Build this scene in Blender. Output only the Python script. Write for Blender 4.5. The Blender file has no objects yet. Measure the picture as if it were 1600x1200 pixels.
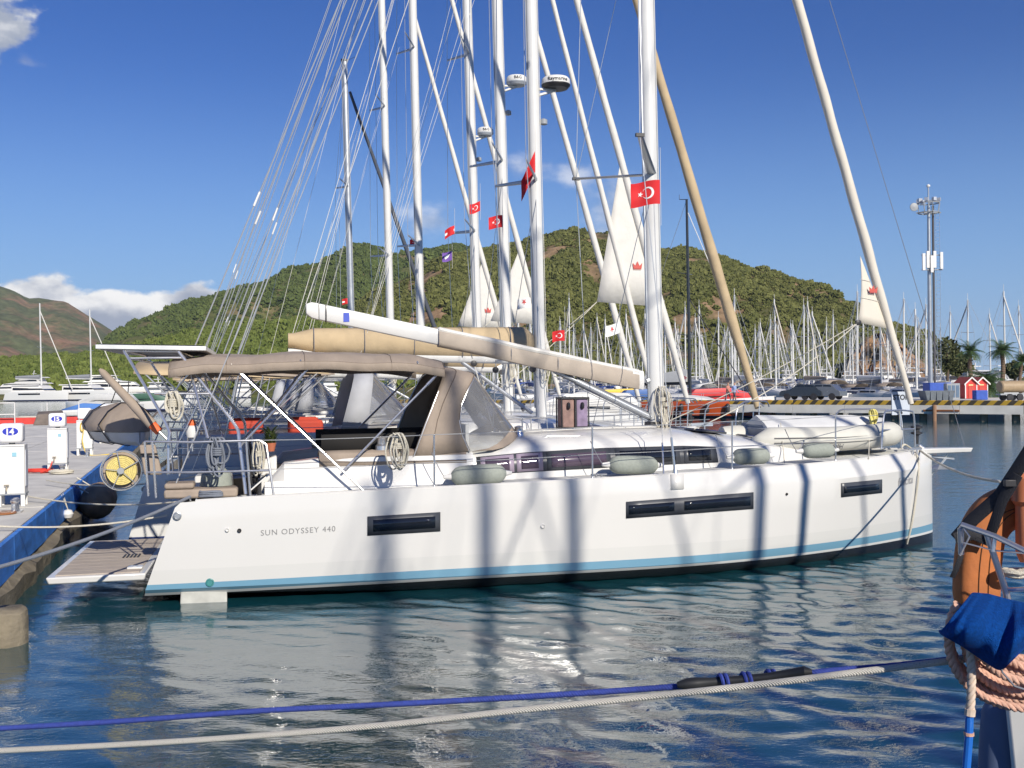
import bpy, bmesh, math, random
import numpy as np
from mathutils import Vector, Matrix, noise as mnoise
rad = math.radians
SC = bpy.context.scene
COL = SC.collection
random.seed(7)

# ------------------------------------------------------------------ camera
FPX, CAMH, ROLL = 1650.0, 2.7, rad(.65)          # focal length in photo pixels (1600 wide)
CR = np.array([math.cos(ROLL), 0, -math.sin(ROLL)])
CU = np.array([math.sin(ROLL), 0, math.cos(ROLL)])
CF = np.array([0, 1., 0])
CP = np.array([0, 0, CAMH])
cd = bpy.data.cameras.new('camera'); cam = bpy.data.objects.new('camera', cd); COL.objects.link(cam)
cd.sensor_width = 36; cd.lens = 36 * FPX / 1600; cd.clip_start = .1; cd.clip_end = 20000
cam.matrix_world = Matrix(((CR[0], CU[0], 0, 0), (0, 0, -1, 0), (CR[2], CU[2], 0, CAMH), (0, 0, 0, 1)))
SC.camera = cam

# ------------------------------------------------------------------ sky, clouds, sun, exposure
SUN_EL, SUN_AZ = rad(30), rad(28)                # behind the camera, turned to its right
wd = bpy.data.worlds.new('World'); SC.world = wd; wd.use_nodes = True
def build_world():
    nt = wd.node_tree; N = nt.nodes; K = nt.links; N.clear()
    def node(t, **kw):
        n = N.new(t)
        for k, v in kw.items(): setattr(n, k, v)
        return n
    def val(s, x):
        if hasattr(x, 'is_linked') or isinstance(x, bpy.types.NodeSocket): K.new(x, s)
        else: s.default_value = x
    def m(op, a, b=0., c=0., clamp=False):
        n = node('ShaderNodeMath', operation=op, use_clamp=clamp)
        val(n.inputs[0], a); val(n.inputs[1], b); val(n.inputs[2], c); return n.outputs[0]
    def sm(x, lo, hi):
        n = node('ShaderNodeMapRange', interpolation_type='SMOOTHSTEP')
        val(n.inputs[0], x); n.inputs[1].default_value = lo; n.inputs[2].default_value = hi
        return n.outputs[0]
    sky = node('ShaderNodeTexSky', sky_type='NISHITA', sun_disc=False, sun_elevation=SUN_EL,
               sun_rotation=math.pi - SUN_AZ, altitude=900, air_density=1.0, dust_density=0., ozone_density=3.0)
    hs = node('ShaderNodeHueSaturation'); hs.inputs['Saturation'].default_value = 1.32; hs.inputs['Hue'].default_value = .521
    K.new(sky.outputs[0], hs.inputs['Color'])
    bg = node('ShaderNodeBackground'); bg.inputs[1].default_value = .061
    tc = node('ShaderNodeTexCoord'); sx = node('ShaderNodeSeparateXYZ'); K.new(tc.outputs['Generated'], sx.inputs[0])
    X, Y, Z = sx.outputs
    # clear-air blue down to the horizon, the same all round
    hz = node('ShaderNodeMix', data_type='RGBA'); val(hz.inputs[0], m('MULTIPLY', m('SUBTRACT', 1., sm(Z, 0., .30)), .78)); K.new(hs.outputs[0], hz.inputs[6]); hz.inputs[7].default_value = (2.3, 4.5, 8.2, 1); K.new(hz.outputs[2], bg.inputs[0])
    az = m('ARCTAN2', X, Y); el = m('ARCSINE', Z)
    cx = node('ShaderNodeCombineXYZ'); val(cx.inputs[0], az); val(cx.inputs[1], m('MULTIPLY', el, 1.5)); 
    nz = node('ShaderNodeTexNoise'); nz.inputs['Scale'].default_value = 15; nz.inputs['Detail'].default_value = 9; nz.inputs['Roughness'].default_value = .56
    K.new(cx.outputs[0], nz.inputs['Vector'])
    n1 = m('SUBTRACT', nz.outputs['Fac'], .5)
    def ell(a0, e0, ra, re):
        da = m('DIVIDE', m('SUBTRACT', az, a0), ra); de = m('DIVIDE', m('SUBTRACT', el, e0), re)
        return m('SUBTRACT', 1., m('SQRT', m('ADD', m('MULTIPLY', da, da), m('MULTIPLY', de, de))))
    cl = None
    for e in [(-.525, .287, .10, .06), (-.43, .072, .075, .033), (-.37, .064, .05, .027), (-.295, .074, .045, .02),
              (-.62, .08, .16, .04), (-.95, .10, .25, .05), (.75, .11, .2, .04)]:
        x = ell(*e); cl = x if cl is None else m('MAXIMUM', cl, x)
    dens = m('ADD', cl, m('MULTIPLY', n1, 2.3))
    mask = sm(dens, .06, .34)
    wis = None
    for e in [(.105, .165, .05, .035), (.06, .195, .03, .02), (.02, .2, .03, .02), (.095, .132, .025, .012), (-.075, .155, .03, .02), (-.43, .275, .02, .01)]:
        x = ell(*e); wis = x if wis is None else m('MAXIMUM', wis, x)
    wmask = m('MULTIPLY', sm(m('ADD', wis, m('MULTIPLY', n1, 3.4)), .1, 1.1), .5)
    mk = m('MAXIMUM', mask, wmask)
    # sunlit heads and grey bases: the same noise sampled a little higher up
    cx2 = node('ShaderNodeCombineXYZ'); val(cx2.inputs[0], m('ADD', az, .012)); val(cx2.inputs[1], m('ADD', m('MULTIPLY', el, 1.5), .028))
    nz2 = node('ShaderNodeTexNoise'); nz2.inputs['Scale'].default_value = 15; nz2.inputs['Detail'].default_value = 5
    K.new(cx2.outputs[0], nz2.inputs['Vector'])
    shade = sm(m('SUBTRACT', m('MULTIPLY', nz2.outputs['Fac'], 1.), m('MULTIPLY', nz.outputs['Fac'], .35)), .2, .45)
    rmp = node('ShaderNodeMix', data_type='RGBA'); K.new(shade, rmp.inputs[0])
    rmp.inputs[6].default_value = (.93, .92, .90, 1); rmp.inputs[7].default_value = (.33, .37, .46, 1)
    bg2 = node('ShaderNodeBackground'); bg2.inputs[1].default_value = .75; K.new(rmp.outputs[2], bg2.inputs[0])
    mx = node('ShaderNodeMixShader'); K.new(mk, mx.inputs[0]); K.new(bg.outputs[0], mx.inputs[1]); K.new(bg2.outputs[0], mx.inputs[2])
    out = node('ShaderNodeOutputWorld'); K.new(mx.outputs[0], out.inputs[0])
build_world()
sd = bpy.data.lights.new('sun', 'SUN'); sd.energy = 3.5; sd.angle = rad(.53); sd.color = (1, .93, .82)
sun = bpy.data.objects.new('sun', sd); COL.objects.link(sun)
SUNV = Vector((math.sin(SUN_AZ) * math.cos(SUN_EL), -math.cos(SUN_AZ) * math.cos(SUN_EL), math.sin(SUN_EL)))
sun.rotation_euler = SUNV.to_track_quat('Z', 'Y').to_euler(); sun.location = (20, -30, 30)
vs = SC.view_settings; vs.view_transform = 'Standard'; vs.look = 'None'; vs.exposure = .66; vs.gamma = 1
SC.render.engine = 'CYCLES'
SC.cycles.max_bounces = 8; SC.cycles.transparent_max_bounces = 12; SC.cycles.caustics_reflective = False; SC.cycles.caustics_refractive = False
SC.cycles.use_denoising = True

# ------------------------------------------------------------------ pixel helpers (photo pixels -> world)
def ray(px, py): return CF + (px - 800) / FPX * CR + (600 - py) / FPX * CU
def at(px, py, d): return Vector(CP + d * ray(px, py))
def onz(px, py, z):
    d = ray(px, py); return Vector(CP + d * ((z - CAMH) / d[2]))

# ------------------------------------------------------------------ materials
MATS = {}
def mat(name, col, rough=.5, metal=0., var=.08, scale=4., bump=0., bscale=60., coat=0., spec=.5, stretch=None, sheen=0.):
    if name in MATS: return MATS[name]
    m = bpy.data.materials.new(name); m.use_nodes = True; MATS[name] = m
    nt = m.node_tree; b = nt.nodes['Principled BSDF']; K = nt.links
    b.inputs['Roughness'].default_value = rough; b.inputs['Metallic'].default_value = metal
    b.inputs['Specular IOR Level'].default_value = spec; b.inputs['Coat Weight'].default_value = coat
    b.inputs['Coat Roughness'].default_value = .06
    if sheen: b.inputs['Sheen Weight'].default_value = sheen
    tc = nt.nodes.new('ShaderNodeTexCoord'); mp = nt.nodes.new('ShaderNodeMapping'); K.new(tc.outputs['Object'], mp.inputs[0])
    if stretch: mp.inputs['Scale'].default_value = stretch
    if var:
        n = nt.nodes.new('ShaderNodeTexNoise'); n.inputs['Scale'].default_value = scale; n.inputs['Detail'].default_value = 6
        K.new(mp.outputs[0], n.inputs['Vector'])
        mr = nt.nodes.new('ShaderNodeMapRange'); mr.inputs[1].default_value = .25; mr.inputs[2].default_value = .75
        K.new(n.outputs['Fac'], mr.inputs[0])
        mx = nt.nodes.new('ShaderNodeMix'); mx.data_type = 'RGBA'; K.new(mr.outputs[0], mx.inputs[0])
        mx.inputs[6].default_value = tuple(max(0, c * (1 - var)) for c in col) + (1,)
        mx.inputs[7].default_value = tuple(min(1, c * (1 + var)) for c in col) + (1,)
        K.new(mx.outputs[2], b.inputs['Base Color'])
        mr2 = nt.nodes.new('ShaderNodeMapRange'); mr2.inputs[3].default_value = max(.02, rough * .8); mr2.inputs[4].default_value = min(1, rough * 1.25)
        K.new(n.outputs['Fac'], mr2.inputs[0]); K.new(mr2.outputs[0], b.inputs['Roughness'])
    else: b.inputs['Base Color'].default_value = tuple(col) + (1,)
    if bump:
        n2 = nt.nodes.new('ShaderNodeTexNoise'); n2.inputs['Scale'].default_value = bscale; n2.inputs['Detail'].default_value = 4
        K.new(mp.outputs[0], n2.inputs['Vector'])
        bp = nt.nodes.new('ShaderNodeBump'); bp.inputs['Strength'].default_value = bump; bp.inputs['Distance'].default_value = .02
        K.new(n2.outputs['Fac'], bp.inputs['Height']); K.new(bp.outputs[0], b.inputs['Normal'])
    return m
GEL = mat('gelcoat', (.68, .67, .64), .28, var=.04, scale=1.5, coat=.3)
NONSKID = mat('deck_nonskid', (.58, .58, .55), .7, var=.06, scale=6, bump=.15, bscale=180)
TEAK = mat('teak_grey', (.43, .37, .31), .75, var=.25, scale=5, bump=.2, bscale=60, stretch=(1, 14, 1))
STEEL = mat('stainless', (.66, .66, .66), .28, .85, var=.05)
ALU = mat('mast_paint', (.64, .64, .62), .32, 0., var=.03, coat=.2)
ALUG = mat('mast_grey', (.42, .44, .46), .35, .6, var=.05)
BLACK = mat('black_plastic', (.025, .025, .028), .45, var=.2)
DARKM = mat('black_mast', (.02, .022, .025), .3, coat=.3, var=.1)
GLASSD = mat('dark_glass', (.012, .014, .018), .06, var=.2, scale=2, spec=.7)
FRAME_D = mat('window_frame_dark', (.06, .065, .075), .35, var=.1)
LILAC = mat('window_frame_lilac', (.34, .28, .35), .3, var=.05)
PURPLE = mat('acrylic_purple', (.085, .062, .09), .1, var=.15, scale=3, spec=.6)
TAUPE = mat('canvas_taupe', (.335, .272, .215), .85, var=.14, scale=3, bump=.6, bscale=5, stretch=(1.6, .7, 1))
TAN = mat('canvas_tan', (.48, .37, .225), .85, var=.14, scale=3, bump=.7, bscale=4)
SAIL = mat('sailcloth', (.66, .61, .52), .7, var=.06, scale=3, bump=.2, bscale=6)
SAILW = mat('sail_white', (.66, .64, .59), .65, var=.07, scale=4, bump=.3, bscale=9)
GREYC = mat('fender_cloth', (.30, .325, .285), .95, var=.12, scale=30, bump=.3, bscale=120)
CUSH_R = mat('cushion_red', (.45, .055, .03), .8, var=.1)
CUSH_D = mat('lining_dark', (.018, .017, .016), .9, var=.2)
ROPEW = mat('rope_white', (.62, .58, .48), .85, var=.2, scale=90, bump=.5, bscale=200)
ROPEG = mat('rope_grey', (.20, .22, .26), .85, var=.2, scale=90, bump=.5, bscale=200)
WIRE = mat('rigging_wire', (.62, .62, .60), .3, .5, var=.05)
WIREG = mat('halyard_grey', (.18, .19, .22), .6, var=.1)
ROPEL = mat('running_line', (.72, .70, .64), .7, var=.08)
REDF = mat('flag_red', (.62, .018, .022), .75, var=.08, scale=8)
WHITEF = mat('flag_white', (.80, .80, .78), .75, var=.03)
ORANGE = mat('orange_paint', (.62, .11, .025), .35, var=.08, coat=.3)
YEL = mat('yellow_paint', (.75, .46, .03), .55, var=.1)
BLUEP = mat('blue_plastic', (.03, .09, .42), .5, var=.15)
REDP = mat('red_paint', (.55, .04, .03), .5, var=.12)
GREYP = mat('grey_paint', (.30, .32, .34), .5, var=.1)
WHITEP = mat('white_paint', (.70, .69, .66), .5, var=.06)
CONC = mat('concrete', (.60, .58, .53), .9, var=.22, scale=1.3, bump=.4, bscale=25)
WOOD = mat('varnished_wood', (.28, .11, .04), .35, var=.25, scale=4, coat=.2)

def vinyl():
    m = bpy.data.materials.new('clear_vinyl'); m.use_nodes = True; nt = m.node_tree; N = nt.nodes; K = nt.links
    N.remove(N['Principled BSDF'])
    t = N.new('ShaderNodeBsdfTransparent'); t.inputs[0].default_value = (.96, .97, .97, 1)
    g = N.new('ShaderNodeBsdfGlossy'); g.inputs['Roughness'].default_value = .08; g.inputs['Color'].default_value = (.9, .9, .9, 1)
    d = N.new('ShaderNodeBsdfDiffuse'); d.inputs['Color'].default_value = (.7, .7, .7, 1)
    nz = N.new('ShaderNodeTexNoise'); nz.inputs['Scale'].default_value = 2.5; bp = N.new('ShaderNodeBump'); bp.inputs['Strength'].default_value = .25; bp.inputs['Distance'].default_value = .03
    K.new(nz.outputs['Fac'], bp.inputs['Height']); K.new(bp.outputs[0], g.inputs['Normal'])
    f = N.new('ShaderNodeFresnel'); f.inputs[0].default_value = 1.5; K.new(bp.outputs[0], f.inputs['Normal'])
    a = N.new('ShaderNodeMixShader'); a.inputs[0].default_value = .2; K.new(t.outputs[0], a.inputs[1]); K.new(d.outputs[0], a.inputs[2])
    b = N.new('ShaderNodeMixShader'); K.new(f.outputs[0], b.inputs[0]); K.new(a.outputs[0], b.inputs[1]); K.new(g.outputs[0], b.inputs[2])
    K.new(b.outputs[0], N['Material Output'].inputs[0]); return m
VINYL = vinyl()

def band_mat(name, bands, tilt=0., rough=.25, base_var=.04):
    """hull paint: bands = [(z_top, colour), ...] measured up the topsides, last one open"""
    m = bpy.data.materials.new(name); m.use_nodes = True; nt = m.node_tree; N = nt.nodes; K = nt.links
    b = N['Principled BSDF']; b.inputs['Roughness'].default_value = rough; b.inputs['Coat Weight'].default_value = .35; b.inputs['Coat Roughness'].default_value = .05
    tc = N.new('ShaderNodeTexCoord'); sx = N.new('ShaderNodeSeparateXYZ'); K.new(tc.outputs['Object'], sx.inputs[0])
    sr = N.new('ShaderNodeMapRange'); sr.interpolation_type = 'SMOOTHSTEP'; sr.inputs[1].default_value = -.5; sr.inputs[2].default_value = 5; K.new(sx.outputs[0], sr.inputs[0])
    a = N.new('ShaderNodeMath'); a.operation = 'MULTIPLY_ADD'; K.new(sr.outputs[0], a.inputs[0]); a.inputs[1].default_value = -tilt; K.new(sx.outputs[2], a.inputs[2])
    cur = None
    for i, (z, c) in enumerate(bands):
        if cur is None: cur = c; zt = z; continue
        g = N.new('ShaderNodeMath'); g.operation = 'GREATER_THAN'; K.new(a.outputs[0], g.inputs[0]); g.inputs[1].default_value = zt
        mx = N.new('ShaderNodeMix'); mx.data_type = 'RGBA'; K.new(g.outputs[0], mx.inputs[0])
        if isinstance(cur, tuple): mx.inputs[6].default_value = cur + (1,)
        else: K.new(cur, mx.inputs[6])
        mx.inputs[7].default_value = c + (1,); cur = mx.outputs[2]; zt = z
    nz = N.new('ShaderNodeTexNoise'); nz.inputs['Scale'].default_value = 1.2; nz.inputs['Detail'].default_value = 7
    mp = N.new('ShaderNodeMapping'); mp.inputs['Scale'].default_value = (1, 1, .35); K.new(tc.outputs['Object'], mp.inputs[0]); K.new(mp.outputs[0], nz.inputs['Vector'])
    mr = N.new('ShaderNodeMapRange'); mr.inputs[3].default_value = 1 - base_var * 1.6; mr.inputs[4].default_value = 1.0; K.new(nz.outputs['Fac'], mr.inputs[0])
    mu = N.new('ShaderNodeMix'); mu.data_type = 'RGBA'; mu.blend_type = 'MULTIPLY'; mu.inputs[0].default_value = 1
    K.new(cur, mu.inputs[6]); K.new(mr.outputs[0], mu.inputs[7]); K.new(mu.outputs[2], b.inputs['Base Color'])
    return m

# ------------------------------------------------------------------ mesh builder
class MB:
    def __init__(s): s.v = []; s.f = []
    def add(s, vs, fs):
        o = len(s.v); s.v += [tuple(map(float, p)) for p in vs]; s.f += [tuple(i + o for i in f) for f in fs]; return s
    def hexa(s, p): return s.add(p, [(0, 3, 2, 1), (4, 5, 6, 7), (0, 1, 5, 4), (1, 2, 6, 5), (2, 3, 7, 6), (3, 0, 4, 7)])
    def box(s, c, d, rz=0., ry=0.):
        x, y, z = [k / 2 for k in d]; M = Matrix.Rotation(rz, 3, 'Z') @ Matrix.Rotation(ry, 3, 'Y')
        P = [Vector(c) + M @ Vector(q) for q in [(-x, -y, -z), (x, -y, -z), (x, y, -z), (-x, y, -z), (-x, -y, z), (x, -y, z), (x, y, z), (-x, y, z)]]
        return s.hexa(P)
    def tube(s, path, r, n=8, closed=False, caps=True, flat=1.):
        P = [Vector(p) for p in path]; m = len(P); rr = r if isinstance(r, (list, tuple)) else [r] * m
        T = []
        for i in range(m):
            a = P[(i - 1) % m] if (closed or i) else P[0]; b = P[(i + 1) % m] if (closed or i < m - 1) else P[-1]
            t = (b - a); T.append(t.normalized() if t.length > 1e-9 else Vector((0, 0, 1)))
        up = Vector((0, 0, 1)) if abs(T[0].z) < .9 else Vector((1, 0, 0))
        N = (up - T[0] * up.dot(T[0])).normalized(); vs = []
        for i in range(m):
            N = (N - T[i] * N.dot(T[i])); N = N.normalized() if N.length > 1e-6 else Vector((1, 0, 0)); Bn = T[i].cross(N)
            for k in range(n):
                a = 2 * math.pi * k / n; vs.append(P[i] + (N * math.cos(a) + Bn * math.sin(a) * flat) * rr[i])
        fs = []
        for i in range(m if closed else m - 1):
            j = (i + 1) % m
            for k in range(n): fs.append((i * n + k, i * n + (k + 1) % n, j * n + (k + 1) % n, j * n + k))
        if caps and not closed: fs.append(tuple(range(n))[::-1]); fs.append(tuple((m - 1) * n + k for k in range(n)))
        return s.add(vs, fs)
    def loft(s, rings, closed=True, cap=True):
        n = len(rings[0]); vs = [p for r in rings for p in r]; fs = []
        for i in range(len(rings) - 1):
            for k in range(n if closed else n - 1):
                k2 = (k + 1) % n; fs.append((i * n + k, i * n + k2, (i + 1) * n + k2, (i + 1) * n + k))
        if cap and closed: fs.append(tuple(range(n))[::-1]); fs.append(tuple((len(rings) - 1) * n + k for k in range(n)))
        return s.add(vs, fs)
    def lathe(s, c, prof, n=14, axis='Z'):
        rings = []
        for r, z in prof:
            ring = []
            for k in range(n):
                a = 2 * math.pi * k / n; p = (r * math.cos(a), r * math.sin(a), z)
                if axis == 'X': p = (z, p[0], p[1])
                if axis == 'Y': p = (p[0], z, p[1])
                ring.append(Vector(c) + Vector(p))
            rings.append(ring)
        return s.loft(rings)
    def build(s, name, m, parent=None, smooth=True, ang=35, bevel=0., solid=0., shared=None):
        me = bpy.data.meshes.new(name); me.from_pydata(s.v, [], s.f); me.materials.append(m)
        bm = bmesh.new(); bm.from_mesh(me); bmesh.ops.recalc_face_normals(bm, faces=bm.faces); bm.to_mesh(me); bm.free()
        if smooth:
            me.shade_smooth(); me.set_sharp_from_angle(angle=rad(ang))
        o = bpy.data.objects.new(name, me); COL.objects.link(o)
        if parent: o.parent = parent
        if solid:
            q = o.modifiers.new('s', 'SOLIDIFY'); q.thickness = solid; q.offset = 0
        if bevel:
            q = o.modifiers.new('b', 'BEVEL'); q.width = bevel; q.segments = 2; q.limit_method = 'ANGLE'; q.angle_limit = rad(40)
        return o
def tag(o, label=None, cat=None, group=None, kind=None):
    if label: o['label'] = label
    if cat: o['category'] = cat
    if group: o['group'] = group
    if kind: o['kind'] = kind
    return o
def thing(name, label, cat, loc=(0, 0, 0), rz=0., group=None):
    o = bpy.data.objects.new(name, None); COL.objects.link(o); o.location = loc; o.rotation_euler = (0, 0, rz)
    o.empty_display_size = .2; return tag(o, label, cat, group)
def copy_tree(o, parent=None):
    c = o.copy(); COL.objects.link(c); c.parent = parent
    for ch in list(o.children): copy_tree(ch, c)
    return c
def tubeo(name, path, r, m, parent=None, n=8, **k): return MB().tube(path, r, n, **k).build(name, m, parent, ang=60)
def boxo(name, c, d, m, parent=None, bevel=0., rz=0., ry=0.): return MB().box(c, d, rz, ry).build(name, m, parent, smooth=bool(bevel), bevel=bevel)
def bez(a, b, sag, n=16):
    a = Vector(a); b = Vector(b); return [a.lerp(b, i / n) - Vector((0, 0, sag * 4 * (i / n) * (1 - i / n))) for i in range(n + 1)]
def smooth_path(P, k=6):
    P = [Vector(p) for p in P]; out = []
    for i in range(len(P) - 1):
        p0 = P[max(i - 1, 0)]; p1 = P[i]; p2 = P[i + 1]; p3 = P[min(i + 2, len(P) - 1)]
        for j in range(k):
            t = j / k; out.append(.5 * ((2 * p1) + (p2 - p0) * t + (2 * p0 - 5 * p1 + 4 * p2 - p3) * t * t + (3 * p1 - p0 - 3 * p2 + p3) * t ** 3))
    return out + [P[-1]]
def text_pts(s, size=1., spacing=1., bold=0.):
    """flat text: returns verts (x,y) and faces"""
    c = bpy.data.curves.new('t', 'FONT'); c.body = s; c.size = size; c.space_character = spacing; c.resolution_u = 3; c.offset = bold
    o = bpy.data.objects.new('t', c); COL.objects.link(o); bpy.context.view_layer.update()
    me = bpy.data.meshes.new_from_object(o); V = [tuple(v.co) for v in me.vertices]; Fs = [tuple(p.vertices) for p in me.polygons]
    bpy.data.objects.remove(o); bpy.data.meshes.remove(me); bpy.data.curves.remove(c); return V, Fs
def text_obj(name, s, fn, m, parent, size=1., spacing=1., bold=0., center=True):
    """fn maps flat text coordinates (x, y) to a surface point"""
    V, Fs = text_pts(s, size, spacing, bold); xs = [v[0] for v in V]; cx = (min(xs) + max(xs)) / 2 if center else 0
    b = MB().add([fn(v[0] - cx, v[1]) for v in V], Fs); me = bpy.data.meshes.new(name); me.from_pydata(b.v, [], b.f); me.materials.append(m)
    o = bpy.data.objects.new(name, me); COL.objects.link(o); o.parent = parent; return o
def hang_coil(c, w, h, loops, r, seed, along=(1, 0, 0)):
    """a hank of rope hung from its top: several long loops plus a wrap"""
    rg = random.Random(seed); A = Vector(along).normalized(); Dp = A.cross(Vector((0, 0, 1))); P = []
    for k in range(loops):
        ww = w * rg.uniform(.35, 1.15); hh = h * rg.uniform(.7, 1.1); off = rg.uniform(-.3, .3) * w; dd = rg.uniform(-.5, .5) * .1
        for j in range(12):
            a = 2 * math.pi * j / 12
            pinch = .5 + .6 * (.5 - .5 * math.cos(a)) * (1 - .35 * (math.cos(a) < -.2)) 
            P.append(Vector(c) + A * (math.sin(a) * ww / 2 * pinch + off) + Vector((0, 0, -hh / 2 + hh / 2 * math.cos(a))) + Dp * (dd + .03 * math.sin(2 * a)))
    b = MB().tube(smooth_path(P, 2), r, 6)
    for k in range(4):
        z = c[2] - h * .3 - k * r * 2; R = w * .24
        b.tube([Vector(c) + A * (R * math.cos(a)) + Dp * (.06 * math.sin(a)) + Vector((0, 0, z - c[2])) for a in [2 * math.pi * q / 10 for q in range(10)]], r, 6, closed=True)
    return b
def fender(b, p0, p1, r, n=18):
    p0 = Vector(p0); p1 = Vector(p1); prof = [(0, .12), (.02, .3), (.05, .55), (.1, .82), (.17, .97), (.28, 1.), (.5, 1.02), (.72, 1.), (.83, .97), (.9, .82), (.95, .55), (.98, .3), (1, .12)]
    return b.tube([p0.lerp(p1, t) for t, _ in prof], [r * q for _, q in prof], n)
# ------------------------------------------------------------------ water
WZ = .15                                        # water level below the datum
def make_water():
    def axis(lo, hi, d0, L0, L1, g):
        a = list(np.arange(lo, hi + 1e-6, d0)); s = d0
        while a[-1] < L1: s *= g; a.append(a[-1] + s)
        s = d0; pre = []; x = lo
        while x > L0: s *= g; x -= s; pre.append(x)
        return np.array(pre[::-1] + a)
    xs = axis(-8.5, 9.5, .05, -6000, 6000, 1.09); ys = axis(5.2, 17, .05, -2500, 9000, 1.075)
    Xg, Yg = np.meshgrid(xs, ys); Zg = np.zeros_like(Xg)
    dx = np.gradient(xs); dy = np.gradient(ys); SP = np.maximum(dx[None, :], dy[:, None])
    rg = np.random.RandomState(3)
    calm = .18 + .8 / (1 + np.exp(np.clip(-(Xg - 1.) / 2.2, -50, 50)))      # sheltered water off the stern, livelier to the right
    for i in range(70):
        lam = .17 * (.75 / .17) ** rg.rand(); ang = rg.normal(rad(70), .5); k = 2 * math.pi / lam
        amp = .0029 * lam ** .5 * rg.uniform(.4, 1.3); ph = rg.rand() * 6.28
        fade = np.clip((lam / SP - 3) / 4, 0, 1)
        Zg += amp * fade * np.sin(k * (Xg * math.cos(ang) + Yg * math.sin(ang)) + ph + .6 * np.sin(.31 * Xg + .23 * Yg + i))
    Zg *= calm * 1.1; Zg -= WZ
    ny, nx = Xg.shape; V = np.stack([Xg.ravel(), Yg.ravel(), Zg.ravel()], 1)
    idx = np.arange(ny * nx).reshape(ny, nx)
    Fq = np.stack([idx[:-1, :-1].ravel(), idx[:-1, 1:].ravel(), idx[1:, 1:].ravel(), idx[1:, :-1].ravel()], 1)
    me = bpy.data.meshes.new('water'); me.vertices.add(len(V)); me.vertices.foreach_set('co', V.ravel())
    me.loops.add(Fq.size); me.loops.foreach_set('vertex_index', Fq.ravel()); me.polygons.add(len(Fq))
    me.polygons.foreach_set('loop_start', np.arange(0, Fq.size, 4)); me.update(); me.validate(); me.shade_smooth()
    m = bpy.data.materials.new('water'); m.use_nodes = True; nt = m.node_tree; N = nt.nodes; K = nt.links; b = N['Principled BSDF']
    b.inputs['Base Color'].default_value = (.006, .050, .064, 1); b.inputs['Roughness'].default_value = .03; b.inputs['IOR'].default_value = 3.5
    b.inputs['Specular IOR Level'].default_value = .5
    tc = N.new('ShaderNodeTexCoord'); hgt = None
    for sc, st, rz, dist in [(1.6, (1, 2.2, 1), .25, .005), (5., (1, 2.2, 1), .3, .0055), (13., (1, 1.8, 1), -.1, .0048)]:
        mp = N.new('ShaderNodeMapping'); mp.inputs['Scale'].default_value = st; mp.inputs['Rotation'].default_value = (0, 0, rz); K.new(tc.outputs['Object'], mp.inputs[0])
        n = N.new('ShaderNodeTexNoise'); n.inputs['Scale'].default_value = sc; n.inputs['Detail'].default_value = 3; n.inputs['Distortion'].default_value = .5
        K.new(mp.outputs[0], n.inputs['Vector'])
        mu = N.new('ShaderNodeMath'); mu.operation = 'MULTIPLY_ADD'; K.new(n.outputs['Fac'], mu.inputs[0]); mu.inputs[1].default_value = dist
        if hgt is not None: K.new(hgt, mu.inputs[2])
        else: mu.inputs[2].default_value = 0
        hgt = mu.outputs[0]
    # open fairway beyond the sheltered berths: longer, steeper ripples
    sy = N.new('ShaderNodeSeparateXYZ'); K.new(tc.outputs['Object'], sy.inputs[0]); mk = N.new('ShaderNodeMapRange'); mk.inputs[1].default_value = 15; mk.inputs[2].default_value = 27; K.new(sy.outputs[1], mk.inputs[0])
    for sc, dist in ((.9, .035), (2.8, .016)):
        mp = N.new('ShaderNodeMapping'); mp.inputs['Scale'].default_value = (1, 1.7, 1); mp.inputs['Rotation'].default_value = (0, 0, .2); K.new(tc.outputs['Object'], mp.inputs[0])
        n = N.new('ShaderNodeTexNoise'); n.inputs['Scale'].default_value = sc; n.inputs['Detail'].default_value = 4; n.inputs['Distortion'].default_value = .4; K.new(mp.outputs[0], n.inputs['Vector'])
        mu = N.new('ShaderNodeMath'); mu.operation = 'MULTIPLY'; K.new(n.outputs['Fac'], mu.inputs[0]); mu.inputs[1].default_value = dist
        m2 = N.new('ShaderNodeMath'); m2.operation = 'MULTIPLY_ADD'; K.new(mu.outputs[0], m2.inputs[0]); K.new(mk.outputs[0], m2.inputs[1]); K.new(hgt, m2.inputs[2]); hgt = m2.outputs[0]
    bp = N.new('ShaderNodeBump'); bp.inputs['Strength'].default_value = 1.; bp.inputs['Distance'].default_value = .55; K.new(hgt, bp.inputs['Height'])
    K.new(bp.outputs[0], b.inputs['Normal'])
    me.materials.append(m); o = bpy.data.objects.new('water', me); COL.objects.link(o)
    tag(o, 'rippled teal harbour water reflecting the white hull', 'water', kind='structure')
make_water()

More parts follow.
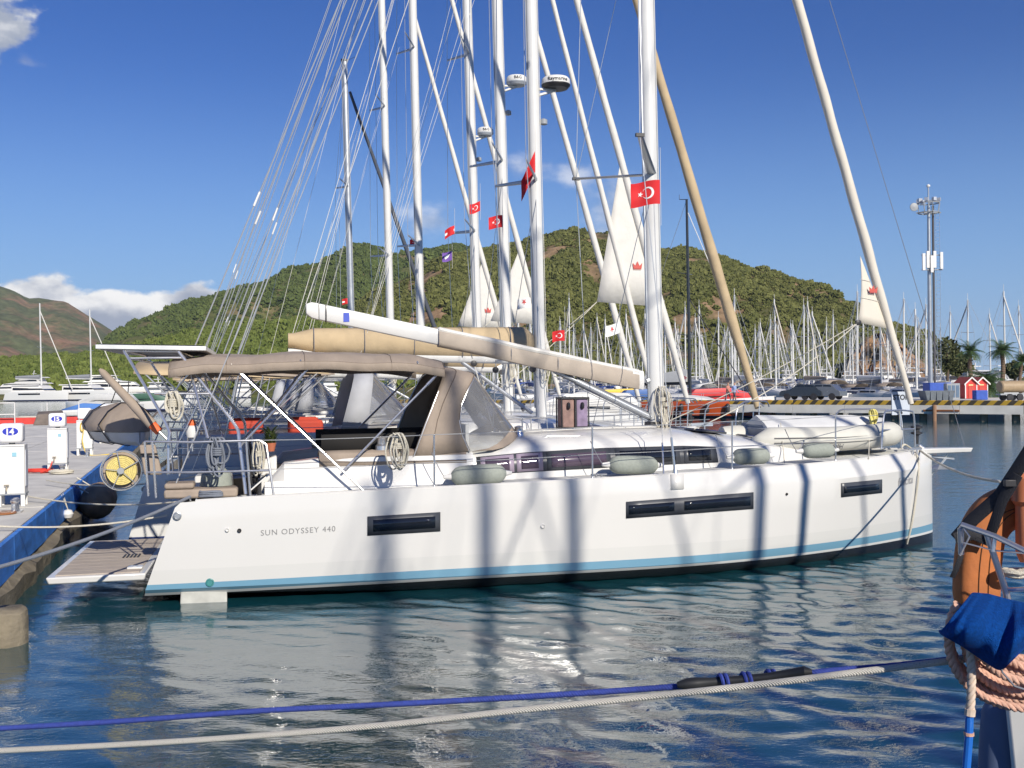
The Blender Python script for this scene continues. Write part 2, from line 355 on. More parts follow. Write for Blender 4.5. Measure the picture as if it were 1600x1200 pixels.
# ------------------------------------------------------------------ hills and woods
def fbm(x, y, o=5):
    return mnoise.fractal(Vector((x, y, 1.7)), .9, 2.1, o, noise_basis='PERLIN_ORIGINAL')
def hill_mat(name, green, brown, thr, sc, warm=.12):
    m = bpy.data.materials.new(name); m.use_nodes = True; nt = m.node_tree; N = nt.nodes; K = nt.links; b = N['Principled BSDF']; b.inputs['Roughness'].default_value = .95
    b.inputs['Specular IOR Level'].default_value = .1
    tc = N.new('ShaderNodeTexCoord'); n = N.new('ShaderNodeTexNoise'); n.inputs['Scale'].default_value = sc; n.inputs['Detail'].default_value = 10; n.inputs['Roughness'].default_value = .65
    K.new(tc.outputs['Object'], n.inputs['Vector'])
    r = N.new('ShaderNodeValToRGB'); K.new(n.outputs['Fac'], r.inputs[0]); e = r.color_ramp.elements
    e[0].position = thr - .07; e[0].color = green + (1,); e[1].position = thr + .09; e[1].color = brown + (1,)
    n2 = N.new('ShaderNodeTexNoise'); n2.inputs['Scale'].default_value = sc * 9; n2.inputs['Detail'].default_value = 6; K.new(tc.outputs['Object'], n2.inputs['Vector'])
    mx = N.new('ShaderNodeMix'); mx.data_type = 'RGBA'; mx.blend_type = 'MULTIPLY'; mx.inputs[0].default_value = .8; K.new(r.outputs[0], mx.inputs[6])
    r2 = N.new('ShaderNodeMapRange'); r2.inputs[1].default_value = .3; r2.inputs[2].default_value = .7; r2.inputs[3].default_value = .55; r2.inputs[4].default_value = 1.25
    K.new(n2.outputs['Fac'], r2.inputs[0]); K.new(r2.outputs[0], mx.inputs[7]); K.new(mx.outputs[2], b.inputs['Base Color'])
    bp = N.new('ShaderNodeBump'); bp.inputs['Distance'].default_value = 3; bp.inputs['Strength'].default_value = .8; K.new(n2.outputs['Fac'], bp.inputs['Height']); K.new(bp.outputs[0], b.inputs['Normal'])
    return m
def leaf_mat(name, c0, c1):
    m = bpy.data.materials.new(name); m.use_nodes = True; nt = m.node_tree; N = nt.nodes; K = nt.links; b = N['Principled BSDF']; b.inputs['Roughness'].default_value = .9; b.inputs['Specular IOR Level'].default_value = .15
    oi = N.new('ShaderNodeObjectInfo'); mx = N.new('ShaderNodeMix'); mx.data_type = 'RGBA'; K.new(oi.outputs['Random'], mx.inputs[0])
    mx.inputs[6].default_value = c0 + (1,); mx.inputs[7].default_value = c1 + (1,)
    tc = N.new('ShaderNodeTexCoord'); n = N.new('ShaderNodeTexNoise'); n.inputs['Scale'].default_value = 2.5; n.inputs['Detail'].default_value = 4; K.new(tc.outputs['Object'], n.inputs['Vector'])
    mr = N.new('ShaderNodeMapRange'); mr.inputs[1].default_value = .3; mr.inputs[2].default_value = .7; mr.inputs[3].default_value = .6; mr.inputs[4].default_value = 1.3; K.new(n.outputs['Fac'], mr.inputs[0])
    mu = N.new('ShaderNodeMix'); mu.data_type = 'RGBA'; mu.blend_type = 'MULTIPLY'; mu.inputs[0].default_value = 1; K.new(mx.outputs[2], mu.inputs[6]); K.new(mr.outputs[0], mu.inputs[7])
    K.new(mu.outputs[2], b.inputs['Base Color']); return m
def forest(name, label, pts, scales, m, size):
    """one wood: tree crowns set on the slope by geometry nodes"""
    me = bpy.data.meshes.new(name); me.from_pydata(pts, [], []); me.materials.append(m)
    at_ = me.attributes.new('sc', 'FLOAT', 'POINT'); at_.data.foreach_set('value', np.array(scales, 'f'))
    o = bpy.data.objects.new(name, me); COL.objects.link(o); tag(o, label, 'forest', kind='stuff')
    g = bpy.data.node_groups.new(name, 'GeometryNodeTree'); g.interface.new_socket('Geometry', in_out='INPUT', socket_type='NodeSocketGeometry'); g.interface.new_socket('Geometry', in_out='OUTPUT', socket_type='NodeSocketGeometry')
    N = g.nodes; K = g.links; gi = N.new('NodeGroupInput'); go = N.new('NodeGroupOutput'); join = N.new('GeometryNodeJoinGeometry')
    for q, (sx, sy, sz, sd) in enumerate([(1.15, 1.1, .95, 1), (.95, 1., 1.25, 9), (1.3, 1.2, .8, 23)]):
        ico = N.new('GeometryNodeMeshIcoSphere'); ico.inputs['Subdivisions'].default_value = 3; ico.inputs['Radius'].default_value = 1
        ps = N.new('GeometryNodeInputPosition'); nz = N.new('ShaderNodeTexNoise'); nz.noise_dimensions = '4D'; nz.inputs['W'].default_value = sd; nz.inputs['Scale'].default_value = 3.6; nz.inputs['Detail'].default_value = 4
        K.new(ps.outputs[0], nz.inputs['Vector'])
        mr = N.new('ShaderNodeMapRange'); mr.inputs[1].default_value = .3; mr.inputs[2].default_value = .7; mr.inputs[3].default_value = .3; mr.inputs[4].default_value = 1.5; K.new(nz.outputs['Fac'], mr.inputs[0])
        sc = N.new('ShaderNodeVectorMath'); sc.operation = 'SCALE'; K.new(ps.outputs[0], sc.inputs[0]); K.new(mr.outputs[0], sc.inputs['Scale'])
        ml = N.new('ShaderNodeVectorMath'); ml.operation = 'MULTIPLY'; K.new(sc.outputs[0], ml.inputs[0]); ml.inputs[1].default_value = (sx * size, sy * size, sz * size)
        sp = N.new('GeometryNodeSetPosition'); K.new(ico.outputs[0], sp.inputs[0]); K.new(ml.outputs[0], sp.inputs['Position'])
        sm = N.new('GeometryNodeSetMaterial'); sm.inputs['Material'].default_value = m; K.new(sp.outputs[0], sm.inputs[0])
        g2 = N.new('GeometryNodeGeometryToInstance'); K.new(sm.outputs[0], g2.inputs[0]); K.new(g2.outputs[0], join.inputs[0])
    ip = N.new('GeometryNodeInstanceOnPoints'); K.new(gi.outputs[0], ip.inputs['Points']); K.new(join.outputs[0], ip.inputs['Instance']); ip.inputs['Pick Instance'].default_value = True
    rv = N.new('FunctionNodeRandomValue'); rv.data_type = 'INT'; rv.inputs[4].default_value = 0; rv.inputs[5].default_value = 2; K.new(rv.outputs[2], ip.inputs['Instance Index'])
    rr = N.new('FunctionNodeRandomValue'); rr.data_type = 'FLOAT_VECTOR'; rr.inputs[0].default_value = (-.15, -.15, 0); rr.inputs[1].default_value = (.15, .15, 6.28)
    er = N.new('FunctionNodeEulerToRotation'); K.new(rr.outputs[0], er.inputs[0]); K.new(er.outputs[0], ip.inputs['Rotation'])
    na = N.new('GeometryNodeInputNamedAttribute'); na.data_type = 'FLOAT'; na.inputs['Name'].default_value = 'sc'; K.new(na.outputs[0], ip.inputs['Scale'])
    K.new(ip.outputs[0], go.inputs[0]); md = o.modifiers.new('g', 'NODES'); md.node_group = g
    return o
def hill(name, label, ridge, d0, D, back, m, rough, nx, ny, forest_fn=None, prof_pow=1., extend=(0, 0)):
    """terrain whose skyline passes through the photographed ridge points at distance D (m); ridge = [(px, py)]"""
    az = np.array([(p[0] - 800) / FPX for p in ridge]); tn = np.array([float(onzrow(p)) for p in ridge])
    a0, a1 = az[0] - extend[0], az[-1] + extend[1]; A = np.linspace(a0, a1, nx); Hs = np.interp(A, az, tn) * D + CAMH
    T = np.linspace(0, 1.7, ny); V = []; Zs = np.zeros((ny, nx))
    for j, t in enumerate(T):
        for i, aa in enumerate(A):
            d = d0 + (D - d0) * t if t <= 1 else D + back * (t - 1)
            x = aa * d; 
            f = (t ** prof_pow) if t <= 1 else 1 - .9 * ((t - 1) / .7) ** 1.3
            hn = fbm(x / (rough * 9), d / (rough * 9)) * rough * 1.1 + abs(fbm(x / (rough * 3.5) + 9, d / (rough * 3.5), 4)) * -rough * .5
            w = min(1, t * 3) * (1 - .85 * max(0, 1 - abs(t - 1) * 4))
            z = Hs[i] * f + hn * w * min(1, Hs[i] / 40); z = max(z, -1.5 + t)
            Zs[j, i] = z; V.append((x, d, z))
    Fs = [(j * nx + i, j * nx + i + 1, (j + 1) * nx + i + 1, (j + 1) * nx + i) for j in range(ny - 1) for i in range(nx - 1)]
    me = bpy.data.meshes.new(name); me.from_pydata(V, [], Fs); me.materials.append(m); me.shade_smooth()
    o = bpy.data.objects.new(name, me); COL.objects.link(o); tag(o, label, 'hill', kind='structure')
    if forest_fn:
        rg = random.Random(name); pts = []; sc = []; cnt, smin, smax, dens = forest_fn
        for _ in range(cnt):
            fj = rg.random() ** .8 * (ny - 1) / 1.7 * 1.12; fi = rg.random() * (nx - 1); j = min(int(fj), ny - 2); i = min(int(fi), nx - 2); u = fi - i; v = fj - j
            p = [0, 0, 0]
            for q, w in [((j, i), (1 - u) * (1 - v)), ((j, i + 1), u * (1 - v)), ((j + 1, i), (1 - u) * v), ((j + 1, i + 1), u * v)]:
                for k in range(3): p[k] += V[q[0] * nx + q[1]][k] * w
            if p[2] < 2: continue
            if dens(p, rg, fj / (ny - 1) * 1.7): s = smin * (smax / smin) ** (rg.random() ** 1.25) * (.75 + .8 * max(0, fbm(p[0] / 22 + 5, p[1] / 22, 3) + .25)); pts.append((p[0], p[1], p[2] + s * .35)); sc.append(s)
        forest('forest', 'pine wood covering ' + label, pts, sc, LEAF[name], 1.)
    return o
def onzrow(p): d = ray(*p); return d[2] / d[1]
LEAF = {'hill': leaf_mat('pine_green', (.08, .09, .026), (.165, .17, .055)),
        'valley_slope': leaf_mat('valley_green', (.085, .115, .026), (.15, .18, .045)),
        'back_ridge': leaf_mat('ridge_green', (.06, .085, .025), (.11, .14, .04))}
HM = hill_mat('hill_soil', (.075, .075, .03), (.30, .20, .12), .48, .02)
HM2 = hill_mat('mountain_rock', (.11, .125, .06), (.29, .17, .11), .56, .008)
HM3 = hill_mat('valley_soil', (.12, .13, .045), (.20, .16, .08), .56, .02)
def dn(th, f=60., rag=.35):
    def fn(p, rg, t):
        q = fbm(p[0] / f, p[1] / f, 4) + rg.uniform(-rag, rag); return q > th
    return fn
hill('hill', 'the steep scrubby hill behind the marina', [(560, 470), (640, 430), (700, 395), (750, 390), (812, 376), (835, 369), (875, 362), (905, 359), (945, 362), (975, 365), (1010, 384), (1037, 392), (1062, 388), (1100, 397), (1150, 414), (1200, 423), (1250, 442), (1285, 454), (1325, 479), (1390, 507), (1450, 524), (1469, 539), (1495, 558), (1512, 582), (1530, 597)],
     360, 720, 500, HM, 14, 190, 110, (95000, .5, 2.4, dn(-.07, 40, .42)), 1.1)
hill('back_ridge', 'the long green ridge left of the hill', [(150, 545), (175, 527), (215, 503), (245, 493), (285, 477), (350, 454), (420, 437), (445, 422), (472, 417), (502, 412), (550, 388), (570, 384), (590, 391), (625, 398), (675, 392), (712, 384), (760, 390), (900, 420), (1000, 470)],
     640, 1250, 700, HM3, 20, 150, 80, (48000, 1., 4., dn(-.10, 80, .42)), 1.12)
hill('valley_slope', 'the light green valley floor by the shore', [(-60, 572), (40, 566), (120, 557), (200, 545), (300, 524), (420, 505), (520, 500), (640, 520), (760, 560), (860, 590)],
     330, 640, 400, HM3, 5, 130, 50, (34000, .7, 2.8, dn(-.4, 40)), 1., extend=(.25, 0))
hill('mountain', 'hazy red-scarred mountain at the head of the bay', [(-60, 430), (0, 447), (22, 453), (45, 466), (62, 465), (105, 471), (130, 486), (160, 505), (178, 517), (215, 540), (260, 560)],
     1500, 2600, 1500, HM2, 38, 130, 90, None, 1., extend=(.4, 0))
# shore: low ground the marina stands on, behind the boats
sh = MB(); NX = 60
rows = []
for j, (d, z) in enumerate([(300, -1.5), (306, .8), (330, 1.4), (420, 2.), (700, 4)]):
    rows.append([(-420 + 760 * i / NX, d + 6 * fbm(i / 4, 3.3) + (max(0, (i / NX - .78)) * 160), z) for i in range(NX + 1)])
sh.loft(rows, closed=False, cap=False); so = sh.build('shore', HM3, None); tag(so, 'low green shore below the hills', 'shore', kind='structure')

# quarried cliff at the right foot of the hill
rows = []
for j in range(26):
    t = j / 25; row = []
    for i in range(60):
        k = i / 59; px = 1318 + 150 * k; top = 596 - 78 * math.sin(math.pi * min(1, .12 + .8 * k)) ** .7 * (.75 + .25 * math.sin(k * 5)); y = 604 + (top - 604) * t
        d = 352 + 46 * t ** 1.4 + 9 * fbm(k * 5, t * 4) + 3.5 * fbm(k * 16, t * 13); row.append(at(px, y, d))
    rows.append(row)
o = MB().loft(rows, closed=False).build('cliff', hill_mat('quarry_rock', (.20, .16, .075), (.42, .25, .13), .44, .06), None, ang=25); tag(o, 'bare orange quarried cliff at the foot of the hill', 'cliff', kind='structure')
# ------------------------------------------------------------------ left quay
QE = Vector((-6.75, 13.87, 0)); QD = Vector((-.287, .958, 0)).normalized(); QL = Vector((-.958, -.287, 0)).normalized(); QZ = .70
QROT = math.atan2(QD.y, QD.x)
def q(t, s, z=QZ): return QE + QD * t + QL * s + Vector((0, 0, z))
def quay():
    root = MB()
    rg = random.Random(4)
    root.hexa([q(-45, .06, -.9), q(52, .06, -.9), q(52, 40, -.9), q(-45, 40, -.9), q(-45, .06, QZ - .12), q(52, .06, QZ - .12), q(52, 40, QZ - .12), q(-45, 40, QZ - .12)])
    o = root.build('quay', CONC, None, smooth=False); tag(o, 'long pale concrete quay with a blue edge', 'quay', kind='structure')
    # slabs of the walking surface, joints left open
    t = -45.
    while t < 52:
        l = 2.9; s0 = .0
        for s1 in (3., 8.5, 14.5, 22., 40.):
            z = QZ + rg.uniform(-.004, .004)
            p = [q(t + .01, s0 + .01, QZ - .125), q(t + l - .01, s0 + .01, QZ - .125), q(t + l - .01, s1 - .01, QZ - .125), q(t + .01, s1 - .01, QZ - .125)]
            top = [Vector((k.x, k.y, z)) for k in p]
            MB().hexa(p + top).build('slab', CONC, o, smooth=False); s0 = s1
            if t > 24 and s0 > 15: break
        t += l
    # blue painted timber edge in lengths, with scuffs
    bm = mat('quay_blue', (.04, .20, .62), .6, var=.4, scale=2.2, bump=.3, bscale=12, stretch=(1, 1, 3))
    t = -45.
    while t < 52:
        l = rg.uniform(2.2, 3.4); l = min(l, 52 - t); dz = rg.uniform(-.02, .02)
        MB().hexa([q(t + .01, -.07, QZ - .50 + dz), q(t + l - .01, -.07, QZ - .50 + rg.uniform(-.02, .02)), q(t + l - .01, -.003, QZ - .50), q(t + .01, -.003, QZ - .50),
                   q(t + .01, -.07, QZ - .012), q(t + l - .01, -.07, QZ - .012), q(t + l - .01, -.003, QZ - .012), q(t + .01, -.003, QZ - .012)]).build('edge_board', bm, o, smooth=False)
        t += l
    # broken concrete foot below the boards
    cm = mat('wet_concrete', (.20, .17, .12), .8, var=.4, scale=3, bump=1., bscale=14)
    rings = []
    for i in range(120):
        tt = -20 + i * .5
        def jit(a, k): return a + .09 * fbm(tt * 1.3, k)
        rings.append([q(tt, jit(-.02, 1), .2), q(tt, jit(-.16, 2), .1 + .06 * fbm(tt, 7)), q(tt, jit(-.14, 3), -.3), q(tt, .05, -.5)])
    MB().loft(rings, closed=False).build('quay_foot', cm, o, ang=20)
    return o
QUAY = quay()
blk = MB()
pb = onz(6, 985, 0); ring = lambda z, r: [Vector((pb.x + r * math.cos(a) * 1.05, pb.y + r * math.sin(a), z + .02 * math.sin(3 * a))) for a in [2 * math.pi * k / 10 + .2 for k in range(10)]]
blk.loft([ring(-.6, .24), ring(.12, .25), ring(.22, .24), ring(.25, .19)]); o = blk.build('concrete_block', mat('wet_concrete', (0, 0, 0)), None, ang=40, bevel=.01)
tag(o, 'rounded concrete mooring block rising from the water below the blue quay', 'block')

def pedestal(num, base, label, hose=None):
    r = thing('service_pedestal', label, 'pedestal', base, QROT - math.pi / 2, 'white service pedestals on the quay')
    W, D, Hh, leg = .44, .36, 1.06, .2
    boxo('cabinet', (0, 0, leg + (Hh - leg) / 2), (W, D, Hh - leg), WHITEP, r, bevel=.012)
    for sx in (-1, 1):
        for sy in (-1, 1): boxo('leg', (sx * (W / 2 - .035), sy * (D / 2 - .035), leg / 2), (.065, .065, leg), WHITEP, r)
    boxo('side_door', (W / 2 + .006, 0, leg + .45), (.01, D * .7, .62), mat('pedestal_grey', (.62, .64, .68), .5), r)
    MB().lathe((0, 0, Hh), [(.05, 0), (.05, .03)], 12).build('neck', GREYP, r)
    boxo('lamp_cap', (0, 0, Hh + .03 + .165), (.38, .34, .33), mat('lamp_diffuser', (.80, .80, .80), .4, var=.03), r, bevel=.05)
    cap = r.children[-1]
    if num:
        el = MB(); n = 28
        el.add([(.125 * math.cos(2 * math.pi * k / n), -.1735, Hh + .225 + .068 * math.sin(2 * math.pi * k / n)) for k in range(n)], [tuple(range(n))])
        el.build('number_plate', mat('plate_blue', (.02, .035, .42), .4, var=.03), cap, smooth=False)
        text_obj('number', num, lambda x, y: (x, -.1765, Hh + .225 + y - .05), WHITEP, cap, size=.142, bold=.006)
    MB().box((.06, -D / 2 - .006, Hh - .17), (.07, .008, .07)).build('notice', mat('notice_blue', (.25, .48, .58), .5), r, smooth=False)
    # water taps low on the front
    tb = MB().tube([(-.06, -D / 2, leg + .13), (-.06, -D / 2 - .07, leg + .13), (-.06, -D / 2 - .08, leg + .07)], .014, 8)
    tb.tube([(-.10, -D / 2 - .05, leg + .17), (-.02, -D / 2 - .05, leg + .17)], .01, 6).tube([(-.06, -D / 2 - .05, leg + .13), (-.06, -D / 2 - .05, leg + .17)], .008, 6)
    tb.build('tap', mat('brass', (.35, .30, .22), .4, .8), r)
    boxo('door_seam', (0, -D / 2 - .003, Hh - .03), (W * .96, .006, .008), GREYP, r); boxo('base_flange', (0, 0, leg + .012), (W + .02, D + .02, .024), GREYP, r)
    return r
p14 = onz(20, 790, QZ); p15 = onz(91, 737, QZ); p16 = onz(133, 711, QZ); p17 = onz(166, 692, QZ)
pedestal('14', p14, 'white service pedestal numbered 14 beside the red hose')
pedestal('15', p15, 'white service pedestal numbered 15 with red hose at its foot')
pedestal('', p16, 'white service pedestal with yellow hose hanging on its front')
pedestal('', p17, 'short white service pedestal behind the covered dinghy')
pedestal('', q(6, 10.2), 'white service pedestal on the far side of the quay')
def floor_coil(c, r0, turns, rr, seed, squash=.6):
    rg = random.Random(seed); P = []
    for k in range(turns * 14):
        a = 2 * math.pi * k / 14; r = r0 * (1 + .25 * math.sin(a * .37 + seed) + rg.uniform(-.06, .06))
        P.append(Vector(c) + Vector((r * math.cos(a), r * squash * math.sin(a), rr + .6 * rr * (k / 14) + rg.uniform(0, .01))))
    return MB().tube(smooth_path(P, 2), rr, 6)
HOSE = mat('hose_red', (.62, .05, .03), .4, var=.08); HOSEY = mat('hose_yellow', (.70, .50, .08), .45)
c1 = onz(62, 738, QZ)
hb = floor_coil((c1.x, c1.y, QZ), .33, 5, .016, 3, .8)
hb.tube(smooth_path([Vector((c1.x + .3, c1.y, QZ + .02)), p15 + Vector((-.2, -.5, .02)), p15 + Vector((-.08, -.33, .1)), p15 + Vector((-.02, -.27, .27))], 6), .016, 6)
tag(hb.build('hose', HOSE, None), 'red water hose coiled on the quay by pedestal 15', 'hose')
hy = MB().tube(smooth_path([p16 + Vector((.02, -.22, 1.0)), p16 + Vector((.05, -.25, .7)), p16 + Vector((.03, -.26, .4)), p16 + Vector((.2, -.2, .02)), p16 + Vector((.8, .1, .02)), p16 + Vector((1.0, .9, .02))], 6), .016, 6)
for k in range(4): hy.tube([p16 + Vector((.02 + .05 * math.cos(a), -.23 - .012 * k, .86 + .13 * math.sin(a))) for a in [2 * math.pi * j / 12 for j in range(12)]], .012, 6, closed=True)
tag(hy.build('hose', HOSEY, None), 'yellow hose hanging from the third pedestal', 'hose')
rp = onz(50, 655, QZ); tag(floor_coil((rp.x, rp.y, QZ), .9, 4, .05, 8, .35).build('mooring_rope', ROPEW, None), 'pale heap of mooring rope near the far end of the quay', 'rope')
def bollard(p, label):
    r = thing('bollard', label, 'bollard', p, QROT, 'steel bollards along the quay edge')
    boxo('base_plate', (0, 0, .012), (.34, .2, .024), STEEL, r)
    for s in (-1, 1):
        MB().lathe((s * .09, 0, .02), [(.05, 0), (.045, .13), (.06, .15), (.062, .18), (.04, .2)], 14).build('post', STEEL, r)
    MB().tube([(-.15, 0, .1), (.15, 0, .1)], .022, 8).build('cross_bar', STEEL, r)
b1 = onz(24, 800, QZ); b2 = onz(98, 740, QZ); b3 = onz(137, 714, QZ)
for p, l in [(b1, 'steel bollard at the foot of pedestal 14'), (b2, 'steel bollard heaped with rope beside pedestal 15'), (b3, 'steel bollard beside the pedestal with the yellow hose')]: bollard(p, l)
tag(floor_coil((b2.x, b2.y - .1, QZ), .22, 6, .02, 5, .7).build('mooring_rope', ROPEW, None), 'tangle of pale rope around the bollard by pedestal 15', 'rope')
dk = onz(3, 803, QZ); MBd = MB().lathe((0, 0, 0), [(.22, 0), (.22, .02), (.2, .03)], 20); o = MBd.build('manhole_cover', WOOD, None); o.location = (dk.x, dk.y, QZ + .006); tag(o, 'small round tan lid on the quay by pedestal 14', 'lid')
# railing and red kerb at the quay end
rl = thing('railing', 'white tubular railing at the far end of the quay', 'railing', q(50.5, 4), QROT)
for k in range(5): tubeo('post', [(0, k * 1.7, 0), (0, k * 1.7, 1.25)], .03, WHITEP, rl)
for z in (.6, 1.25): tubeo('rail', [(0, 2 * 1.7, z), (0, 4 * 1.7, z)], .03, WHITEP, rl)
kb = MB().hexa([q(51, 3, QZ), q(51.4, 3, QZ), q(51.4, 11, QZ), q(51, 11, QZ), q(51, 3, QZ + .38), q(51.4, 3, QZ + .38), q(51.4, 11, QZ + .38), q(51, 11, QZ + .38)]).build('kerb', REDP, None, bevel=.02); tag(kb, 'red kerb across the far end of the quay', 'kerb')
o = MB().hexa([q(48.6, 4.6, QZ), q(50, 4.6, QZ), q(50, 6.2, QZ), q(48.6, 6.2, QZ), q(48.7, 4.7, QZ + .7), q(49.8, 4.8, QZ + .8), q(49.8, 6.1, QZ + .75), q(48.8, 6.0, QZ + .6)]).build('equipment_box', mat('box_brown', (.16, .13, .11), .8, var=.3), None, bevel=.05); tag(o, 'low brown covered box beside the white railing', 'box')
# orange-brown tyre-like fender hanging on the blue edge
fr = thing('quay_fender', 'large rust-stained rubber fender hanging from the blue quay edge', 'fender', q(9.2, -.45, .28), QROT)
fender(MB(), (-.75, 0, 0), (.75, 0, .02), .36, 16).build('body', mat('old_rubber', (.34, .235, .14), .75, var=.5, scale=3, bump=.5, bscale=20), fr)
for s in (-1, 1): tubeo('lanyard', bez((s * .6, .1, .2), (s * .7, .5, .46), 0, 4), .015, ROPEW, fr)
sf = thing('quay_fender', 'small white ball fender hanging on two cords from the blue edge', 'fender', q(6.4, -.14, .33), QROT)
MB().lathe((0, 0, 0), [(.01, -.09), (.07, -.07), (.1, 0), (.07, .07), (.01, .09)], 12).build('ball', WHITEP, sf)
for s in (-1, 1): tubeo('cord', [(0, 0, .08), (s * .12, .1, .38)], .008, ROPEW, sf)
# two thin painted brackets / cords on the blue edge

# ------------------------------------------------------------------ right pier
PE = Vector((33.2, 68.6, 0)); PD = Vector((-.766, .643, 0)).normalized(); PR = Vector((.643, .766, 0)).normalized(); PZ = .92; PROT = math.atan2(PD.y, PD.x)
def pq(t, s, z=PZ): return PE + PD * t + PR * s + Vector((0, 0, z))
def stripes():
    m = bpy.data.materials.new('hazard_stripes'); m.use_nodes = True; nt = m.node_tree; N = nt.nodes; K = nt.links; b = N['Principled BSDF']; b.inputs['Roughness'].default_value = .6
    tc = N.new('ShaderNodeTexCoord'); sx = N.new('ShaderNodeSeparateXYZ'); K.new(tc.outputs['Object'], sx.inputs[0])
    a = N.new('ShaderNodeMath'); a.operation = 'ADD'; K.new(sx.outputs[0], a.inputs[0]); K.new(sx.outputs[2], a.inputs[1])
    mo = N.new('ShaderNodeMath'); mo.operation = 'PINGPONG'; K.new(a.outputs[0], mo.inputs[0]); mo.inputs[1].default_value = .42
    g = N.new('ShaderNodeMath'); g.operation = 'GREATER_THAN'; K.new(mo.outputs[0], g.inputs[0]); g.inputs[1].default_value = .21
    nz = N.new('ShaderNodeTexNoise'); nz.inputs['Scale'].default_value = 3; nz.inputs['Detail'].default_value = 8; K.new(tc.outputs['Object'], nz.inputs['Vector'])
    r = N.new('ShaderNodeMix'); r.data_type = 'RGBA'; K.new(g.outputs[0], r.inputs[0]); r.inputs[6].default_value = (.10, .08, .05, 1); r.inputs[7].default_value = (.72, .45, .05, 1)
    mu = N.new('ShaderNodeMix'); mu.data_type = 'RGBA'; mu.blend_type = 'MULTIPLY'; mu.inputs[0].default_value = .5; K.new(r.outputs[2], mu.inputs[6]); K.new(nz.outputs['Fac'], mu.inputs[7]); K.new(mu.outputs[2], b.inputs['Base Color'])
    return m
def pier():
    dk = MB().hexa([pq(-40, .3, -.2), pq(75, .3, -.2), pq(75, 20, -.2), pq(-40, 20, -.2), pq(-40, .3, PZ), pq(75, .3, PZ), pq(75, 20, PZ), pq(-40, 20, PZ)])
    dk.v = [tuple(Vector(v)) for v in dk.v]
    o = MB().hexa([pq(-40, .25, .45), pq(62, .25, .45), pq(62, 34, .45), pq(-40, 34, .45), pq(-40, .25, PZ - .02), pq(62, .25, PZ - .02), pq(62, 34, PZ - .02), pq(-40, 34, PZ - .02)]).build('pier', CONC, None, smooth=False)
    tag(o, 'concrete pier with white face and yellow striped kerb', 'pier', kind='structure')
    fm = mat('pier_white', (.74, .71, .64), .8, var=.16, scale=.9, bump=.2, bscale=8); hz = stripes()
    t = -40.
    while t < 61.9:
        MB().hexa([pq(t + .012, 0, .34), pq(t + 3.988, 0, .34), pq(t + 3.988, .248, .34), pq(t + .012, .248, .34), pq(t + .012, 0, PZ), pq(t + 3.988, 0, PZ), pq(t + 3.988, .248, PZ), pq(t + .012, .248, PZ)]).build('face_panel', fm, o, smooth=False)
        kbm = MB().box((2, 0, .165), (3.98, .34, .33)); k = kbm.build('kerb', hz, o, bevel=.03); k.location = pq(t, .2, PZ); k.rotation_euler = (0, 0, PROT)
        for j in range(2):
            pl = MB().lathe((0, 0, 0), [(.26, -1.2), (.26, .33), (.3, .335), (.3, .445)], 10).build('pile', mat('wet_concrete', (0, 0, 0)), o); pl.location = pq(t + .6 + 2 * j, .55, 0)
        t += 4
    # timber rubbing strips and post
    for t0, l in ((-4.5, 2.6), (-9, 2.2), (4, 2.4)):
        MB().hexa([pq(t0, -.05, .5), pq(t0 + l, -.05, .5), pq(t0 + l, -.003, .5), pq(t0, -.003, .5), pq(t0, -.05, .62), pq(t0 + l, -.05, .62), pq(t0 + l, -.003, .62), pq(t0, -.003, .62)]).build('rubbing_strip', WOOD, o, smooth=False)
    pst = MB().lathe((0, 0, 0), [(.14, -1), (.14, .95)], 10).build('timber_post', mat('post_wood', (.30, .17, .10), .8), o); pst.location = pq(5.6, -.16, 0)
    return o
PIER = pier()
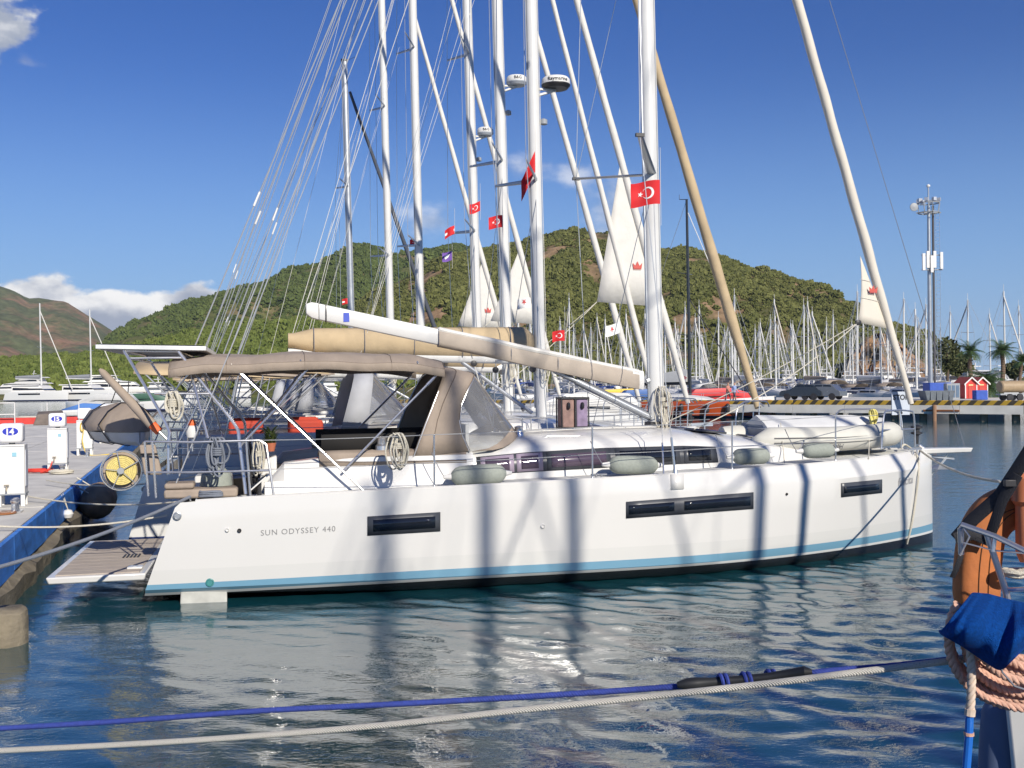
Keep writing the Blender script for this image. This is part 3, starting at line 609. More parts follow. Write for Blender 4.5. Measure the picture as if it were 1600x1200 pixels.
def kiosk(p, label, rz):
    r = thing('kiosk', label, 'kiosk', p, rz, 'red gabled kiosks on the pier')
    W, D, Hh, G = 1.15, 1.7, 1.35, .5
    MB().add([(-W / 2, -D / 2, 0), (W / 2, -D / 2, 0), (W / 2, D / 2, 0), (-W / 2, D / 2, 0), (-W / 2, -D / 2, Hh), (W / 2, -D / 2, Hh), (W / 2, D / 2, Hh), (-W / 2, D / 2, Hh), (0, -D / 2, Hh + G), (0, D / 2, Hh + G)],
             [(0, 1, 2, 3), (0, 1, 5, 8, 4), (1, 2, 6, 5), (2, 3, 7, 9, 6), (3, 0, 4, 7), (4, 8, 9, 7), (8, 5, 6, 9)]).build('wall', REDP, r, smooth=False)
    for s in (-1, 1):
        MB().hexa([(s * (W / 2 + .16), -D / 2 - .16, Hh - .12), (0, -D / 2 - .16, Hh + G + .02), (0, D / 2 + .16, Hh + G + .02), (s * (W / 2 + .16), D / 2 + .16, Hh - .12),
                   (s * (W / 2 + .16), -D / 2 - .16, Hh - .06), (0, -D / 2 - .16, Hh + G + .09), (0, D / 2 + .16, Hh + G + .09), (s * (W / 2 + .16), D / 2 + .16, Hh - .06)]).build('roof', mat('roof_red', (.42, .085, .06), .7, var=.2), r, smooth=False)
        MB().hexa([(s * (W / 2 + .17), -D / 2 - .2, Hh - .16), (0, -D / 2 - .2, Hh + G - .02), (0, -D / 2 - .165, Hh + G - .02), (s * (W / 2 + .17), -D / 2 - .165, Hh - .16),
                   (s * (W / 2 + .17), -D / 2 - .2, Hh - .02), (0, -D / 2 - .2, Hh + G + .12), (0, -D / 2 - .165, Hh + G + .12), (s * (W / 2 + .17), -D / 2 - .165, Hh - .02)]).build('bargeboard', WHITEP, r, smooth=False)
        boxo('corner_board', (s * (W / 2 - .03), -D / 2 - .02, Hh / 2), (.09, .03, Hh - .02), WHITEP, r)
    boxo('door', (-.02, -D / 2 - .02, .55), (.5, .03, 1.08), mat('door_red', (.5, .06, .04), .5), r); boxo('handle', (.16, -D / 2 - .05, .55), (.03, .03, .14), STEEL, r.children[-1])
    boxo('sign_board', (-.02, -D / 2 - .02, 1.22), (.42, .02, .12), mat('sign_cream', (.7, .55, .25), .6), r)
    return r
d = 67.
kiosk(at(1502, 0, 96).xy.to_3d() + Vector((0, 0, PZ)), 'red gabled kiosk next to the grey container', rad(8)); kiosk(at(1519, 0, 98).xy.to_3d() + Vector((0, 0, PZ)), 'red gabled kiosk next to the blue crate', rad(8))
def ground(px, d, z=PZ): p = at(px, 600, d); return Vector((p.x, p.y, z))
def palm(px, d, hgt, crown, label, droop=.5, n=24, thick=.2, seed=1):
    rg = random.Random(seed); r = thing('palm_tree', label, 'palm tree', ground(px, d), 0, 'palms on the pier')
    P = [(.1 * math.sin(k * .7 + seed), 0, hgt * k / 8) for k in range(9)]
    tr = MB()
    pr = []; rr = []
    for k in range(40): t = k / 39; pr.append((.1 * math.sin(t * 5 + seed), .04 * math.cos(t * 4), hgt * t)); rr.append(thick * (1.15 - .3 * t) * (1 + .14 * (k % 2)))
    tr.tube(pr, rr, 10).build('trunk', mat('palm_bark', (.17, .115, .075), .9, var=.3, scale=6, bump=.6, bscale=20), r, ang=20)
    top = Vector(pr[-1]); cr = MB()
    for k in range(n):
        a = 2 * math.pi * k / n * 2.4 + rg.uniform(-.2, .2); el = rg.uniform(-.5, 1.25); L = crown * rg.uniform(.75, 1.1); A = Vector((math.cos(a), math.sin(a), 0)); sp = []
        for j in range(8):
            t = j / 7; e = el - droop * 1.9 * t * t; sp.append((sp[-1] if sp else top) + (A * math.cos(e) + Vector((0, 0, math.sin(e)))) * (L / 7 if j else 0))
        side = A.cross(Vector((0, 0, 1)))
        for j in range(1, 8):
            wl = crown * .36 * math.sin(math.pi * min(.95, (j / 7) * .75 + .2)); 
            for s in (-1, 1):
                for w in (0, .5):
                    p = sp[j - 1].lerp(sp[j], w); tip = p + side * s * wl * rg.uniform(.8, 1.1) + (sp[j] - sp[j - 1]) * 1.3 - Vector((0, 0, wl * .35)); q_ = p + (sp[j] - sp[j - 1]) * .32
                    cr.add([p, q_, tip], [(0, 1, 2)])
        cr.tube(sp, [.025 - .003 * j for j in range(8)], 4)
    cr.build('crown', mat('palm_green', (.055, .10, .03), .6, var=.4, scale=2), r, smooth=False)
    return r
palm(1517, 106, 4.6, 1.75, 'tall fan palm standing behind the red kiosks', .45, 34, .21, 1); palm(1566, 108, 4.7, 1.8, 'tall fan palm standing behind the tank trailer', .45, 34, .21, 5)
palm(1595, 112, 3.6, 1.6, 'slimmer palm to the right of the tank trailer', .5, 26, .16, 9); palm(1541, 101, 1.2, 2.6, 'bushy date palm with short trunk and long arching fronds', .75, 44, .33, 12)
def tower():
    r = thing('lighting_tower', 'tall steel floodlight and antenna mast with ladder on the pier', 'tower', ground(1454, 94), 0)
    Hh = 17.2
    MB().tube([(0, 0, 0), (0, 0, Hh)], [.22, .13], 12).build('pole', ALUG, r); MB().tube([(.42, .1, 0), (.42, .1, Hh)], .11, 8).build('cable_riser', mat('cable_dark', (.08, .08, .09), .6), r)
    ld = MB()
    for s in (0, .34): ld.tube([(.62 + s, 0, 1.5), (.62 + s, 0, Hh - .2)], .02, 5)
    for k in range(48): ld.tube([(.62, 0, 1.6 + k * .32), (.96, 0, 1.6 + k * .32)], .014, 4)
    ld.build('ladder', STEEL, r)
    cg = MB()
    for z in (Hh - .6, Hh + .25): cg.tube([(.9 * math.cos(a), .9 * math.sin(a), z) for a in [2 * math.pi * k / 16 for k in range(16)]], .05, 5, closed=True)
    for k in range(8): a = 2 * math.pi * k / 8; cg.tube([(.85 * math.cos(a), .85 * math.sin(a), Hh - .6), (1.0 * math.cos(a), 1.0 * math.sin(a), Hh + .25)], .04, 5)
    cg.tube([(-1.1, 0, Hh - .6), (1.1, 0, Hh - .6)], .06, 5).tube([(0, -1.1, Hh - .6), (0, 1.1, Hh - .6)], .06, 5); cg.build('platform', GREYP, r)
    for k in range(8):
        a = 2 * math.pi * k / 8 + .2; boxo('floodlight', (.85 * math.cos(a), .85 * math.sin(a), Hh + .5), (.34, .28, .3), mat('lamp_grey', (.5, .52, .55), .3, .4), r, rz=a)
    tubeo('mast_top', [(0, 0, Hh), (0, 0, Hh + 1.7)], .07, ALUG, r); MB().lathe((0, 0, Hh + 1.65), [(.02, 0), (.16, .06), (.16, .2), (.02, .3)], 10).build('beacon', WHITEP, r)
    MB().lathe((-1.35, -.2, Hh - .1), [(.02, -.06), (.36, 0), (.38, .05), (.3, .08)], 14, 'Y').build('dish', GREYP, r)
    for x, z in ((-.62, 12.2), (-.25, 12.4), (.35, 12.4), (.95, 12.3), (.1, 12.0)): boxo('antenna', (x, -.35, z), (.26, .16, 1.5), WHITEP, r, bevel=.02)
    [MB().tube([(-.75, -.2, z_), (1.1, -.2, z_)], .05, 6).build('bracket', GREYP, r) for z_ in (11.5, 12.8)]
tower()
o = boxo('container', (0, 0, .8), (1.9, 1.6, 1.35), BLUEP, None, bevel=.06); o.location = ground(1464, 92); tag(o, 'bright blue crate above the grey skip on the pier', 'crate')
sk = thing('skip', 'dark grey metal skip at the foot of the floodlight mast', 'skip', ground(1463, 86))
MB().hexa([(-1.0, -.7, 0), (1.0, -.7, 0), (1.0, .7, 0), (-1.0, .7, 0), (-1.25, -.8, .85), (1.2, -.8, .85), (1.2, .8, .85), (-1.25, .8, .85)]).build('tub', mat('skip_grey', (.12, .14, .16), .6, var=.2), sk, smooth=False, bevel=.02)
for k in range(4): boxo('rib', (-.75 + k * .5, -.8, .4), (.07, .06, .75), mat('skip_grey', (0, 0, 0)), sk)
gc = thing('cabinet', 'grey service cabinet with dark panels between skip and kiosks', 'cabinet', ground(1487, 88)); boxo('housing', (0, 0, .72), (1.1, .7, 1.4), GREYP, gc, bevel=.03)
for k in range(3): boxo('panel', (-.34 + .34 * k, -.36, .75), (.24, .03, 1.0), mat('panel_blue', (.12, .18, .26), .3), gc)
tk = thing('tank_trailer', 'brown cylindrical tank on a wheeled trailer on the pier', 'trailer', ground(1581, 84), rad(12))
MB().lathe((0, 0, 1.12), [(.05, -1.15), (.4, -1.13), (.47, -1.05), (.48, 1.05), (.42, 1.13), (.05, 1.15)], 24, 'X').build('tank', mat('tank_brown', (.34, .25, .15), .45, var=.15), tk)
boxo('chassis', (0, 0, .52), (2.5, .6, .12), GREYP, tk)
for x in (-.5, .4):
    for y in (-.42, .42): MB().lathe((x, y, .28), [(.05, -.09), (.28, -.08), (.28, .08), (.05, .09)], 16, 'Y').build('wheel', BLACK, tk)
o = boxo('crate', (0, 0, .42), (1.0, .8, .8), BLUEP, None, bevel=.06); o.location = ground(1531, 88); tag(o, 'blue plastic crate beside the red kiosks', 'crate')
def car(px, d, c, label, rz):
    r = thing('parked_car', label, 'car', ground(px, d), rz, 'cars parked on the pier')
    prof = [(-2.1, .35), (-2.1, .8), (-1.75, .95), (-1.2, 1.42), (.35, 1.46), (1.0, .98), (1.95, .85), (2.12, .6), (2.1, .35)]
    MB().loft([[(x, -.8, z) for x, z in prof], [(x * .99, -.82, z) if z < 1 else (x * .97, -.68, z) for x, z in prof], [(x * .99, .82, z) if z < 1 else (x * .97, .68, z) for x, z in prof], [(x, .8, z) for x, z in prof]][1:3]).build('body', c, r, ang=30, bevel=.04)
    for s in (-1, 1):
        MB().add([(-1.45, s * .775, 1.0), (-1.1, s * .735, 1.36), (-.45, s * .735, 1.38), (-.45, s * .775, 1.0)], [(0, 1, 2, 3)]).build('window', GLASSD, r, smooth=False)
        MB().add([(-.35, s * .775, 1.0), (-.35, s * .735, 1.38), (.3, s * .735, 1.38), (.78, s * .775, 1.0)], [(0, 1, 2, 3)]).build('window', GLASSD, r, smooth=False)
        for x in (-1.3, 1.3): MB().lathe((x, s * .76, .32), [(.05, -.1), (.31, -.09), (.32, .0), (.31, .09), (.05, .1)], 16, 'Y').build('wheel', BLACK, r)
    MB().add([(1.0 * .98 + .02, -.62, 1.0), (.38, -.58, 1.44), (.38, .58, 1.44), (1.0, .62, 1.0)], [(0, 1, 2, 3)]).build('windscreen', GLASSD, r, smooth=False)
car(1256, 98, mat('car_dark', (.03, .035, .04), .2, coat=.6, var=.05), 'dark car parked behind the striped kerb', PROT); car(1284, 97, mat('car_grey', (.16, .17, .18), .25, .3, coat=.6, var=.05), 'grey car parked behind the striped kerb', PROT)
def tree(px, d, h, rx, rz, label, seed, col='tree_green'):
    rg = random.Random(seed); r = thing('pine_tree', label, 'tree', ground(px, d, 1.2), 0)
    MB().tube([(0, 0, 0), (.1, 0, h * .5), (-.05, 0, h * .8)], [.2, .15, .06], 8).build('trunk', mat('bark', (.1, .07, .05), .9), r)
    cr = MB()
    for k in range(900):
        a = rg.uniform(0, 6.28); u = rg.random() ** .4; zz = rg.uniform(-1, 1); rr = rx * u * math.sqrt(max(0, 1 - zz * zz)) * (1 + .35 * math.sin(3 * a + seed) * math.cos(4 * zz + seed)); p = Vector((rr * math.cos(a), rr * math.sin(a), h * .68 + zz * rz * (.8 + .2 * math.sin(a * 2))))
        s = rg.uniform(.12, .3); d1 = Vector((rg.gauss(0, 1), rg.gauss(0, 1), rg.gauss(0, .6))).normalized() * s; d2 = d1.cross(Vector((rg.gauss(0, 1), rg.gauss(0, 1), rg.gauss(0, 1)))).normalized() * s * .7
        cr.add([p - d1, p + d2, p + d1, p - d2], [(0, 1, 2, 3)])
    cr.build('crown', mat(col, (.085, .095, .035), .85, var=.4, scale=.8), r, smooth=False)
for i, (px, d, h, rx, rz, l) in enumerate([(1480, 124, 6.4, 1.9, 2.2, 'pine tree behind the blue crate and tower foot'), (1497, 128, 5., 1.9, 1.6, 'lower pine tree behind the red kiosks'), (1585, 118, 3.6, 1.1, 1.0, 'small dark shrub tree between the right-hand palms')]): tree(px, d, h, rx, rz, l, 40 + i)
# two people walking along the pier
def person(px, d, top, leg, label, stride, seed):
    r = thing('person', label, 'person', ground(px, d, PZ + .0), PROT + math.pi)
    J = {'pel': (0, 0, .92), 'che': (.02, 0, 1.25), 'nek': (.02, 0, 1.47), 'hed': (.04, 0, 1.56), 'hdt': (.04, 0, 1.70)}
    E_ = [('pel', 'che'), ('che', 'nek'), ('nek', 'hed'), ('hed', 'hdt')]; Rr = {'pel': .15, 'che': .165, 'nek': .055, 'hed': .085, 'hdt': .075}
    for s, nm in ((-1, 'l'), (1, 'r')):
        f = stride * s
        J.update({nm + 'hip': (0, s * .1, .88), nm + 'kne': (f * .6 + .05, s * .1, .48), nm + 'ank': (f - .05, s * .1, .08), nm + 'toe': (f + .14, s * .11, .04), nm + 'sho': (.02, s * .19, 1.41), nm + 'elb': (-f * .35 - .02, s * .25, 1.13), nm + 'wri': (-f * .6 + .12, s * .24, .9), nm + 'han': (-f * .65 + .16, s * .24, .8)})
        E_ += [('pel', nm + 'hip'), (nm + 'hip', nm + 'kne'), (nm + 'kne', nm + 'ank'), (nm + 'ank', nm + 'toe'), ('che', nm + 'sho'), (nm + 'sho', nm + 'elb'), (nm + 'elb', nm + 'wri'), (nm + 'wri', nm + 'han')]
        Rr.update({nm + 'hip': .1, nm + 'kne': .065, nm + 'ank': .045, nm + 'toe': .035, nm + 'sho': .07, nm + 'elb': .045, nm + 'wri': .034, nm + 'han': .035})
    K = list(J); me = bpy.data.meshes.new('body'); me.from_pydata([J[k] for k in K], [(K.index(a), K.index(b)) for a, b in E_], []); o = bpy.data.objects.new('body', me); COL.objects.link(o); o.parent = r
    sk_ = o.modifiers.new('skin', 'SKIN'); lay = me.skin_vertices[0] if me.skin_vertices else None
    if lay is None: me.attributes.new  # skin layer is made with the modifier
    for i, k in enumerate(K):
        if me.skin_vertices: me.skin_vertices[0].data[i].radius = (Rr[k], Rr[k]); me.skin_vertices[0].data[i].use_root = (k == 'pel')
    o.modifiers.new('sub', 'SUBSURF').levels = 2; o.modifiers['sub'].render_levels = 2
    m = bpy.data.materials.new('clothes'); m.use_nodes = True; nt = m.node_tree; N = nt.nodes; L_ = nt.links; tc = N.new('ShaderNodeTexCoord'); sx = N.new('ShaderNodeSeparateXYZ'); L_.new(tc.outputs['Object'], sx.inputs[0])
    rp_ = N.new('ShaderNodeValToRGB'); rp_.color_ramp.interpolation = 'CONSTANT'; mrn = N.new('ShaderNodeMath'); mrn.operation = 'DIVIDE'; L_.new(sx.outputs[2], mrn.inputs[0]); mrn.inputs[1].default_value = 1.8; L_.new(mrn.outputs[0], rp_.inputs[0])
    e = rp_.color_ramp.elements; e[0].position = 0; e[0].color = (.05, .04, .04, 1); e[1].position = .06; e[1].color = (.42, .24, .17, 1)
    for pos, c in ((.30, leg), (.51, top), (.805, (.42, .24, .17)), (.93, (.05, .035, .025))):
        x = e.new(pos); x.color = tuple(c) + (1,)
    L_.new(rp_.outputs[0], N['Principled BSDF'].inputs['Base Color']); N['Principled BSDF'].inputs['Roughness'].default_value = .8; me.materials.append(m)
    return r
person(1137, 86, (.5, .22, .16), (.08, .07, .08), 'person in a coral top walking on the pier', .24, 1); person(1147, 85, (.26, .33, .55), (.06, .06, .08), 'person in a light blue shirt walking on the pier', -.22, 2)
# ------------------------------------------------------------------ hull shapes
class Hull:
    def __init__(s, L=13., Bm=2.2, ws0=1.19, ws1=1.47, stern=.92, rake=.36, cham=.13, entry=.28):
        s.L, s.Bm, s.ws0, s.ws1, s.st, s.rake, s.cham, s.entry = L, Bm, ws0, ws1, stern, rake, cham, entry
    def hb(s, u):
        t = min(max(u / s.L, 0), 1)
        if t < .42: return s.Bm * (s.st + (1 - s.st) * math.sin(math.pi / 2 * t / .42))
        return s.Bm * max(0., 1 - ((t - .42) / .58) ** 2.55) ** .82
    def ws(s, u): t = min(max(u / s.L, 0), 1); return s.ws0 + (s.ws1 - s.ws0) * t ** .9
    def section(s, u):
        """(v, w) from the sheer down to the keel line"""
        B = s.hb(u); w = s.ws(u); t = min(max(u / s.L, 0), 1); c = min(.02 + s.cham * max(0, (t - .42) / .5), B * .5) if B > .02 else 0
        kd = min(1, .04 + max(0, u - .4) / 3.2); fw = .975 - s.entry * max(0, (t - .5) / .5) ** 2
        return [(B - c, w), (B - c * .25, w - .17), (B, w - .25), (B * (.55 * 1 + .45 * fw / .975 if False else 1 - (1 - fw) * .35), w * .55), (B * (1 - (1 - fw) * .75), .25), (B * fw, .06), (B * fw * .95, -.03 - .05 * kd), (B * .72 * fw, -.04 - .3 * kd), (B * .38 * fw, -.05 - .42 * kd), (0, -.05 - .5 * kd)]
    def v_at(s, u, w):
        S_ = s.section(u)
        for (v0, w0), (v1, w1) in zip(S_, S_[1:]):
            if w1 <= w <= w0: f = (w0 - w) / max(1e-6, w0 - w1); return v0 + (v1 - v0) * f
        return S_[0][0]
    def uu(s, u, w): return u + s.rake * max(0, w) * max(0, 1 - u / 1.3)
    def mesh(s, n=46):
        b = MB(); rings = []
        for i in range(n + 1):
            t = i / n; u = s.L * (1 - (1 - t) ** 1.35); S_ = s.section(u)
            ring = [(s.uu(u, w), v, w) for v, w in S_] + [(s.uu(u, w), -v, w) for v, w in S_[::-1][1:]]; rings.append(ring)
        b.loft(rings, closed=False); n0 = len(rings[0]); b.f.append(tuple(range(n0))); return b
    def deck(s, u0, u1, n=40, inner=None, dz=-.035, camber=.05):
        b = MB(); rows = []
        for i in range(n + 1):
            u = u0 + (u1 - u0) * i / n; B = s.section(u)[0][0] - .012; w = s.ws(u) + dz
            rows.append([(s.uu(u, w), -B + 2 * B * k / 12, w + camber * (1 - (2 * k / 12 - 1) ** 2)) for k in range(13)])
        b.loft(rows, closed=False); return b
    def side_deck(s, u0, u1, vi, n=20, dz=-.035):
        out = []
        for sg in (-1, 1):
            rows = []
            for i in range(n + 1):
                u = u0 + (u1 - u0) * i / n; B = s.section(u)[0][0] - .012; w = s.ws(u) + dz; rows.append([(s.uu(u, w), sg * B, w), (s.uu(u, w), sg * vi, w + .015)])
            out.append(MB().loft(rows, closed=False))
        return out

# ------------------------------------------------------------------ the yacht in the middle of the picture
HEAD = rad(12.785); HS = Vector((-5.2865, 15.752, 0)); HA = Vector((math.cos(HEAD), math.sin(HEAD), 0)); HN = Vector((-math.sin(HEAD), math.cos(HEAD), 0))
def B(px, py, v):
    """photo pixel on the fore-and-aft plane v metres to starboard -> yacht coordinates"""
    d = Vector(ray(px, py)); C = Vector(CP); t = (-v - (C - HS).dot(HN)) / d.dot(HN); P = C + d * t - HS
    return Vector((P.dot(HA), -v, P.z))
hull = Hull(Bm=2.24)
def HB(px, py, v=2.1, off=0.):
    for _ in range(6): p = B(px, py, v); v = hull.v_at(p.x, p.z)
    return Vector((p.x, -v - off, p.z))
hero = thing('sailing_yacht', 'large white sailing yacht with blue waterline stripe, taupe canopy and long hull windows', 'sailing yacht', HS, HEAD)
HULLM = band_mat('hull_white', [(-.035, (.02, .022, .026)), (.005, (.67, .67, .65)), (.125, (.16, .33, .45)), (.31, (.64, .635, .605)), (9, (.68, .67, .64))], tilt=.045)
def hero_hull():
    h = hull.mesh().build('hull', HULLM, hero, ang=28)
    hull.deck(4.55, 12.97).build('deck', NONSKID, hero)
    for d_ in hull.side_deck(.0, 4.55, 1.42): d_.build('side_deck', NONSKID, hero)
    # toe rail both sides
    for sg in (-1, 1):
        P = [(hull.uu(u, hull.ws(u)), sg * (hull.section(u)[0][0] - .03), hull.ws(u) + .005) for u in np.linspace(.35, 12.85, 50)]
        MB().tube(P, .02, 6).build('toe_rail', GEL, hero)
    # hull windows: dark surround, glossy panes set into it
    def panel(name, px, m, off, parent, n=8, inset=0):
        (x0, y0), (x1, y1), (x2, y2), (x3, y3) = px; g = []
        for j in range(3):
            row = []
            for i in range(n + 1):
                t = i / n; s = j / 2; X = (x0 + (x1 - x0) * t) * (1 - s) + (x3 + (x2 - x3) * t) * s; Y = (y0 + (y1 - y0) * t) * (1 - s) + (y3 + (y2 - y3) * t) * s
                row.append(HB(X, Y, 2.1, off))
            g.append(row)
        return MB().loft(g, closed=False).build(name, m, parent, solid=.008)
    rec = mat('window_recess', (.70, .69, .66), .3)
    for P, panes in [([(574, 807), (688, 800), (688, 830), (574, 837)], [(583, 680)]), ([(978, 784), (1177, 769), (1177, 795), (978, 810)], [(982, 1053), (1069, 1172)]), ([(1314, 755), (1378, 749), (1378, 770), (1314, 777)], [(1318, 1373)])]:
        x0, x1 = P[0][0], P[1][0]
        sl = lambda x, k: P[k[0]][1] + (P[k[1]][1] - P[k[0]][1]) * (x - x0) / (x1 - x0)
        f = panel('hull_window', P, FRAME_D, .006, h)
        for a, c in panes:
            panel('pane', [(a, sl(a, (0, 1)) + 6), (c, sl(c, (0, 1)) + 6), (c, sl(c, (3, 2)) - 6), (a, sl(a, (3, 2)) - 6)], GLASSD, .014, f if False else h)
    # lettering
    p0 = HB(407, 837); p1 = HB(524, 830); dz = (p1.z - p0.z) / (p1.x - p0.x); ln = p1.x - p0.x
    V, _ = text_pts('SUN ODYSSEY 440', 1, 1.15); tw = max(v[0] for v in V)
    sz = ln / tw
    def onhull(u, w, off=.004): return (u, -hull.v_at(u, w) - off, w)
    text_obj('lettering', 'SUN ODYSSEY 440', lambda x, y: onhull(p0.x + x, p0.z + x * dz + y), mat('letter_grey', (.22, .22, .22), .4), h, size=sz, spacing=1.15, center=False)
    p0 = HB(1403, 760); p1 = HB(1425, 756); fx = .87; text_obj('name_lettering', 'felicita', lambda x, y: onhull(p0.x + x * fx, p0.z + x * .04 + y), mat('letter_pale', (.30, .30, .31), .4), h, size=.20, bold=.002, center=False)
    # through-hulls
    for px, py, r, m in [(277, 806, .055, ALUG), (355, 828, .028, GEL), (374, 829, .028, BLACK), (848, 822, .034, GEL), (1229, 772, .02, BLACK)]:
        p = HB(px, py); MB().lathe((p.x, p.y - .002, p.z), [(r, 0), (r, -.012), (r * .7, -.02), (r * .65, -.006), (.005, -.006)], 16, 'Y').build('skin_fitting', m, h)
    p = HB(328, 910); MB().lathe((p.x, p.y, p.z), [(.055, 0), (.055, -.01), (.042, -.014), (.036, -.004), (.005, -.004)], 16, 'Y').build('outlet', mat('teal_plastic', (.05, .22, .22), .4), h)
    # chainplate cover
    a = [HB(1048, 741), HB(1068, 740), HB(1068, 764), HB(1048, 765)]; MB().loft([[a[0], a[1]], [a[3], a[2]]], closed=False).build('chainplate_cover', GEL, h, solid=.02).location = (0, -.008, 0)
    # rudder blade tip just breaking the surface
    MB().hexa([(.42, -2.0, -.7), (1.05, -2.0, -.7), (1.05, -1.92, -.7), (.42, -1.92, -.7), (.46, -1.98, .0), (1.05, -1.98, .01), (1.05, -1.92, .01), (.46, -1.92, .0)]).build('rudder', mat('rudder_grey', (.46, .46, .42), .5, var=.3), hero, bevel=.015)
    # open transom, cockpit sole, fold-down platform
    tm = MB()
    tm.box((.55, 0, .62), (.06, 3.7, .55)).build('transom', GEL, hero, smooth=False)
    boxo('cockpit_sole', (2.5, 0, .84), (4.4, 2.85, .06), TEAK, hero)
    pf = MB(); pf.hexa([(-1.22, -1.72, .14), (-.02, -1.72, .14), (-.02, 1.65, .14), (-1.22, 1.65, .14), (-1.25, -1.74, .235), (.0, -1.74, .235), (.0, 1.67, .235), (-1.25, 1.67, .235)])
    pfo = pf.build('bathing_platform', GEL, hero, bevel=.02)
    for k in range(11): boxo('teak_strip', (-.62, -1.5 + k * .29, .243), (1.05, .275, .012), TEAK, pfo)
    for k in range(5): boxo('grate_bar', (-.46 + k * .05, -.25, .254), (.025, .3, .01), BLACK, pfo)
    boxo('hatch_lid', (-.18, -1.35, .262), (.2, .18, .03), GEL, pfo, bevel=.01); boxo('hatch_ring', (-.18, -1.35, .28), (.06, .05, .012), STEEL, pfo)
hero_hull()

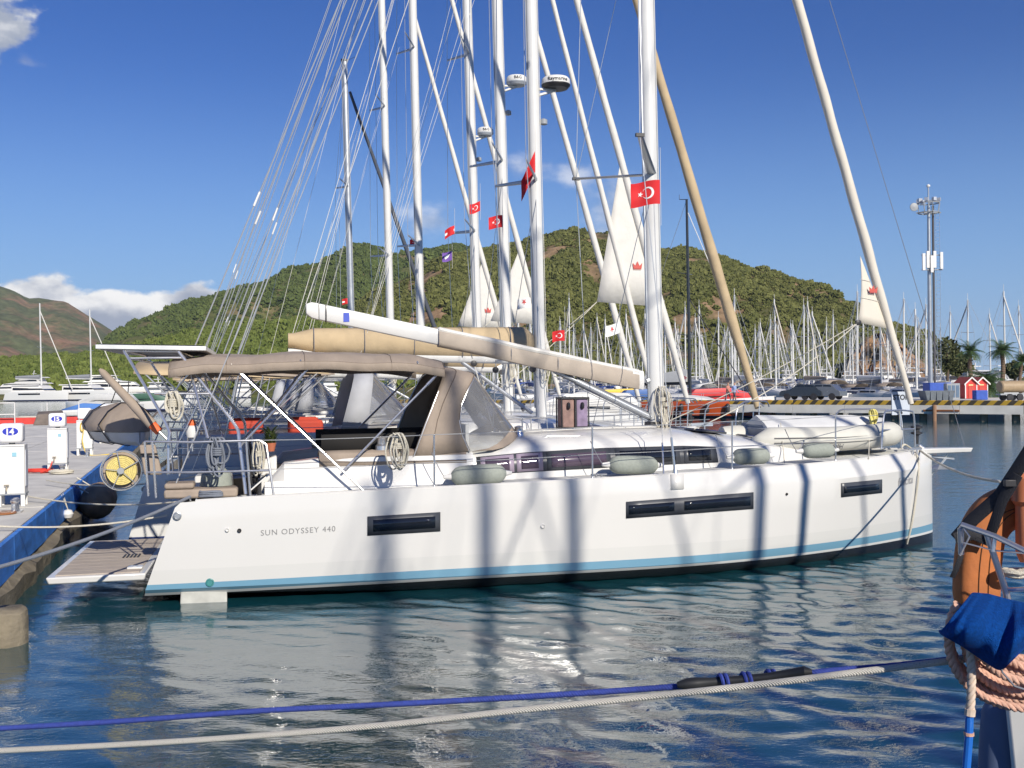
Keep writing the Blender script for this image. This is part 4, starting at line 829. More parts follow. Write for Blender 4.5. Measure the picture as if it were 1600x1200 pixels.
def ch(u):      # coachroof half width / top height
    return float(np.interp(u, [3.5, 4.5, 6, 8, 9.2, 10.2, 11.0], [1.42, 1.43, 1.42, 1.32, 1.05, .72, .30]))
def ctop(u): return float(np.interp(u, [3.5, 4.5, 5.3, 6.5, 7.9, 8.8, 9.6, 10.4, 11.0], [1.70, 1.83, 1.90, 1.94, 1.92, 1.82, 1.70, 1.58, 1.50]))
def csec(u):
    hw = ch(u); d = hull.ws(u) - .04; t = max(ctop(u), d + .02); r = (t - d)
    return [(hw, d), (hw - .03 * r, d + .35 * r), (hw - .10 * r, d + .62 * r), (hw - .16 * r - .02, d + .78 * r), (hw - .42 * r - .06, d + .92 * r), (hw * .6, t), (hw * .3, t + .03), (0, t + .045)]
def hero_coach():
    rows = []
    for u in np.linspace(4.45, 11.0, 44):
        S_ = csec(u); rows.append([(u, -v, w) for v, w in S_] + [(u, v, w) for v, w in S_[::-1][1:]])
    b = MB().loft(rows, closed=False); b.f.append(tuple(range(len(rows[0])))); c = b.build('coachroof', GEL, hero, ang=40)
    def strip(u0, u1, f0, f1, off, name, m, parent, n=10, sg=1, cut0=0., cut1=0.):
        rows = []
        for i in range(n + 1):
            t = i / n; row = []
            for f in (f0, (f0 + f1) / 2, f1):
                g = (f - f0) / (f1 - f0); u = (u0 + cut0 * g) + ((u1 + cut1 * g) - (u0 + cut0 * g)) * t; S_ = csec(u); d = S_[0][1]; r = S_[5][1] - d; w = d + f * r
                v = float(np.interp(w, [q_[1] for q_ in S_[:6]], [q_[0] for q_ in S_[:6]])); row.append((u, -sg * (v + off), w))
            rows.append(row)
        return MB().loft(rows, closed=False).build(name, m, parent, solid=.006)
    for sg in (1, -1):
        strip(4.56, 8.42, .20, .66, .004, 'window_band', FRAME_D, c, 20, sg, -.0, -.02)
        for u0, u1, m, m2 in [(4.62, 5.12, LILAC, PURPLE), (5.16, 5.56, LILAC, PURPLE), (5.62, 6.62, FRAME_D, PURPLE), (6.70, 7.75, FRAME_D, GLASSD), (7.82, 8.36, FRAME_D, GLASSD)]:
            f = strip(u0, u1, .22, .64, .010, 'window_frame', m, c, 8, sg); strip(u0 + .07, u1 - .07, .28, .58, .017, 'pane', m2, c, 8, sg)
    # handrail, deck hatches, tracks
    P0 = Vector((5.6, -1.0, ctop(5.6) - .02)); pts = [B(848, 687, 1.0), B(855, 682, 1.0), B(1000, 682, 1.0), B(1006, 687, 1.0)]
    MB().tube(pts, .016, 8).build('handrail', STEEL, c)
    MB().tube([B(*p, 1.25) for p in ((1085, 765 - 30), (1130, 732))], .012, 6).build('jib_track', BLACK, c)
    for u0, v0, su, sv in [(8.55, -.42, .55, .5), (8.55, .42, .55, .5), (6.6, 0, .5, .5), (9.6, 0, .5, .55)]:
        z = ctop(u0); sl = (ctop(u0 + .2) - ctop(u0 - .2)) / .4
        h_ = MB().box((u0, v0, z + .05), (su, sv, .035), ry=-math.atan(sl)).build('deck_hatch', FRAME_D, c, bevel=.02)
        MB().box((u0, v0, z + .071), (su * .86, sv * .86, .012), ry=-math.atan(sl)).build('hatch_glass', mat('hatch_glass', (.05, .06, .16), .08, var=.1), h_, smooth=False)
    MB().tube([B(1100, 678, .3), B(1125, 683, .3)], .02, 6).build('traveller', BLACK, c)
    # instruments, mast collar clutter and halyards led aft
    for k in range(6):
        v = .10 + k * .07; MB().tube([(7.7, -v, ctop(7.7) + .06), (6.5, -v - .25, ctop(6.5) + .05), (5.4, -v - .3, ctop(5.4) + .06)], .008, 5).build('halyard', [ROPEW, ROPEG, ROPEL][k % 3], c)
    for s in (-1, 1):
        MB().lathe((5.35, s * .75, ctop(5.35) - .02), [(.09, 0), (.085, .06), (.065, .09), (.065, .14), (.075, .16), (.02, .18)], 16).build('winch', STEEL, c)
    # cockpit coamings, seats, helm
    for sg in (1, -1):
        rows = []
        for u in np.linspace(1.55, 4.5, 12):
            tp = 1.60 + .13 * min(1, (u - 1.55) / 1.2) - (.28 if u < 1.7 else 0); d = hull.ws(u) - .05
            rows.append([(u, -sg * 1.55, d), (u, -sg * 1.50, d + .2), (u, -sg * 1.46, tp - .05), (u, -sg * 1.40, tp), (u, -sg * 1.12, tp), (u, -sg * 1.06, tp - .06), (u, -sg * 1.05, .85)])
        cb = MB().loft(rows, closed=False); n0 = len(rows[0]); cb.f.append(tuple(range(n0))); cb.f.append(tuple(len(cb.v) - n0 + k for k in range(n0))); co = cb.build('cockpit_coaming', GEL, hero, ang=30)
        boxo('seat', (2.9, -sg * .78, 1.12), (2.9, .55, .5), GEL, hero, bevel=.03); boxo('seat_cushion', (2.9, -sg * .78, 1.41), (2.8, .5, .08), CUSH_D, hero, bevel=.03)
        MB().loft([[(u, -sg * v, w) for v, w in [(1.475, 1.57), (1.43, 1.74), (1.38, 1.765), (1.1, 1.765), (1.03, 1.70)]] for u in np.linspace(2.3, 4.4, 6)], closed=False).build('backrest_cover', TAUPE, hero, solid=.015)
        MB().loft([[(u, -sg * v, w) for v, w in [(1.05, 1.74), (1.02, 1.98), (.98, 1.99), (.96, 1.72)]] for u in np.linspace(2.35, 4.3, 6)], closed=False).build('backrest_cushion', CUSH_D, hero, solid=.02)
        MB().lathe((3.2, -sg * 1.27, 1.76), [(.10, 0), (.095, .07), (.07, .1), (.07, .17), (.08, .19), (.02, .21)], 16).build('winch', STEEL, hero)
        # helm pedestal and wheel
        pd = MB().hexa([(1.45, -sg * .95 - .16, .87), (1.72, -sg * .95 - .16, .87), (1.72, -sg * .95 + .16, .87), (1.45, -sg * .95 + .16, .87), (1.5, -sg * .95 - .13, 1.65), (1.72, -sg * .95 - .15, 1.72), (1.72, -sg * .95 + .15, 1.72), (1.5, -sg * .95 + .13, 1.65)]).build('helm_pedestal', GEL, hero, bevel=.03)
        wh = MB(); cx, cy, cz = 1.36, -sg * .95, 1.42
        wh.tube([(cx - .06 * math.sin(a), cy + .42 * math.cos(a), cz + .42 * math.sin(a)) for a in [2 * math.pi * k / 28 for k in range(28)]], .016, 8, closed=True)
        for k in range(5): a = 2 * math.pi * k / 5 + .3; wh.tube([(cx, cy, cz), (cx - .06 * math.sin(a), cy + .42 * math.cos(a), cz + .42 * math.sin(a))], .01, 6)
        wh.tube([(cx - .03, cy, cz), (1.5, cy, cz)], .03, 8); wh.build('wheel', BLACK, hero)
        boxo('helm_screen', (1.58, cy, 1.80), (.06, .3, .2), BLACK, pd, bevel=.01)
    tb = boxo('cockpit_table', (3.0, 0, 1.45), (1.3, .32, .05), WOOD, hero, bevel=.01); boxo('table_leg', (3.0, 0, 1.15), (.4, .12, .56), GEL, tb)
    boxo('stern_seat', (.75, -1.0, 1.1), (.55, .9, .45), GEL, hero, bevel=.03); boxo('stern_seat', (.75, 1.0, 1.1), (.55, .9, .45), GEL, hero, bevel=.03)
    MB().box((4.5, 0, 1.5), (.05, 2.0, 1.2)).build('companionway_bulkhead', GEL, hero, smooth=False); MB().box((4.46, 0, 1.45), (.04, .7, 1.0)).build('companionway_door', GLASSD, hero, smooth=False)
hero_coach()

def hero_canvas():
    # bimini: arched canopy on three hoops with a dropped edge
    rows = []; us = np.linspace(.30, 4.08, 26)
    for u in us:
        hoop = float(np.interp(u, [.3, .85, 1.45, 2.06, 2.9, 3.7, 4.08], [3.13, 3.19, 3.185, 3.23, 3.20, 3.18, 3.10])); row = []
        for k in range(17):
            a = -1 + 2 * k / 16; v = a * 1.55; e = abs(a)
            w = hoop - .10 * e ** 2 - .08 * max(0, e - .9) / .1 + .008 * math.sin(7 * u + 3 * a)
            row.append((u, -v, w))
        row = [(u, 1.57, row[0][2] - .11)] + row + [(u, -1.57, row[-1][2] - .11)]; rows.append(row)
    # order: first entry is port skirt, keep consistent orientation
    rows = [[r[0]] + sorted(r[1:-1], key=lambda p: -p[1]) + [r[-1]] for r in rows]
    ca = MB().loft(rows, closed=False).build('bimini_canopy', TAUPE, hero, solid=.008, ang=32)
    fr = lambda pts, r=.017: MB().tube(pts, r, 8)
    for sg in (1, -1):
        A = [B(362, 570, 1.52), B(568, 767, 1.75)]; C_ = [B(686, 582, 1.52), B(537, 735, 1.62)]; D_ = [B(480, 577, 1.52), B(430, 640, 1.55), B(372, 700, 1.6)]; E_ = [B(275, 580, 1.5), B(335, 650, 1.55)]
        for P in (A, C_, D_):
            P = [Vector((p.x, p.y * sg, p.z)) for p in P]; MB().tube(P, .017, 8).build('bimini_frame', STEEL, ca)
            q0 = P[0].lerp(P[-1], .06); q1 = P[0].lerp(P[-1], .13); MB().tube([q0, q1], .023, 8).build('frame_joint', STEEL, ca)
    SEAM = mat('canvas_seam', (.20, .16, .125), .9)
    for row_i in (0, 5, 12, 20, 25): MB().tube([(p[0], p[1], p[2] + .006) for p in rows[row_i]], .006, 4).build('seam', SEAM, ca)
    for col in (1, 17): MB().tube([(r_[col][0], r_[col][1], r_[col][2] + .004) for r_ in rows], .005, 4).build('seam', SEAM, ca)
    for u in (.45, 2.06, 3.7):
        MB().tube([(u, 1.54 * math.sin(a), float(np.interp(u, [.45, 2.06, 3.7], [3.06, 3.18, 3.14])) - .04 - .09 * abs(math.sin(a)) ** 6) for a in np.linspace(-math.pi / 2, math.pi / 2, 15)], .014, 6).build('bimini_hoop', STEEL, ca)
    # sprayhood: fabric between two hoops, clear panels forward of them
    def hoopline(bu, bw, tu, tw, bend, n=17, hv=1.42):
        out = []
        for k in range(n):
            a = -math.pi / 2 + math.pi * k / (n - 1); s = math.sin(a); c = math.cos(a); hgt = min(1, (c ** .55) if c > 0 else 0); f = hgt
            out.append(Vector((bu + (tu - bu) * f + bend * math.sin(math.pi * f), s * (hv - .10 * (1 - abs(s))) if True else 0, bw + (tw - bw) * f)))
        return out
    n = 25
    def arch(bu, bw, tu, tw, bend, hv=1.45):
        """square-shouldered arch from starboard base over the top to port base"""
        pr = [(0, 0), (.0, .2), (.01, .4), (.03, .6), (.07, .78), (.13, .90), (.24, .97), (.45, 1.0), (.7, 1.02), (1, 1.03)]
        half = [Vector((bu + (tu - bu) * min(1, f) + bend * math.sin(math.pi * min(1, f)), -(hv * (1 - x)), bw + (tw - bw) * f)) for x, f in pr]
        return half + [Vector((p.x, -p.y, p.z)) for p in half[::-1][1:]]
    R0 = arch(3.62, 1.66, 4.15, 2.90, -.02); R1 = arch(3.9, 1.68, 4.35, 2.93, -.10); R2 = arch(4.45, 1.74, 4.62, 2.87, -.22)
    hood = MB().loft([R0, [a_.lerp(b_, .5) + Vector((0, 0, .01)) for a_, b_ in zip(R0, R1)], R1, [a_.lerp(b_, .5) for a_, b_ in zip(R1, R2)], R2], closed=False).build('sprayhood', TAUPE, hero, solid=.01, ang=60)
    # dark lining seen from behind
    fb = []
    for k in range(19):                               # base line round the front of the hood
        t = k / 18; a = math.pi * t; u = 4.50 + .92 * math.sin(a) ** .62; v = 1.42 * math.cos(a)
        fb.append(Vector((u, -v, float(np.interp(abs(v), [0, .9, 1.25, 1.45], [ctop(u) + .05, ctop(u) + .01, ctop(u) - .08, 1.72])))))
    def mid(t): return [a_.lerp(b_, t) for a_, b_ in zip(R2, fb)]
    def win(k0, k1, t0, t1, name, m, so=0.):
        rows = [[(R2[k].lerp(fb[k], t)) for k in range(k0, k1 + 1)] for t in np.linspace(t0, t1, 6)]
        return MB().loft(rows, closed=False).build(name, m, hood, solid=so)
    win(0, 6, .02, .86, 'side_window', VINYL); win(7, 11, .10, .86, 'front_window', VINYL); win(12, 18, .02, .86, 'side_window', VINYL)
    win(6, 7, .0, .95, 'window_seam', TAUPE, .01); win(11, 12, .0, .95, 'window_seam', TAUPE, .01); win(7, 11, 0, .12, 'window_seam', TAUPE, .01)
    win(0, 18, .86, 1.0, 'hood_skirt', TAUPE, .01)
    for Rr in (R0, R1, R2): MB().tube([p + Vector((0, 0, .006)) + Vector((0, -.008 if p.y < 0 else .008, 0)) for p in Rr], .006, 4).build('seam', mat('canvas_seam', (0, 0, 0)), hood)
    for Rr in (R0, R2): MB().tube([p + (Vector((0, 0, -.02))) for p in Rr], .013, 6).build('hood_hoop', STEEL, hood)
    # solar panel and its arch
    sp = MB().hexa([(-.66, -1.35, 3.24), (.78, -1.35, 3.21), (.78, 1.35, 3.21), (-.66, 1.35, 3.24), (-.66, -1.35, 3.30), (.78, -1.35, 3.27), (.78, 1.35, 3.27), (-.66, 1.35, 3.30)]).build('solar_panel', mat('panel_frame', (.72, .72, .70), .35, .3), hero, bevel=.006)
    for k in range(2): MB().box((.06, -.68 + 1.36 * k, 3.294), (1.36, 1.28, .006), ry=.0208).build('solar_cells', mat('solar_cells', (.012, .014, .035), .12, var=.3, scale=8), sp, smooth=False)
    MB().box((.06, 0, 3.222), (1.34, 2.6, .01), ry=.0208).build('panel_back', mat('panel_back', (.35, .35, .36), .6), sp, smooth=False)
    for sg in (1, -1):
        f = lambda p: Vector((p.x, p.y * sg, p.z))
        a1 = [f(B(*q_)) for q_ in ((194, 548, 1.3), (228, 606, 1.5), (262, 668, 1.65), (263, 690, 1.7), (263, 742, 1.75))]; a2 = [f(B(*q_)) for q_ in ((279, 549, 1.3), (330, 616, 1.5), (368, 665, 1.65), (374, 690, 1.72), (384, 772, 1.85))]
        MB().tube(smooth_path(a1, 4), .021, 8).build('arch_leg', STEEL, sp); MB().tube(smooth_path(a2, 4), .024, 8).build('arch_leg', STEEL, sp)
        MB().tube([f(B(194, 548, 1.3)), f(B(281, 549, 1.3))], .019, 8).build('arch_bar', STEEL, sp); MB().tube([f(B(205, 560, 1.32)), f(B(287, 559, 1.32))], .016, 8).build('arch_bar', STEEL, sp)
        MB().tube([f(B(241, 615, 1.5)), f(B(328, 615, 1.5))], .015, 8).build('arch_bar', STEEL, sp)
        MB().tube([f(B(299, 583, 1.4)), f(B(325, 685, 1.75))], .017, 8).build('arch_brace', STEEL, sp); MB().tube([f(B(310, 628, 1.55)), f(B(265, 720, 1.75))], .01, 6).build('arch_brace', STEEL, sp)
        MB().tube([f(B(297, 582, 1.4)), f(B(236, 655, 1.0))], .014, 6).build('arch_brace', STEEL, sp)
    for p in ((194, 548), (279, 549), (205, 560)):
        a = B(*p, 1.3); MB().tube([a, Vector((a.x, -a.y, a.z))], .019, 8).build('arch_bar', STEEL, sp)
hero_canvas()

def hero_rails():
    top = [(224, 690), (300, 691), (415, 688)]; low = [(231, 738), (300, 738), (424, 735)]
    for sg in (1, -1):
        f = lambda p: Vector((p.x, p.y * sg, p.z))
        T = [f(B(226, 690, 1.80)), f(B(300, 691, 1.88)), f(B(405, 688, 1.98)), f(B(416, 694, 1.99)), f(B(428, 776, 2.02))]
        ps = MB().tube(T, .016, 8).tube([f(B(229, 738, 1.80)), f(B(300, 738, 1.88)), f(B(424, 735, 2.0))], .014, 8)
        for x, y0, y1, v in ((226, 690, 775, 1.8), (238, 690, 778, 1.82), (385, 690, 776, 1.96)): ps.tube([f(B(x, y0, v)), f(B(x + 6, y1, v))], .015, 8)
        pl = ps.build('pushpit', STEEL, hero)
        st = [(680, 679, 762), (928, 667, 746), (1147, 658, 729), (1309, 650, 713)]; tops = [T[2]]
        for px, y0, y1 in st:
            b_ = HB(px, y1 + 6, 2.1); v = -b_.y - .07; base = Vector((b_.x, -v, hull.ws(b_.x) - .02)); tp = Vector((base.x, -v - .02, B(px, y0, v).z)); base.y *= sg; tp.y *= sg
            s_ = MB().tube([base, tp], .013, 8).lathe(base, [(.035, 0), (.03, .03), (.016, .06)], 10).build('stanchion', STEEL, hero); tops.append(tp)
        pul0 = f(B(1381, 648, .75)); tops.append(pul0)
        for k, (fz, nm) in enumerate(((1., 'lifeline'), (.48, 'lifeline'))):
            P = []
            for t_ in tops: base_w = hull.ws(t_.x); P.append(Vector((t_.x, t_.y, base_w + (t_.z - base_w) * fz)))
            pts = []
            for a_, c_ in zip(P, P[1:]): pts += bez(a_, c_, .012, 6)[:-1]
            MB().tube(pts + [P[-1]], .0055, 5).build(nm, WIRE, hero)
        pb = MB().tube(smooth_path([f(B(1377, 702, .85)), f(B(1381, 650, .75)), f(B(1390, 642, .6)), f(B(1420, 642, .25)), f(B(1428, 650, .2)), f(B(1430, 698, .18))], 4), .015, 8)
        pb.tube([f(B(1379, 672, .8)), f(B(1428, 670, .2))], .012, 8).tube([f(B(1406, 642, .4)), f(B(1408, 700, .45))], .013, 8); pb.build('pulpit', STEEL, hero)
    # bowsprit with anchor roller
    MB().hexa([(12.55, -.17, 1.40), (13.72, -.10, 1.40), (13.72, .10, 1.40), (12.55, .17, 1.40), (12.55, -.19, 1.49), (13.75, -.12, 1.48), (13.75, .12, 1.48), (12.55, .19, 1.49)]).build('bowsprit', GEL, hero, bevel=.015)
    an = MB().tube([(12.8, .02, 1.36), (13.45, .02, 1.28)], .025, 6)
    an.add([(13.0, -.16, 1.12), (13.5, 0, 1.10), (13.0, .2, 1.12), (13.15, 0, 1.19), (13.32, .02, 1.3)], [(0, 1, 3), (1, 2, 3), (0, 3, 2), (0, 2, 1)]).tube([(13.3, .02, 1.3), (13.15, .02, 1.15)], .02, 6).build('anchor', mat('galvanised', (.5, .52, .54), .4, .7), hero)
    MB().tube([(12.94, 0, .95), (13.35, 0, 1.4)], .008, 6).build('bobstay', WIRE, hero)
    for p in ((12.3, -.55), (12.3, .55), (.62, -1.75), (.62, 1.75), (6.2, -2.1), (6.2, 2.1)):
        z = hull.ws(p[0]); c = MB().tube([(p[0] - .12, p[1], z + .06), (p[0] + .12, p[1], z + .06)], .014, 6).tube([(p[0] - .04, p[1], z - .03), (p[0] - .04, p[1], z + .06)], .014, 6).tube([(p[0] + .04, p[1], z - .03), (p[0] + .04, p[1], z + .06)], .014, 6).build('cleat', STEEL, hero)
    boxo('stern_cushion', (.72, -1.62, 1.28), (.95, .42, .12), TAUPE, hero, bevel=.03); boxo('stern_cushion', (.44, -1.62, 1.385), (.38, .40, .08), TAUPE, hero, bevel=.03)
hero_rails()

MU, MZ0, MTOP = 7.88, 1.92, 19.6
def hero_rig():
    rk = math.tan(rad(.75)); ml = lambda z, du=0., v=0.: (MU + du - (z - MZ0) * rk, -v, z)
    def mast_ring(z, a=.125, bb=.085): c = ml(z); return [(c[0] + a * math.cos(t) * (1 if math.cos(t) > 0 else 1.05), c[1] + bb * math.sin(t), z) for t in [2 * math.pi * k / 16 for k in range(16)]]
    ma = MB().loft([mast_ring(z) for z in (MZ0 - .05, 6, 12, MTOP)]).build('mast', ALU, hero, ang=60)
    MB().box(ml(2.0), (.36, .28, .10)).build('mast_collar', BLACK, ma, bevel=.02)
    MB().tube([ml(2.1, -.135), ml(MTOP - .5, -.135)], .022, 6).build('sail_slot', ALUG, ma)
    # halyards down the mast
    for k, (du, v) in enumerate([(.14, -.05), (-.06, -.11), (.10, .085)]): MB().tube([ml(2.1, du, v), ml(9, du * .95, v), ml(MTOP - .4, du * .8, v)], .005, 5).build('halyard', [ROPEL, WIREG][k % 2], ma)
    tips = {}
    for lev, (z, l, sw) in enumerate([(6.15, 1.62, .78), (11.3, 1.3, .6), (15.6, 1.0, .45)]):
        for sg in (1, -1):
            r0 = Vector(ml(z, -.02, sg * .07)); t0 = r0 + Vector((-sw, -sg * l, .22)); tips[(lev, sg)] = t0
            rings = []
            for t in (0, .5, 1): c = r0.lerp(t0, t); w_ = .085 * (1 - .45 * t); rings.append([c + Vector((w_ * math.cos(a), 0, .022 * math.sin(a))) for a in [2 * math.pi * k / 10 for k in range(10)]])
            s_ = MB().loft(rings).build('spreader', ALUG, ma); MB().box(t0, (.13, .06, .05)).build('spreader_tip', BLACK, s_)
    for sg in (1, -1):
        cp = HB(1057, 741, 2.1); base = Vector((cp.x, cp.y * sg + .05 * sg, hull.ws(cp.x) - .01)); T = [tips[(k, sg)] for k in range(3)]
        MB().tube([base, base + (T[0] - base).normalized() * .55], .019, 8).lathe(base, [(.05, -.02), (.03, .1), (.022, .14)], 10).build('turnbuckle', STEEL, ma)
        MB().tube([base, T[0], T[1], T[2], Vector(ml(MTOP - .8))], .007, 5).build('cap_shroud', WIRE, ma)
        b2 = base + Vector((-.14, .10 * sg, 0)); MB().tube([b2, b2 + (Vector(ml(6.0)) - b2).normalized() * .5], .014, 8).build('turnbuckle', STEEL, ma)
        MB().tube([b2, Vector(ml(6.0, 0, sg * .08))], .006, 5).build('lower_shroud', WIRE, ma)
        for k in range(2): MB().tube([T[k], Vector(ml([11.1, 15.4][k]))], .005, 5).build('diagonal_shroud', WIRE, ma)
        MB().tube([Vector((.35, -sg * 1.75, 1.3)), Vector((2.2, -sg * .3, 8)), Vector(ml(MTOP))] if False else [Vector((.35, -sg * 1.75, 1.3)), Vector(ml(MTOP))], .009, 5).build('backstay', WIRE, ma)
        # flag halyard / lazy jacks
        for q_ in (): MB().tube([Vector((q_, -sg * .14, 3.75 - (q_ - 2.2) * .2)), Vector(ml(8.6, -.25, sg * .2)), tips[(0, sg)].lerp(Vector(ml(11)), .4)], .004, 4).build('lazy_jack', ROPEL, ma)
    MB().lathe((MU + .16, 0, 11.9), [(.02, 0), (.09, .03), (.09, .12), (.02, .16)], 12).build('steaming_light', WHITEP, ma)
    # boom: bare alloy after end, covered forward part
    b0 = B(1010, 596, 0); b1 = Vector((2.18, -.02, 3.90)); b1 = B(478, 483, .05); D = (b1 - b0)
    def bring(t, hh, ww, up=0.): c = b0 + D * t + Vector((0, 0, up)); return [c + Vector((0, ww * y, hh * z)) for y, z in [(-1, -.55), (-.75, -1), (.75, -1), (1, -.55), (1, .6), (.8, 1), (-.8, 1), (-1, .6)]]
    bo = MB().loft([bring(t, .125, .085) for t in (.02, .5, .965)]).build('boom', ALU, hero, bevel=.012)
    e0 = b0 + D * .965; MB().loft([bring(.966, .126, .088), bring(.985, .12, .088), bring(1.0, .075, .08)]).build('boom_end', WHITEP, bo, bevel=.01)
    MB().loft([bring(.944, .129, .089), bring(.948, .129, .089)]).build('boom_band', BLACK, bo)
    bd = b0 + D * .89; MB().box((bd.x, bd.y - .0875, bd.z), (.09, .006, .14), ry=.0).build('maker_badge', mat('badge_blue', (.06, .10, .50), .4), bo, smooth=False)
    cov = MB().loft([bring(t, .135 + .01 * math.sin(t * 9), .125 + .015 * math.sin(t * 14), -.02) for t in np.linspace(.03, .63, 14)]).build('boom_cover', mat('canvas_boom', (.42, .36, .295), .85, var=.12, scale=3, bump=.5, bscale=5), bo, ang=60)
    for sg in (-1, 1): MB().tube([b0 + D * t + Vector((0, sg * .08, .115 + .004 * math.sin(t * 30))) for t in np.linspace(.03, .63, 14)], .045, 8).build('sail_roll', SAILW, bo)
    MB().loft([bring(.015, .15, .12), bring(.05, .15, .13)]).build('outhaul_cover', WHITEP, bo)
    for t in (.28, .42, .12): MB().tube([b0 + D * t + Vector((0, .137 * math.sin(a), .155 * math.cos(a) - .02)) for a in [2 * math.pi * k / 14 for k in range(14)]], .005, 5, closed=True).build('tie', WIREG, bo)
    MB().tube([Vector(ml(2.73, -.12)), b0], .05, 8).build('gooseneck', ALUG, bo)
    k0 = B(1016, 652, 0); k1 = B(866, 579, 0); MB().tube([k0, k0.lerp(k1, .78)], .062, 12).tube([k0.lerp(k1, .78), k1], .045, 12).build('vang', ALUG, bo)
    for dz in (-.09, .075): MB().tube([k0 + Vector((0, 0, dz)), k1 + Vector((0, 0, dz))], .007, 5).build('vang_line', WIREG, bo)
    # mainsheet blocks
    for px, y0, x1, y1 in ((735, 550, 762, 578), (775, 562, 770, 580)):
        a = B(px, y0, 0); c = Vector((5.1, 0, ctop(5.1) + .12)); MB().tube([a, c], .008, 5).build('mainsheet', ROPEL, bo); MB().lathe(a.lerp(c, .15), [(.01, -.03), (.05, -.02), (.05, .02), (.01, .03)], 12, 'Y').build('block', BLACK, bo)
    MB().tube([b1 + Vector((0, 0, .08)), Vector(ml(MTOP, -.1))], .005, 4).build('topping_lift', ROPEL, bo)
    # headsail: furled on the stay with the white protective strip spiralling, clew sticking out
    tk_ = B(1432, 660, 0); hd_ = Vector((MU + .05 - (MTOP - 1.2 - MZ0) * rk, 0, MTOP - 1.2)); Df = hd_ - tk_
    fs = MB(); P = []; R_ = []
    for k in range(90):
        t = k / 89; P.append(tk_ + Df * (.02 + .95 * t) + Vector((.004 * math.sin(k * .9), .004 * math.cos(k * .9), 0))); R_.append((.048 + .04 * min(1, t * 6) * (1 - .55 * t)) * (1 + .03 * math.sin(k * 1.3)))
    fo = fs.tube(P, R_, 12).build('furled_headsail', SAIL, hero, ang=70)
    c0 = B(1344, 400, 0); c1 = B(1388, 514, 0); cl = B(1341, 504, .05)
    rows = []
    for i in range(9):
        t = i / 8; a = c0.lerp(c1, t); e = c0.lerp(cl, t) + Vector((.04 * math.sin(math.pi * t), 0, 0)); rows.append([a.lerp(e, s / 5) + Vector((0, -.015 * math.sin(math.pi * s / 5) * t, 0)) for s in range(6)])
    cs = MB().loft(rows, closed=False).build('clew_flap', SAIL, fo, solid=.008)
    crown(cs, B(1364, 452, .06), .17, HEAD)
    for z_ in (.35, .62): 
        a = c0.lerp(c1, z_); e = c0.lerp(cl, z_); MB().tube([a + Vector((0, -.025, 0)), e + Vector((0, -.02, 0))], .004, 4).build('seam', SAILW, cs)
    for sg in (1, -1): MB().tube(bez(cl, Vector((8.2, -sg * .8, 1.95)), .12 + .04 * sg, 14), .009, 6).build('jib_sheet', ROPEW, fo)
    MB().lathe(cl, [(.01, -.03), (.05, -.02), (.05, .02), (.01, .03)], 10, 'Y').build('sheet_knot', BLACK, fo)
    fd = MB().lathe(tk_ + Vector((.0, 0, -.1)), [(.03, -.28), (.04, -.12), (.10, -.1), (.10, -.07), (.05, -.06), (.05, -.01), (.10, 0), (.10, .03), (.03, .06)], 16).build('furler_drum', BLACK, fo)
    MB().tube([tk_ + Vector((.05, 0, -.4)), Vector((12.9, 0, 1.45))], .025, 8).build('tack_fitting', STEEL, fo)
    MB().tube([Vector((13.66, 0, 1.50)), Vector((MU + .1 - (MTOP - MZ0) * rk, 0, MTOP - .1))], .006, 5).build('code_zero_stay', WIREG, hero)
    # halyard hanks on the mast
    for px, py, sd_ in ((1034, 604, 5), (1040, 612, 6)):
        p = B(px, py, .16); hang_coil((p.x, p.y, p.z), .22, .62, 7, .008, sd_).build('halyard_hank', ROPEW, ma)
    return tips
def crown(parent, p, s, rz=0.):
    """small red crown emblem printed on the sail"""
    pts = [(-.42, -.30), (.42, -.30), (.5, .28), (.22, -.02), (0, .42), (-.22, -.02), (-.5, .28)]
    b = MB(); out = [(p[0] + x * s, p[1] - .012, p[2] + z * s) for x, z in pts]; b.add(out, [(0, 6, 5), (0, 5, 1), (1, 5, 3), (5, 4, 3), (1, 3, 2)]); b.box((p[0], p[1] - .012, p[2] - .36 * s), (.84 * s, .002, .06 * s))
    return b.build('crown_emblem', mat('emblem_red', (.55, .10, .08), .7, var=.1), parent, smooth=False)
TIPS = hero_rig()

# ------------------------------------------------------------------ loose things on the hero yacht
def hero_world(p): return HS + HA * p[0] + HN * p[1] + Vector((0, 0, p[2]))
def on_hero(o): o.location = HS; o.rotation_euler = (0, 0, HEAD); return o
def deck_fender(px0, py0, px1, py1, v, r, label):
    a = B(px0, py0, v); c = B(px1, py1, v); root = thing('fender', label, 'fender', HS, HEAD, 'grey-covered fenders lying on the side deck')
    fender(MB(), a, c, r).build('cover', GREYC, root); d = (c - a).normalized()
    MB().tube([a - d * .09, a + d * .02], [.025, .045], 10).build('valve_end', WHITEP, root)
    MB().tube([c - d * .02, c + d * .07], [.045, .025], 10).build('eye_end', WHITEP, root)
    MB().tube(bez(a - d * .08, a + Vector((-.25, .05, .35)), .02, 6), .006, 5).build('lanyard', WIREG, root)
deck_fender(703, 745, 792, 739, 1.83, .145, 'grey fabric fender lying below the lilac cabin windows'); deck_fender(950, 726, 1029, 727, 1.80, .135, 'grey fabric fender lying below the dark cabin windows')
deck_fender(1144, 714, 1203, 712, 1.62, .125, 'grey fabric fender beside the deck hatches abreast of the foredeck'); deck_fender(1252, 705, 1304, 703, 1.42, .115, 'grey fabric fender lying beside the inflatable dinghy')
